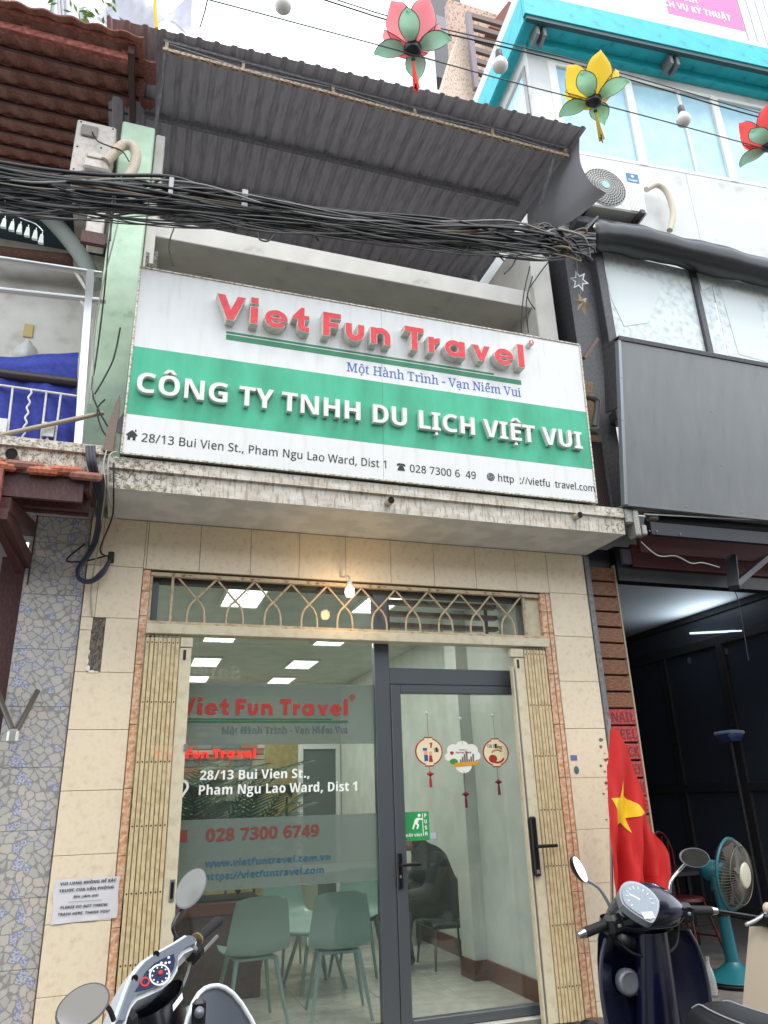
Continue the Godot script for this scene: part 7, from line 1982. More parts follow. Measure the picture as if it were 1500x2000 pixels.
func build_dark_scooter() -> void:
	# navy scooter, seen from behind its handlebar; points at the shop
	var o := Vector3(2.32, 1.03, 2.1)
	var s := thing("navy_scooter", "dark navy scooter with chrome ringed dial and black stitched seat", "scooter", Vector3(2.30, 0, 2.5))
	var navy := mat("navy_paint", Color(0.045, 0.058, 0.15), 0.24, 0.0, {"clearcoat_enabled": true, "clearcoat": 0.35, "clearcoat_roughness": 0.1})
	var blk := mat("scooter_black", Color(0.03, 0.03, 0.034), 0.35)
	var rub := mat("grip_rubber", Color(0.07, 0.07, 0.075), 0.7)
	var chrome := mat("chrome", Color(0.8, 0.8, 0.8), 0.2, 1.0)
	var silver := mat("silver_plastic", Color(0.52, 0.53, 0.55), 0.35, 0.4)
	# handlebar cover: loft of ovals from left switch box to right
	var ga := ap(1192, 1802, o, Vector3.BACK)
	var gb := ap(1332, 1778, o, Vector3.BACK)
	var mid := (ga + gb) / 2
	var axis := (gb - ga).normalized()
	var half := ga.distance_to(gb) / 2
	var yy := Vector3.UP
	var rows := []
	for j in 17:
		var t := j / 8.0 - 1.0
		var k := 1.0 - pow(absf(t), 2.2)
		var c := mid + axis * half * t + Vector3(0, 0.03 * k, -0.01)
		var ry := 0.036 + 0.075 * pow(k, 1.3)
		var rz := 0.045 + 0.065 * k
		var r := []
		for i in 18:
			var a := TAU * i / 18
			r.append(c + Vector3(0, cos(a) * ry, sin(a) * rz))
		rows.append(r)
	var hd := part(s, "handlebar_cover", MB.new().grid(rows, true), navy)
	# dial: heart shaped glass with a bright bezel
	var dn := Vector3(0, 0.62, 0.78).normalized()
	var dc := ap(1251, 1765, o + Vector3(0, 0.06, 0.08), dn)
	var hs := PackedVector2Array()
	var hs2 := PackedVector2Array()
	var hs3 := PackedVector2Array()
	var db := Basis(Vector3.RIGHT, dn.cross(Vector3.RIGHT), dn)
	for i in 36:
		var a := TAU * i / 36
		var rr := Vector2(cos(a) * 0.098, sin(a) * 0.105 + (0.012 if sin(a) < 0 else 0.0))
		if sin(a) < 0: rr.x *= 1.0 - 0.55 * pow(-sin(a), 1.6)
		hs.append(rr); hs2.append(rr * 0.90); hs3.append(rr * 0.80)
	var dl := part(hd, "dial_bezel", MB.new().prism(hs, -0.03, 0.008, Transform3D(db, dc)), silver)
	part(hd, "dial_face", MB.new().prism(hs2, 0.0085, 0.0095, Transform3D(db, dc)), mat("dial_grey", Color(0.30, 0.33, 0.38), 0.3))
	var mk := MB.new()
	for i in 11:
		var a := deg_to_rad(200 - i * 22)
		mk.prism(PackedVector2Array([Vector2(cos(a - 0.03), sin(a - 0.03)) * 0.052, Vector2(cos(a + 0.03), sin(a + 0.03)) * 0.052, Vector2(cos(a + 0.03), sin(a + 0.03)) * 0.066, Vector2(cos(a - 0.03), sin(a - 0.03)) * 0.066]), 0.010, 0.011, Transform3D(db, dc + db.y * 0.012))
	mk.prism(rect(-0.004, 0.0, 0.004, 0.05), 0.010, 0.0115, Transform3D(db * Basis(Vector3.BACK, 0.9), dc + db.y * 0.012))
	mk.prism(rect(-0.028, -0.075, 0.028, -0.045), 0.010, 0.011, Transform3D(db, dc))
	part(hd, "dial_marks", mk, mat("dial_white", Color(0.82, 0.84, 0.86), 0.4))
	part(hd, "dial_glass", MB.new().prism(hs2, 0.014, 0.016, Transform3D(db, dc)), mat("dial_glass", Color(0.8, 0.85, 0.9, 0.08), 0.02))
	# grips, switches, levers
	for sd in 2:
		var a: Vector3 = ga if sd == 0 else gb
		var e := ap(1142, 1822, o, Vector3.BACK) if sd == 0 else ap(1388, 1779, o, Vector3.BACK)
		var dr := (e - a).normalized()
		var sb := part(s, "switch_box", MB.new().bev(a - dr * 0.01 + Vector3(0, -0.006, 0.012), Vector3(0.085, 0.085, 0.085), 0.018, Basis(dr, Vector3.UP, dr.cross(Vector3.UP).normalized())), blk)
		for k in 3: part(sb, "switch", MB.new().bev(a - dr * (0.03 - 0.022 * k) + Vector3(0, 0.012 - 0.02 * (k % 2), 0.058), Vector3(0.017, 0.014, 0.012), 0.003), silver if k == 1 else blk)
		var gp := PackedVector3Array()
		for k in 9: gp.append(a.lerp(e, k / 8.0))
		var g := part(s, "grip", MB.new().tube(gp, 0.02, 14, [0.02, 0.0235, 0.0215, 0.0215, 0.0215, 0.0215, 0.0215, 0.022, 0.021]), rub)
		part(g, "bar_end", MB.new().tube(PackedVector3Array([e, e + dr * 0.035]), 0.02, 14, [0.02, 0.014]), chrome)
		part(s, "brake_lever", MB.new().tube(smooth_line([a + Vector3(0, -0.01, -0.05), a + dr * 0.06 + Vector3(0, -0.015, -0.085), e + Vector3(0, -0.02, -0.06)]), 0.0075, 8), chrome if sd == 0 else blk)
	for k in 2:
		var ca := ga if k == 0 else gb
		part(s, "control_cable", MB.new().tube(smooth_line([ca + Vector3(0, -0.03, -0.04), ca.lerp(mid, 0.35) + Vector3(0, -0.12, 0.02), mid + Vector3(-0.05 + 0.1 * k, -0.17, 0.03), mid + Vector3(-0.03 + 0.06 * k, -0.30, 0.0)]), 0.0055, 7), rub)
	part(hd, "cover_seam", MB.new().tube(smooth_line([ga + Vector3(0.02, -0.012, 0.046), mid + Vector3(-0.08, -0.035, 0.088), mid + Vector3(0.08, -0.035, 0.088), gb + Vector3(-0.02, -0.012, 0.046)]), 0.0022, 5), rub)
	# mirrors
	var ml := ap(1132, 1698, o + Vector3(0, 0, 0.02), Vector3.BACK)
	var mr := ap(1357, 1675, o + Vector3(0, 0, 0.02), Vector3.BACK)
	mirror_on(s, ml, Vector3(0.45, 0.12, 0.88), Vector3(-0.70, 0.72, 0.0), Vector2(0.030, 0.072), ap(1196, 1780, o, Vector3.BACK), ap(1170, 1735, o, Vector3.BACK), silver, blk)
	mirror_on(s, mr, Vector3(-0.10, 0.18, 0.97), Vector3(0.15, 1, 0.0), Vector2(0.075, 0.046), ap(1309, 1756, o, Vector3.BACK), ap(1310, 1722, o, Vector3.BACK), chrome, silver)
	# steering column and inner legshield
	var col := []
	for j in 8:
		var t := j / 7.0
		var c := mid + Vector3(0, -0.06 - 0.52 * t, 0.02 - 0.06 * t)
		var r := []
		for i in 16:
			var a := TAU * i / 16
			r.append(c + Vector3(cos(a) * lerpf(0.075, 0.125, t), 0, -sin(a) * lerpf(0.055, 0.075, t)))
		col.append(r)
	col.reverse()
	part(s, "column_cover", MB.new().grid(col, true), navy)
	var sh := []
	for j in 13:
		var t := j / 12.0
		var y := lerpf(0.30, 0.93, t)
		var hw := lerpf(0.22, 0.29, sin(t * PI * 0.62)) - 0.06 * pow(t, 6)
		var r := []
		for i in 17:
			var u := i / 8.0 - 1.0
			r.append(Vector3(mid.x + u * hw, y, 2.03 - 0.04 * t + 0.10 * u * u - 0.03 * (1 - t) + 0.06 * sin(t * PI) * (1 - absf(u))))
		sh.append(r)
	var ls := part(s, "legshield", MB.new().grid(sh), navy)
	var oe := []
	for j in sh.size(): oe.append(sh[j][0])
	var oe2 := []
	for j in sh.size(): oe2.append(sh[j][16])
	part(ls, "shield_edge", MB.new().tube(smooth_line(oe, 3), 0.009, 8), mat("edge_slate", Color(0.20, 0.21, 0.25), 0.35))
	part(ls, "shield_edge", MB.new().tube(smooth_line(oe2, 3), 0.009, 8), mat("edge_slate", Color(0.20, 0.21, 0.25), 0.35))
	var kc := ap(1226, 1918, Vector3(0, 0, 2.08), Vector3.BACK)
	part(ls, "fuel_cap", MB.new().lathe([Vector2(0.052, -0.02), Vector2(0.055, 0.012), Vector2(0.04, 0.022), Vector2(0.036, 0.016), Vector2(0.0005, 0.018)], 22, Transform3D(Basis(Vector3.RIGHT, PI / 2), kc)), silver)
	part(ls, "key_housing", MB.new().bev(kc + Vector3(0.055, -0.035, 0.0), Vector3(0.05, 0.05, 0.03), 0.012), silver)
	part(ls, "key", MB.new().bev(kc + Vector3(0.13, 0.0, 0.02), Vector3(0.03, 0.055, 0.02), 0.006), blk)
	part(ls, "bag_hook", MB.new().tube(smooth_line([kc + Vector3(0.16, 0.12, 0.0), kc + Vector3(0.165, 0.09, 0.05), kc + Vector3(0.165, 0.11, 0.07)]), 0.008, 8), chrome)
	part(s, "reflector", MB.new().span(ap(1262, 1885, Vector3(0, 0, 2.1), Vector3.BACK), ap(1280, 1880, Vector3(0, 0, 2.12), Vector3.BACK)), mat("reflector_orange", Color(0.62, 0.16, 0.06), 0.3))
	# front apron, fender, wheel
	var fr := []
	for j in 9:
		var t := j / 8.0
		var y := lerpf(0.32, 0.98, t)
		var hw := lerpf(0.17, 0.20, t) - 0.08 * pow(t, 5)
		var r := []
		for i in 13:
			var u := i / 6.0 - 1.0
			r.append(Vector3(mid.x - u * hw, y, 1.93 - 0.14 * (1 - u * u) - 0.02 * t))
		fr.append(r)
	part(s, "front_apron", MB.new().grid(fr), navy)
	wheel(s, "wheel", Vector3(mid.x, 0.235, 1.66), 0.235, Vector3.RIGHT)
	wheel(s, "wheel", Vector3(mid.x, 0.235, 2.98), 0.235, Vector3.RIGHT)
	var fd := []
	for j in 9:
		var a := PI * (0.05 + 0.9 * j / 8.0)
		var r := []
		for i in 5: r.append(Vector3(mid.x + (i / 2.0 - 1.0) * 0.07, 0.235 + sin(a) * 0.275, 1.66 + cos(a) * 0.275))
		fd.append(r)
	part(s, "fender", MB.new().grid(fd), navy)
	# floorboard, body sides, seat
	part(s, "floorboard", MB.new().bev(Vector3(mid.x, 0.29, 2.26), Vector3(0.36, 0.06, 0.42), 0.02), blk)
	var bd := []
	for j in 10:
		var t := j / 9.0
		var z := lerpf(2.42, 3.32, t)
		var r := []
		for i in 16:
			var a := TAU * i / 16
			var w := lerpf(0.14, 0.19, sin(t * PI * 0.8)) * (1.0 - 0.55 * pow(t, 4))
			r.append(Vector3(mid.x + cos(a) * w, lerpf(0.52, 0.62, t) + sin(a) * lerpf(0.17, 0.12, t), z))
		bd.append(r)
	part(s, "body", MB.new().grid(bd, true), navy)
	part(s, "tail_cover", MB.new().ball(Vector3(mid.x, 0.63, 3.32), Vector3(0.085, 0.10, 0.06)), navy)
	part(s, "tail_lamp", MB.new().ball(Vector3(mid.x, 0.64, 3.36), Vector3(0.06, 0.04, 0.04)), mat("tail_red", Color(0.5, 0.03, 0.03), 0.2))
	var seat := []
	var stitch := [[], []]
	for j in 14:
		var t := j / 13.0
		var z := lerpf(2.40, 3.22, t)
		var w := 0.155 * pow(sin(PI * clampf(0.14 + t * 0.62, 0, 1)), 0.6)
		var y := 0.745 + 0.045 * t - 0.03 * sin(t * PI)
		var r := []
		for i in 15:
			var a := PI * (i / 14.0)
			r.append(Vector3(mid.x - cos(a) * w, y + (pow(sin(a), 0.5) - 1.0) * 0.075 + (0.0 if j else -0.03), z))
		seat.append(r)
		stitch[0].append(r[4] + Vector3(0, 0.004, 0)); stitch[1].append(r[10] + Vector3(0, 0.004, 0))
	var st := part(s, "seat", MB.new().grid(seat), patchy("seat_vinyl", [[0.2, Color(0.085, 0.085, 0.095)], [0.8, Color(0.115, 0.115, 0.125)]], 0.05, 0.5, 0.05, 0.1))
	for q in stitch: part(st, "stitching", MB.new().tube(smooth_line(q, 3), 0.0035, 5), mat("stitch_grey", Color(0.55, 0.55, 0.56), 0.7))
	part(s, "side_stand", MB.new().tube(PackedVector3Array([Vector3(mid.x - 0.12, 0.3, 2.5), Vector3(mid.x - 0.28, 0.0, 2.62)]), 0.012, 8), blk)

func build_white_scooter() -> void:
	# white and navy scooter, handlebar locked to the left and leaning on its stand
	var o := Vector3(0.206, 1.03, 2.37)
	var s := thing("white_scooter", "white and navy scooter leaning with its handlebar turned, by the paper notice", "scooter", Vector3(0.35, 0, 2.55))
	var R := Vector3(0.53, 0.22, -0.82).normalized()
	var bk := Vector3(0.80, 0.0, 0.60)
	var N := (bk - R * bk.dot(R)).normalized()
	N = (N * 0.72 + Vector3.UP * 0.70).normalized()
	N = (N - R * N.dot(R)).normalized()
	var U := N.cross(R)
	var white := mat("scooter_white", Color(0.80, 0.81, 0.82), 0.2, 0.0, {"clearcoat_enabled": true, "clearcoat": 0.7, "clearcoat_roughness": 0.08})
	var grey := mat("scooter_grey", Color(0.40, 0.42, 0.46), 0.35, 0.2)
	var navy := mat("scooter_navy", Color(0.04, 0.045, 0.085), 0.3)
	var blk := mat("scooter_black", Color(0.03, 0.03, 0.034), 0.35)
	var rub := mat("grip_rubber", Color(0.07, 0.07, 0.075), 0.7)
	var silver := mat("silver_plastic", Color(0.52, 0.53, 0.55), 0.35, 0.4)
	var Q := func(x: float, y: float, lift := 0.0) -> Vector3:
		# pixels of the 4.167x enlargement of the corner (100, 1680)
		return ap(100 + x / 4.167, 1680 + y / 4.167, o + N * lift, N)
	var to2 := func(p: Vector3) -> Vector2: return Vector2((p - o).dot(R), (p - o).dot(U))
	var xf := Transform3D(Basis(R, U, N), o)
	var outline := [[495, 1340], [530, 1240], [580, 1100], [620, 990], [680, 880], [740, 810], [830, 750], [920, 700], [1010, 650], [1100, 592], [1150, 605], [1200, 645], [1190, 700], [1100, 740], [1050, 800], [1045, 880], [1000, 960], [920, 1030], [800, 1085], [720, 1120], [670, 1180], [640, 1260], [620, 1340]]
	var po := PackedVector2Array()
	for q in outline: po.append(to2.call(Q.call(q[0], q[1])))
	var body := part(s, "handlebar_cover", MB.new().prism(po, -0.07, -0.012, xf), white)
	var face := Geometry2D.offset_polygon(po, -0.012)
	part(body, "cover_face", MB.new().prism(face[0], -0.0115, 0.004, xf), grey)
	var dial := [[670, 1082], [715, 1010], [760, 920], [830, 850], [920, 800], [990, 772], [1000, 830], [985, 900], [930, 970], [850, 1030], [760, 1065]]
	var dp := PackedVector2Array()
	for q in dial: dp.append(to2.call(Q.call(q[0], q[1])))
	part(body, "dial_face", MB.new().prism(dp, 0.0045, 0.0065, xf), mat("dial_navy", Color(0.10, 0.13, 0.26), 0.25))
	var mw := mat("dial_white", Color(0.82, 0.84, 0.86), 0.4)
	var cc: Vector2 = to2.call(Q.call(872, 945))
	var ring := MB.new()
	for h in 2: ring.prism(band(cc, Vector2(0.052, 0.034), Vector2(0.045, 0.028), h * 180, h * 180 + 180), 0.007, 0.008, xf)
	for k in 10:
		var a := TAU * k / 10
		ring.prism(oval(cc + Vector2(cos(a) * 0.037, sin(a) * 0.023), Vector2(0.004, 0.003), 8), 0.007, 0.008, xf)
	for q in [[885, 850], [920, 850], [950, 845], [945, 805], [795, 910]]: ring.prism(oval(to2.call(Q.call(q[0], q[1])), Vector2(0.007, 0.004), 8), 0.007, 0.008, xf)
	part(body, "dial_marks", ring, mw)
	var rd := MB.new()
	part(body, "dial_red_spot", MB.new().prism(oval(cc + Vector2(0.008, 0.004), Vector2(0.013, 0.007), 10), 0.0085, 0.0095, xf), mat("dial_red", Color(0.70, 0.16, 0.14), 0.4))
	var gc: Vector2 = to2.call(Q.call(752, 1003))
	for h in 2: rd.prism(band(gc, Vector2(0.023, 0.015), Vector2(0.015, 0.009), h * 180, h * 180 + 180), 0.007, 0.008, xf)
	part(body, "dial_red_ring", rd, mat("dial_red", Color(0.70, 0.16, 0.14), 0.4))
	for q in [[855, 765], [680, 962]]:
		part(body, "cover_screw", MB.new().tube(PackedVector3Array([Q.call(q[0], q[1], 0.003), Q.call(q[0], q[1], 0.006)]), 0.011, 12), blk)
	# rounded back of the cover
	var bm := []
	for q in po: bm.append(q)
	var inner := PackedVector2Array()
	var cen := Vector2.ZERO
	for q in po: cen += q / po.size()
	var bkm := MB.new()
	for lv in 3:
		var z0 := -0.07 - 0.03 * lv
		var z1 := -0.07 - 0.03 * (lv + 1)
		var k0 := 1.0 - 0.12 * lv * lv * 0.5
		var k1 := 1.0 - 0.12 * (lv + 1) * (lv + 1) * 0.5
		for i in po.size():
			var a := cen + (po[i] - cen) * k0; var b := cen + (po[(i + 1) % po.size()] - cen) * k0
			var c := cen + (po[(i + 1) % po.size()] - cen) * k1; var d := cen + (po[i] - cen) * k1
			bkm.quad(xf * Vector3(a.x, a.y, z0), xf * Vector3(b.x, b.y, z0), xf * Vector3(c.x, c.y, z1), xf * Vector3(d.x, d.y, z1))
	part(body, "cover_back", bkm, white)
	# right grip with throttle and switch
	var g0: Vector3 = Q.call(1185, 650, -0.04)
	var g1: Vector3 = Q.call(1365, 490, -0.04)
	var gp := PackedVector3Array()
	for k in 8: gp.append(g0.lerp(g1, k / 7.0))
	var gr := part(s, "grip", MB.new().tube(gp, 0.019, 14, [0.024, 0.019, 0.018, 0.018, 0.018, 0.018, 0.019, 0.017]), rub)
	part(gr, "collar", MB.new().tube(PackedVector3Array([g0 - (g1 - g0) * 0.03, g0 + (g1 - g0) * 0.02]), 0.026, 14), mat("brass_ring", Color(0.55, 0.48, 0.32), 0.4, 0.5))
	part(s, "switch_box", MB.new().bev(Q.call(1150, 745, -0.06), Vector3(0.06, 0.075, 0.07), 0.015, Basis(R, U, N)), blk)
	part(s, "switch", MB.new().bev(Q.call(1160, 715, -0.015), Vector3(0.02, 0.03, 0.02), 0.005, Basis(R, U, N)), silver)
	part(s, "brake_lever", MB.new().tube(smooth_line([Q.call(1190, 800, -0.07), Q.call(1250, 730, -0.09), Q.call(1350, 620, -0.09)]), 0.007, 8), silver)
	part(s, "brake_cable", MB.new().tube(smooth_line([Q.call(1140, 790, -0.08), Q.call(1110, 920, -0.06), Q.call(1060, 1050, -0.05)]), 0.005, 6), silver)
	# left grip (leaves the picture)
	var h0: Vector3 = Q.call(560, 1330, -0.05)
	var h1: Vector3 = h0 - R * 0.17
	part(s, "grip", MB.new().tube(PackedVector3Array([h0, h0.lerp(h1, 0.3), h1]), 0.019, 14), rub)
	part(s, "switch_box", MB.new().bev(h0 + R * 0.02, Vector3(0.06, 0.075, 0.07), 0.015, Basis(R, U, N)), blk)
	# mirrors
	var ml := az(162, 1965, 2.80)
	var mr := az(373, 1735, 2.12)
	mirror_on(s, ml, Vector3(0.05, 0.52, 0.85), Vector3(-0.25, 1.0, 0.0), Vector2(0.070, 0.056), az(222, 1992, 2.66), az(208, 1965, 2.70), blk, blk)
	mirror_on(s, mr, Vector3(-0.22, 0.30, 0.93), Vector3(0.35, 1.0, 0.0), Vector2(0.048, 0.078), az(345, 1832, 2.15), az(338, 1806, 2.15), blk, silver)
	# steering column in navy, legshield with a white rim
	var col := []
	for j in 7:
		var t := j / 6.0
		var c: Vector3 = (Q.call(880, 1120, -0.06) as Vector3).lerp(Vector3(0.30, 0.45, 2.45), t)
		var r := []
		for i in 14:
			var a := TAU * i / 14
			r.append(c + R * cos(a) * lerpf(0.13, 0.09, t) + N.cross(R).cross(R).normalized() * 0.0 + Vector3(N.x, 0, N.z).normalized() * sin(a) * -0.06)
		col.append(r)
	col.reverse()
	var cv := part(s, "column_cover", MB.new().grid(col, true), navy)
	part(cv, "paper_tag", MB.new().prism(PackedVector2Array([to2.call(Q.call(980, 1190)), to2.call(Q.call(1055, 1090)), to2.call(Q.call(1062, 1140)), to2.call(Q.call(985, 1240))]), 0.005, 0.007, xf), mat("tag_white", Color(0.80, 0.80, 0.80), 0.6))
	var sh := []
	var bf := Vector3(-0.42, 0, -0.90).normalized()
	var bR := Vector3(-bf.z, 0, bf.x)
	var sc := Vector3(0.33, 0, 2.42)
	for j in 10:
		var t := j / 9.0
		var hw := 0.175 - 0.02 * t
		var r := []
		for i in 13:
			var u := i / 6.0 - 1.0
			r.append(sc + bR * (u * hw + 0.03) + Vector3(0, lerpf(0.28, 0.965 - 0.17 * pow(absf(u), 2.4), t), 0) - bf * (0.08 * u * u - 0.02 * t))
		sh.append(r)
	var ls := part(s, "legshield", MB.new().grid(sh), grey)
	var rim := []
	for j in sh.size(): rim.append(sh[j][0])
	for i in 13: rim.append(sh[9][i])
	for j in sh.size(): rim.append(sh[9 - j][12])
	part(ls, "shield_rim", MB.new().tube(PackedVector3Array(rim), 0.008, 8), white)
	part(ls, "front_apron", MB.new().grid(sh.map(func(r): return r.map(func(p): return p + bf * 0.09 - Vector3(0, 0.06, 0)))), white)
	var lk: Vector3 = az(388, 1982, 2.50)
	part(ls, "key_lock", MB.new().bev(lk, Vector3(0.045, 0.09, 0.03), 0.012), blk)
	part(ls, "key_face", MB.new().ball(lk + Vector3(0, 0.01, 0.017), Vector3(0.016, 0.018, 0.006), 12, 6), silver)
	wheel(s, "wheel", sc + bf * 0.36 + Vector3(-0.08, 0.28, 0), 0.28, R * Vector3(1, 0, 1))
	wheel(s, "wheel", sc - bf * 0.86 + Vector3(0, 0.28, 0), 0.28, bR)
	part(s, "fork", MB.new().tube(PackedVector3Array([sc + bf * 0.36 + Vector3(-0.12, 0.28, 0), sc + Vector3(-0.02, 0.8, 0)]), 0.02, 8).tube(PackedVector3Array([sc + bf * 0.36 + Vector3(-0.02, 0.28, 0.03), sc + Vector3(0.04, 0.8, 0)]), 0.02, 8), silver)
	var bd := []
	for j in 8:
		var t := j / 7.0
		var r := []
		for i in 14:
			var a := TAU * i / 14
			r.append(sc - bf * lerpf(0.05, 0.95, t) + bR * cos(a) * lerpf(0.10, 0.12, sin(t * PI)) + Vector3(0, lerpf(0.42, 0.62, t) + sin(a) * 0.10, 0))
		bd.append(r)
	part(s, "body", MB.new().grid(bd, true), white)
	var seat := []
	for j in 8:
		var t := j / 7.0
		var r := []
		for i in 11:
			var a := PI * i / 10.0
			r.append(sc - bf * lerpf(0.42, 1.05, t) + bR * -cos(a) * 0.12 * pow(sin(PI * (0.15 + 0.7 * t)), 0.5) + Vector3(0, 0.72 + 0.04 * t + (pow(sin(a), 0.5) - 1.0) * 0.06, 0))
		seat.append(r)
	part(s, "seat", MB.new().grid(seat), mat("seat_black", Color(0.07, 0.07, 0.075), 0.55))
	part(s, "side_stand", MB.new().tube(PackedVector3Array([sc - bf * 0.3 - bR * 0.1 + Vector3(0, 0.3, 0), sc - bf * 0.4 - bR * 0.26]), 0.012, 8), blk)

func build_third_scooter() -> void:
	# only the left grip and lever of a cream scooter reach into view at the right edge
	var s := thing("cream_scooter", "cream scooter mostly out of view beside the teal fan, its brake lever showing", "scooter", Vector3(3.0, 0, 2.4))
	var cream := mat("cream_paint", Color(0.72, 0.66, 0.58), 0.3)
	var blk := mat("scooter_black", Color(0.03, 0.03, 0.034), 0.35)
	var silver := mat("lever_silver", Color(0.68, 0.68, 0.68), 0.35, 0.3)
	var z := 2.0
	part(s, "brake_lever", MB.new().tube(smooth_line([az(1457, 1806, z), az(1475, 1798, z), az(1500, 1783, z), az(1530, 1770, z)]), 0.009, 8), silver)
	part(s, "switch_box", MB.new().bev(az(1498, 1797, z), Vector3(0.06, 0.06, 0.06), 0.012), blk)
	part(s, "grip", MB.new().tube(PackedVector3Array([az(1500, 1795, z - 0.02), az(1405, 1780, z - 0.1)]), 0.0095, 10), blk)
	part(s, "mirror_boss", MB.new().ball(az(1500, 1775, z), Vector3(0.025, 0.03, 0.025)), cream)
	var sh := []
	for j in 9:
		var t := j / 8.0
		var a := az(lerpf(1462, 1478, t), lerpf(2010, 1812, t), z)
		var r := []
		for i in 9:
			var u := i / 8.0
			r.append(a + Vector3(u * 0.50, 0, 0.10 * sin(u * PI) - 0.05))
		sh.append(r)
	part(s, "legshield", MB.new().grid(sh), cream)
	var base := az(1480, 2010, z)
	part(s, "front_panel", MB.new().bev(Vector3(base.x + 0.36, 0.5, z - 0.10), Vector3(0.30, 0.7, 0.10), 0.05), cream)
	wheel(s, "wheel", Vector3(base.x + 0.26, 0.23, z - 0.35), 0.23, Vector3.RIGHT)
	wheel(s, "wheel", Vector3(base.x + 0.26, 0.23, z + 0.9), 0.23, Vector3.RIGHT)
	part(s, "floorboard", MB.new().bev(Vector3(base.x + 0.26, 0.28, z + 0.2), Vector3(0.36, 0.06, 0.5), 0.02), blk)
	part(s, "body", MB.new().ball(Vector3(base.x + 0.26, 0.52, z + 0.75), Vector3(0.19, 0.2, 0.42)), cream)
	part(s, "seat", MB.new().ball(Vector3(base.x + 0.26, 0.74, z + 0.75), Vector3(0.15, 0.06, 0.38)), mat("seat_black", Color(0.07, 0.07, 0.075), 0.55))

# ---------------------------------------------------------------- furniture, plants and a visitor inside
func shell_chair(proto: Node3D, label: String, at: Vector3, turn: float) -> Node3D:
	if proto:
		var c := proto.duplicate()
		c.name = numbered("shell_chair")
		add_child(c)
		c.position = at
		c.rotation.y = turn
		c.set_meta("label", label)
		return c
	var t := thing("shell_chair", label, "chair", at, "mint plastic shell chairs in the shop", true)
	t.rotation.y = turn
	var mint := mat("mint_plastic", Color(0.56, 0.68, 0.635), 0.35)
	# one-piece shell: back leans to +z (its rear faces +z), seat to -z
	var rows := []
	var prof := [[-0.22, 0.445, 0.20], [-0.17, 0.452, 0.215], [-0.06, 0.435, 0.225], [0.06, 0.432, 0.228], [0.14, 0.445, 0.23], [0.185, 0.48, 0.232], [0.21, 0.54, 0.228], [0.235, 0.64, 0.215], [0.255, 0.74, 0.20], [0.268, 0.80, 0.185], [0.272, 0.825, 0.16]]
	for p in prof:
		var r := []
		for i in 13:
			var u := i / 6.0 - 1.0
			var curl := 0.030 * u * u * (1.0 if p[1] < 0.5 else 0.0)
			r.append(Vector3(u * p[2], p[1] + curl + (-0.02 * pow(absf(u), 4) if p[1] > 0.8 else 0.0), p[0] - 0.035 * u * u * (1.0 if p[1] > 0.5 else 0.0)))
		rows.append(r)
	var back := []
	for r in rows:
		var q := []
		for i in 13:
			q.append(r[i] + Vector3(0, -0.008, 0.006))
		back.append(q)
	var sm := MB.new().grid(rows)
	for r in back: r.reverse()
	sm.grid(back)
	part(t, "shell", sm, mint)
	part(t, "under_frame", MB.new().span(Vector3(-0.15, 0.405, -0.15), Vector3(0.15, 0.425, 0.13), 0.005), mat("mint_metal", Color(0.50, 0.61, 0.57), 0.4))
	for q in [[-1, -1], [1, -1], [1, 1], [-1, 1]]:
		part(t, "leg", MB.new().tube(PackedVector3Array([Vector3(q[0] * 0.14, 0.42, q[1] * 0.12), Vector3(q[0] * 0.215, 0.0, q[1] * 0.215)]), 0.014, 10, [0.017, 0.011]), mat("mint_metal", Color(0.50, 0.61, 0.57), 0.4))
	return t
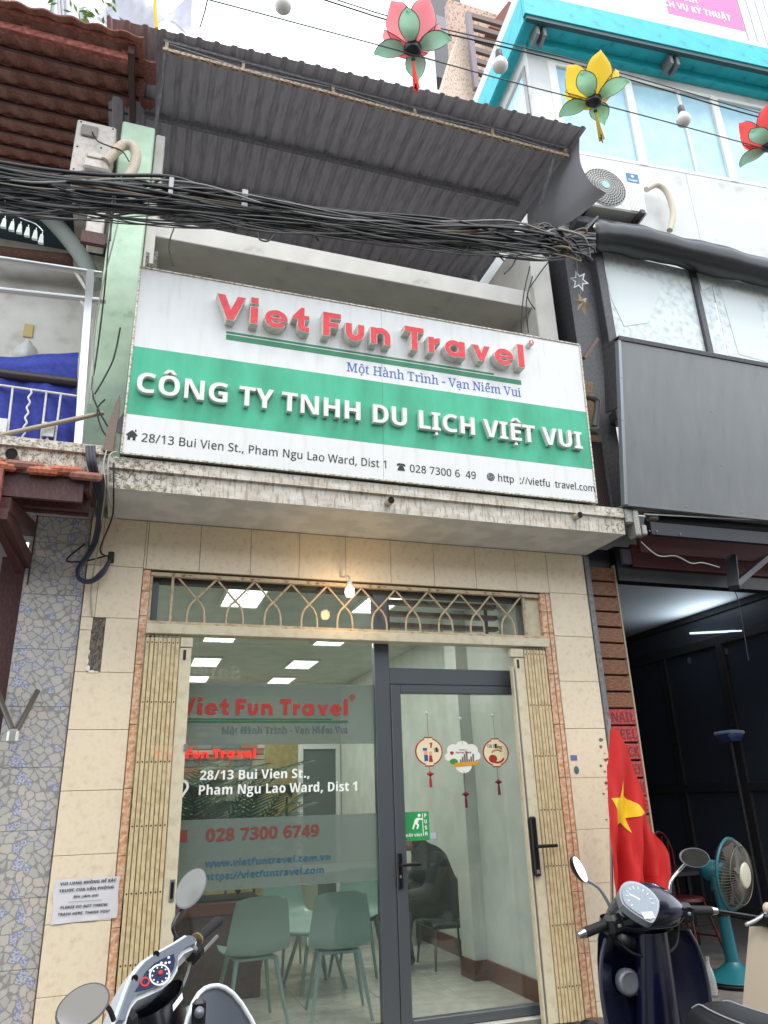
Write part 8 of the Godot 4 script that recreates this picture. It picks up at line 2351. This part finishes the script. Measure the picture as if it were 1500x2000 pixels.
func build_inside_things() -> void:
	var y := 0.102
	var c0 := shell_chair(null, "mint shell chair with its back to the window beside the brown planter", Vector3(0.99, y, -0.75), 0.12)
	shell_chair(c0, "mint shell chair with its back to the window next to the mullion", Vector3(1.62, y, -0.70), -0.14)
	shell_chair(c0, "mint shell chair across the table behind the planter", Vector3(1.62, y, -2.35), PI + 0.3)
	shell_chair(c0, "mint shell chair facing the table from the room side", Vector3(2.15, y, -2.0), PI - 0.5)
	var tb := thing("meeting_table", "mint topped table between the shell chairs", "table", Vector3(1.62, y, -1.62))
	part(tb, "table_top", MB.new().lathe([Vector2(0.0005, 0.70), Vector2(0.42, 0.70), Vector2(0.425, 0.715), Vector2(0.42, 0.73), Vector2(0.0005, 0.73)], 30, Transform3D(Basis(), Vector3(1.66, y - 0.26, -1.62))), mat("mint_plastic", Color(0.56, 0.68, 0.635), 0.35))
	for k in 4:
		var a := TAU * k / 4 + 0.6
		part(tb, "leg", MB.new().tube(PackedVector3Array([Vector3(1.66 + cos(a) * 0.12, y + 0.44, -1.62 + sin(a) * 0.12), Vector3(1.66 + cos(a) * 0.28, y, -1.62 + sin(a) * 0.28)]), 0.016, 8), mat("mint_metal", Color(0.50, 0.61, 0.57), 0.4))
	# planter with palm
	var pl := thing("brown_planter", "tall terracotta brown planter box holding palms inside the window", "planter", Vector3(0.55, y, -1.7))
	var br := patchy("planter_brown", [[0.2, Color(0.30, 0.13, 0.10)], [0.8, Color(0.36, 0.17, 0.13)]], 0.6, 0.5, 0.015)
	part(pl, "box", MB.new().span(Vector3(-0.1, y, -1.95), Vector3(1.19, 0.70, -1.48), 0.01), br)
	part(pl, "rim", MB.new().span(Vector3(-0.12, 0.702, -1.97), Vector3(1.21, 0.80, -1.46), 0.01), mat("rim_terracotta", Color(0.46, 0.19, 0.12), 0.5))
	part(pl, "soil", MB.new().span(Vector3(-0.08, 0.801, -1.93), Vector3(1.17, 0.815, -1.5)), mat("soil_dark", Color(0.10, 0.08, 0.06), 0.95))
	var rp := RandomNumberGenerator.new()
	rp.seed = 4
	var palmm := [mat("palm_dark", Color(0.10, 0.22, 0.09), 0.5), mat("palm_mid", Color(0.16, 0.30, 0.11), 0.5)]
	for k in 3:
		var pc: Vector3 = [Vector3(0.68, 0.81, -1.72), Vector3(1.02, 0.81, -1.75), Vector3(0.36, 0.81, -1.68)][k]
		var pm := thing("palm_plant", ["feathery palm in the brown planter by the red wall letters", "shorter feathery palm at the planter end", "feathery palm behind the gate slats"][k], "plant", pc, "palms in the planter")
		for f in 14:
			var a := TAU * f / 14 + k
			var len := rp.randf_range(0.75, 1.35) * (0.8 if k == 1 else 1.0)
			var pts := []
			for j in 6:
				var v := j / 5.0
				pts.append(pc + Vector3(cos(a) * len * 0.75 * v, len * (1.65 * v - 0.80 * v * v), sin(a) * len * 0.45 * v))
			var ln := smooth_line(pts, 5)
			var fr := MB.new()
			fr.tube(ln, 0.005, 5)
			for j in range(4, ln.size() - 1):
				var d := (ln[j + 1] - ln[j - 1]).normalized()
				var sd := d.cross(Vector3.UP).normalized()
				var ll := 0.30 * sin(PI * (0.15 + 0.8 * j / ln.size()))
				for q in [-1.0, 1.0]:
					var e: Vector3 = ln[j] + (sd * q * 0.75 + d * 0.65 + Vector3(0, -0.22, 0)) * ll
					var w := d * 0.012
					fr.tri(ln[j] - w, ln[j] + w, e)
			part(pm, "frond", fr, palmm[f % 2])
	# broad leaved plants beyond
	for k in 3:
		var pc: Vector3 = [Vector3(1.55, y, -4.2), Vector3(2.0, y, -4.6), Vector3(1.15, y, -3.6)][k]
		var bp := thing("leafy_plant", ["broad leaved green plant in a pot below the slate wall", "broad leaved green plant in a pot in front of the back door", "tall broad leaved plant in a pot behind the palms"][k], "plant", pc, "potted plants at the back of the room")
		part(bp, "pot", MB.new().lathe([Vector2(0.0005, 0.0), Vector2(0.15, 0.0), Vector2(0.2, 0.4), Vector2(0.21, 0.42), Vector2(0.18, 0.42), Vector2(0.0005, 0.4)], 18, Transform3D(Basis(), pc)), br)
		var top := pc + Vector3(0, 0.4, 0)
		for f in 34:
			var a := rp.randf() * TAU
			var h := rp.randf_range(0.4, 1.3)
			var st := top + Vector3(cos(a) * 0.35 * rp.randf(), h, sin(a) * 0.3)
			var lf := []
			var od := Vector3(cos(a), rp.randf_range(-0.2, 0.5), sin(a)).normalized()
			var sd := od.cross(Vector3.UP).normalized()
			for j in 6:
				var v := j / 5.0
				var r := []
				for i in 3: r.append(st + od * v * 0.30 + Vector3(0, -0.12 * v * v, 0) + sd * (i - 1.0) * 0.075 * sin(PI * minf(v + 0.08, 1.0)))
				lf.append(r)
			part(bp, "leaf", MB.new().grid(lf), palmm[f % 2])
		part(bp, "stem", MB.new().tube(PackedVector3Array([top, top + Vector3(0, 1.1, 0)]), 0.015, 6), palmm[0])
	# lit wall letters
	var ws := thing("wall_letters", "glowing red letters mounted on the slate wall at the back", "wall sign", Vector3(1.1, 2.2, -6.5))
	var glow := mat("sign_letter_glow", Color(0.8, 0.08, 0.06), 0.5, 0.0, {"emission_enabled": true, "emission": Color(0.95, 0.08, 0.05), "emission_energy_multiplier": 0.55})
	logo(ws, Vector3(0.38, 2.19, -6.54), Basis(), Vector2(0.60, 0.60), 0.03, 0.0, glow, null)
	# desk and a seated visitor by the right wall
	var dk := thing("side_desk", "pale desk along the right wall of the room", "desk", Vector3(2.2, y, -3.4))
	part(dk, "desk_top", MB.new().span(Vector3(1.95, 0.82, -3.9), Vector3(3.1, 0.86, -2.9), 0.005), mat("desk_pale", Color(0.66, 0.68, 0.62), 0.4))
	part(dk, "desk_side", MB.new().span(Vector3(1.98, y, -3.85), Vector3(2.01, 0.819, -2.95)), mat("desk_pale", Color(0.66, 0.68, 0.62), 0.4))
	part(dk, "desk_side", MB.new().span(Vector3(3.04, y, -3.85), Vector3(3.07, 0.819, -2.95)), mat("desk_pale", Color(0.66, 0.68, 0.62), 0.4))
	person()

# ---- a body as one skin: tapered capsules joined by a smooth minimum, meshed as surface nets
func field_mesh(bones: Array, cell: float, k: float) -> MB:
	var lo := Vector3(1e9, 1e9, 1e9)
	var hi := -lo
	for b in bones:
		for e in [0, 1]:
			var r: float = b[2 + e] + cell * 2.0 + k * 0.3
			lo = lo.min(b[e] - Vector3.ONE * r); hi = hi.max(b[e] + Vector3.ONE * r)
	var n := Vector3i(((hi - lo) / cell).ceil()) + Vector3i.ONE
	var val := PackedFloat32Array()
	val.resize(n.x * n.y * n.z)
	val.fill(1e3)
	for b in bones:
		var a: Vector3 = b[0]; var d: Vector3 = b[1] - b[0]
		var r0: float = b[2]; var r1: float = b[3]
		var m := maxf(r0, r1) + k + cell * 2.5
		var l2 := maxf(d.length_squared(), 1e-8)
		var i0 := Vector3i(((a.min(b[1]) - Vector3.ONE * m - lo) / cell).floor()).clamp(Vector3i.ZERO, n - Vector3i.ONE)
		var i1 := Vector3i(((a.max(b[1]) + Vector3.ONE * m - lo) / cell).ceil()).clamp(Vector3i.ZERO, n - Vector3i.ONE)
		for z in range(i0.z, i1.z + 1):
			for yy in range(i0.y, i1.y + 1):
				for x in range(i0.x, i1.x + 1):
					var p := lo + Vector3(x, yy, z) * cell
					var h := clampf((p - a).dot(d) / l2, 0, 1)
					var ds := p.distance_to(a + d * h) - lerpf(r0, r1, h)
					var id := (z * n.y + yy) * n.x + x
					var o := val[id]
					var q := maxf(k - absf(o - ds), 0.0) / k
					val[id] = minf(o, ds) - q * q * k * 0.25
	var mb := MB.new()
	var at := PackedInt32Array()
	at.resize(val.size())
	at.fill(-1)
	var sx := 1; var sy := n.x; var sz := n.x * n.y
	for z in n.z - 1:
		for yy in n.y - 1:
			for x in n.x - 1:
				var id := z * sz + yy * sy + x
				var c := [val[id], val[id + sx], val[id + sy], val[id + sx + sy], val[id + sz], val[id + sx + sz], val[id + sy + sz], val[id + sx + sy + sz]]
				var neg := 0
				for q in c:
					if q < 0: neg += 1
				if neg == 0 or neg == 8: continue
				var s := Vector3.ZERO
				var cnt := 0
				for e in [[0, 1], [2, 3], [4, 5], [6, 7], [0, 2], [1, 3], [4, 6], [5, 7], [0, 4], [1, 5], [2, 6], [3, 7]]:
					var u: float = c[e[0]]; var w: float = c[e[1]]
					if (u < 0) == (w < 0): continue
					var f := u / (u - w)
					s += Vector3(e[0] & 1, (e[0] >> 1) & 1, e[0] >> 2).lerp(Vector3(e[1] & 1, (e[1] >> 1) & 1, e[1] >> 2), f)
					cnt += 1
				var g := Vector3(c[1] + c[3] + c[5] + c[7] - c[0] - c[2] - c[4] - c[6], c[2] + c[3] + c[6] + c[7] - c[0] - c[1] - c[4] - c[5], c[4] + c[5] + c[6] + c[7] - c[0] - c[1] - c[2] - c[3])
				at[id] = mb.vert(lo + (Vector3(x, yy, z) + s / cnt) * cell, g.normalized())
	for z in range(1, n.z - 1):
		for yy in range(1, n.y - 1):
			for x in range(1, n.x - 1):
				var id := z * sz + yy * sy + x
				for ax3 in 3:
					var st: int = [sx, sy, sz][ax3]
					var a := val[id] < 0
					if a == (val[id + st] < 0): continue
					var u: int = [sy, sz, sx][ax3]; var w: int = [sz, sx, sy][ax3]
					var q := [at[id], at[id - u], at[id - u - w], at[id - w]]
					if q.has(-1): continue
					if a: mb.ix.append_array([q[0], q[2], q[1], q[0], q[3], q[2]])
					else: mb.ix.append_array([q[0], q[1], q[2], q[0], q[2], q[3]])
	return mb
func person() -> void:
	var y := 0.102
	var o := Vector3(2.96, y, -1.92)
	var t := thing("person", "person in a dark hooded jacket sitting bent forward near the glass door", "person", o)
	var V := func(x: float, h: float, z: float) -> Vector3: return o + Vector3(x, h, z)
	# faces -x: hips, chest, head, arms on the knees, shins down
	var hip: Vector3 = V.call(0.06, 0.52, 0.0); var chest: Vector3 = V.call(-0.10, 0.84, 0.0); var neck: Vector3 = V.call(-0.19, 0.98, 0.0); var head: Vector3 = V.call(-0.29, 1.08, 0.0)
	var skin := []
	skin.append([chest, neck, 0.10, 0.055]); skin.append([neck, head, 0.055, 0.06])
	skin.append([head + Vector3(0.02, 0.03, 0), head + Vector3(-0.02, -0.04, 0), 0.092, 0.07])
	skin.append([head + Vector3(-0.085, -0.01, 0), head + Vector3(-0.10, -0.03, 0), 0.014, 0.016])
	skin.append([hip, chest, 0.12, 0.13])
	var jacket := [[hip + Vector3(0, 0.02, 0), chest, 0.165, 0.175], [chest, neck, 0.165, 0.095], [chest + Vector3(0, 0.02, -0.16), chest + Vector3(0, 0.02, 0.16), 0.085, 0.085]]
	var trousers := [[hip + Vector3(0, -0.02, -0.06), hip + Vector3(0, -0.02, 0.06), 0.135, 0.135]]
	var shoes := []
	for s in [-1.0, 1.0]:
		var sh: Vector3 = chest + Vector3(0, 0.03, s * 0.19)
		var el: Vector3 = V.call(-0.20, 0.62, s * 0.24)
		var wr: Vector3 = V.call(-0.42, 0.60, s * 0.10)
		skin.append([sh, el, 0.05, 0.042]); skin.append([el, wr, 0.04, 0.028])
		skin.append([wr, wr + Vector3(-0.07, -0.01, 0), 0.028, 0.032])
		for f in 5:
			var fb := wr + Vector3(-0.09 if f else -0.05, -0.012, (f - 2.4) * 0.014 * s)
			skin.append([fb, fb + Vector3(-0.035, -0.02, -0.01 * s), 0.009, 0.0085]); skin.append([fb + Vector3(-0.035, -0.02, -0.01 * s), fb + Vector3(-0.045, -0.05, -0.015 * s), 0.0085, 0.008])
		jacket.append([sh, el, 0.085, 0.072]); jacket.append([el, wr.lerp(el, 0.12), 0.07, 0.05])
		var kn: Vector3 = V.call(-0.40, 0.50, s * 0.13)
		var an: Vector3 = V.call(-0.38 - 0.08 * s, 0.09, s * 0.15)
		skin.append([hip + Vector3(0, -0.02, s * 0.09), kn, 0.085, 0.058]); skin.append([kn, an, 0.055, 0.038])
		trousers.append([hip + Vector3(0, -0.02, s * 0.09), kn, 0.115, 0.078]); trousers.append([kn, an + Vector3(0, 0.0, 0), 0.076, 0.058])
		shoes.append([an + Vector3(0.03, -0.05, 0), an + Vector3(-0.15, -0.06, 0), 0.04, 0.03])
	var bodym := part(t, "body", field_mesh(skin, 0.013, 0.03), mat("skin_tone", Color(0.62, 0.44, 0.34), 0.6))
	part(bodym, "jacket", field_mesh(jacket, 0.016, 0.05), patchy("jacket_dark", [[0.2, Color(0.075, 0.08, 0.085)], [0.8, Color(0.13, 0.135, 0.135)]], 0.2, 0.75, 0.03, 0.6))
	part(bodym, "trousers", field_mesh(trousers, 0.016, 0.04), mat("trousers_navy", Color(0.05, 0.055, 0.085), 0.8))
	part(bodym, "shoes", field_mesh(shoes, 0.012, 0.02), mat("shoe_black", Color(0.05, 0.05, 0.05), 0.5))
	var hair := [[head + Vector3(0.035, 0.05, 0), head + Vector3(0.03, -0.02, 0), 0.092, 0.085], [head + Vector3(-0.02, 0.075, 0), head + Vector3(0.02, 0.07, 0), 0.07, 0.075]]
	part(bodym, "hair", field_mesh(hair, 0.011, 0.03), mat("hair_black", Color(0.04, 0.035, 0.035), 0.6))
	for s in [-1.0, 1.0]:
		part(bodym, "eye", MB.new().ball(head + Vector3(-0.079, 0.012, s * 0.032), Vector3(0.008, 0.006, 0.011), 8, 5), mat("eye_dark", Color(0.06, 0.05, 0.05), 0.3))
		part(bodym, "ear", MB.new().ball(head + Vector3(0.01, 0.0, s * 0.088), Vector3(0.018, 0.028, 0.01), 8, 6), mat("skin_tone", Color(0.62, 0.44, 0.34), 0.6))
	part(bodym, "mouth", MB.new().ball(head + Vector3(-0.078, -0.062, 0), Vector3(0.006, 0.005, 0.022), 8, 5), mat("lips", Color(0.50, 0.28, 0.25), 0.5))
	# the chair beneath: slim dark frame
	var ch := thing("office_chair", "slim dark framed chair under the seated person", "chair", Vector3(3.04, y, -1.92))
	var dm := mat("chair_frame_dark", Color(0.16, 0.17, 0.16), 0.4)
	part(ch, "seat", MB.new().bev(Vector3(3.0, y + 0.345, -1.92), Vector3(0.44, 0.05, 0.44), 0.02), dm)
	part(ch, "backrest", MB.new().box(Vector3(3.22, y + 0.62, -1.92), Vector3(0.02, 0.30, 0.40), Basis(Vector3.BACK, -0.12)), dm)
	for q in [[-1, -1], [1, -1], [1, 1], [-1, 1]]:
		part(ch, "leg", MB.new().tube(PackedVector3Array([Vector3(3.0 + q[0] * 0.19, y + 0.33, -1.92 + q[1] * 0.19), Vector3(3.0 + q[0] * 0.22, y, -1.92 + q[1] * 0.23)]), 0.012, 8), mat("chair_steel", Color(0.45, 0.46, 0.44), 0.35, 0.6))
	for q in [-1, 1]: part(ch, "back_post", MB.new().tube(PackedVector3Array([Vector3(3.17, y + 0.35, -1.92 + q * 0.18), Vector3(3.235, y + 0.75, -1.92 + q * 0.18)]), 0.011, 8), mat("chair_steel", Color(0.45, 0.46, 0.44), 0.35, 0.6))
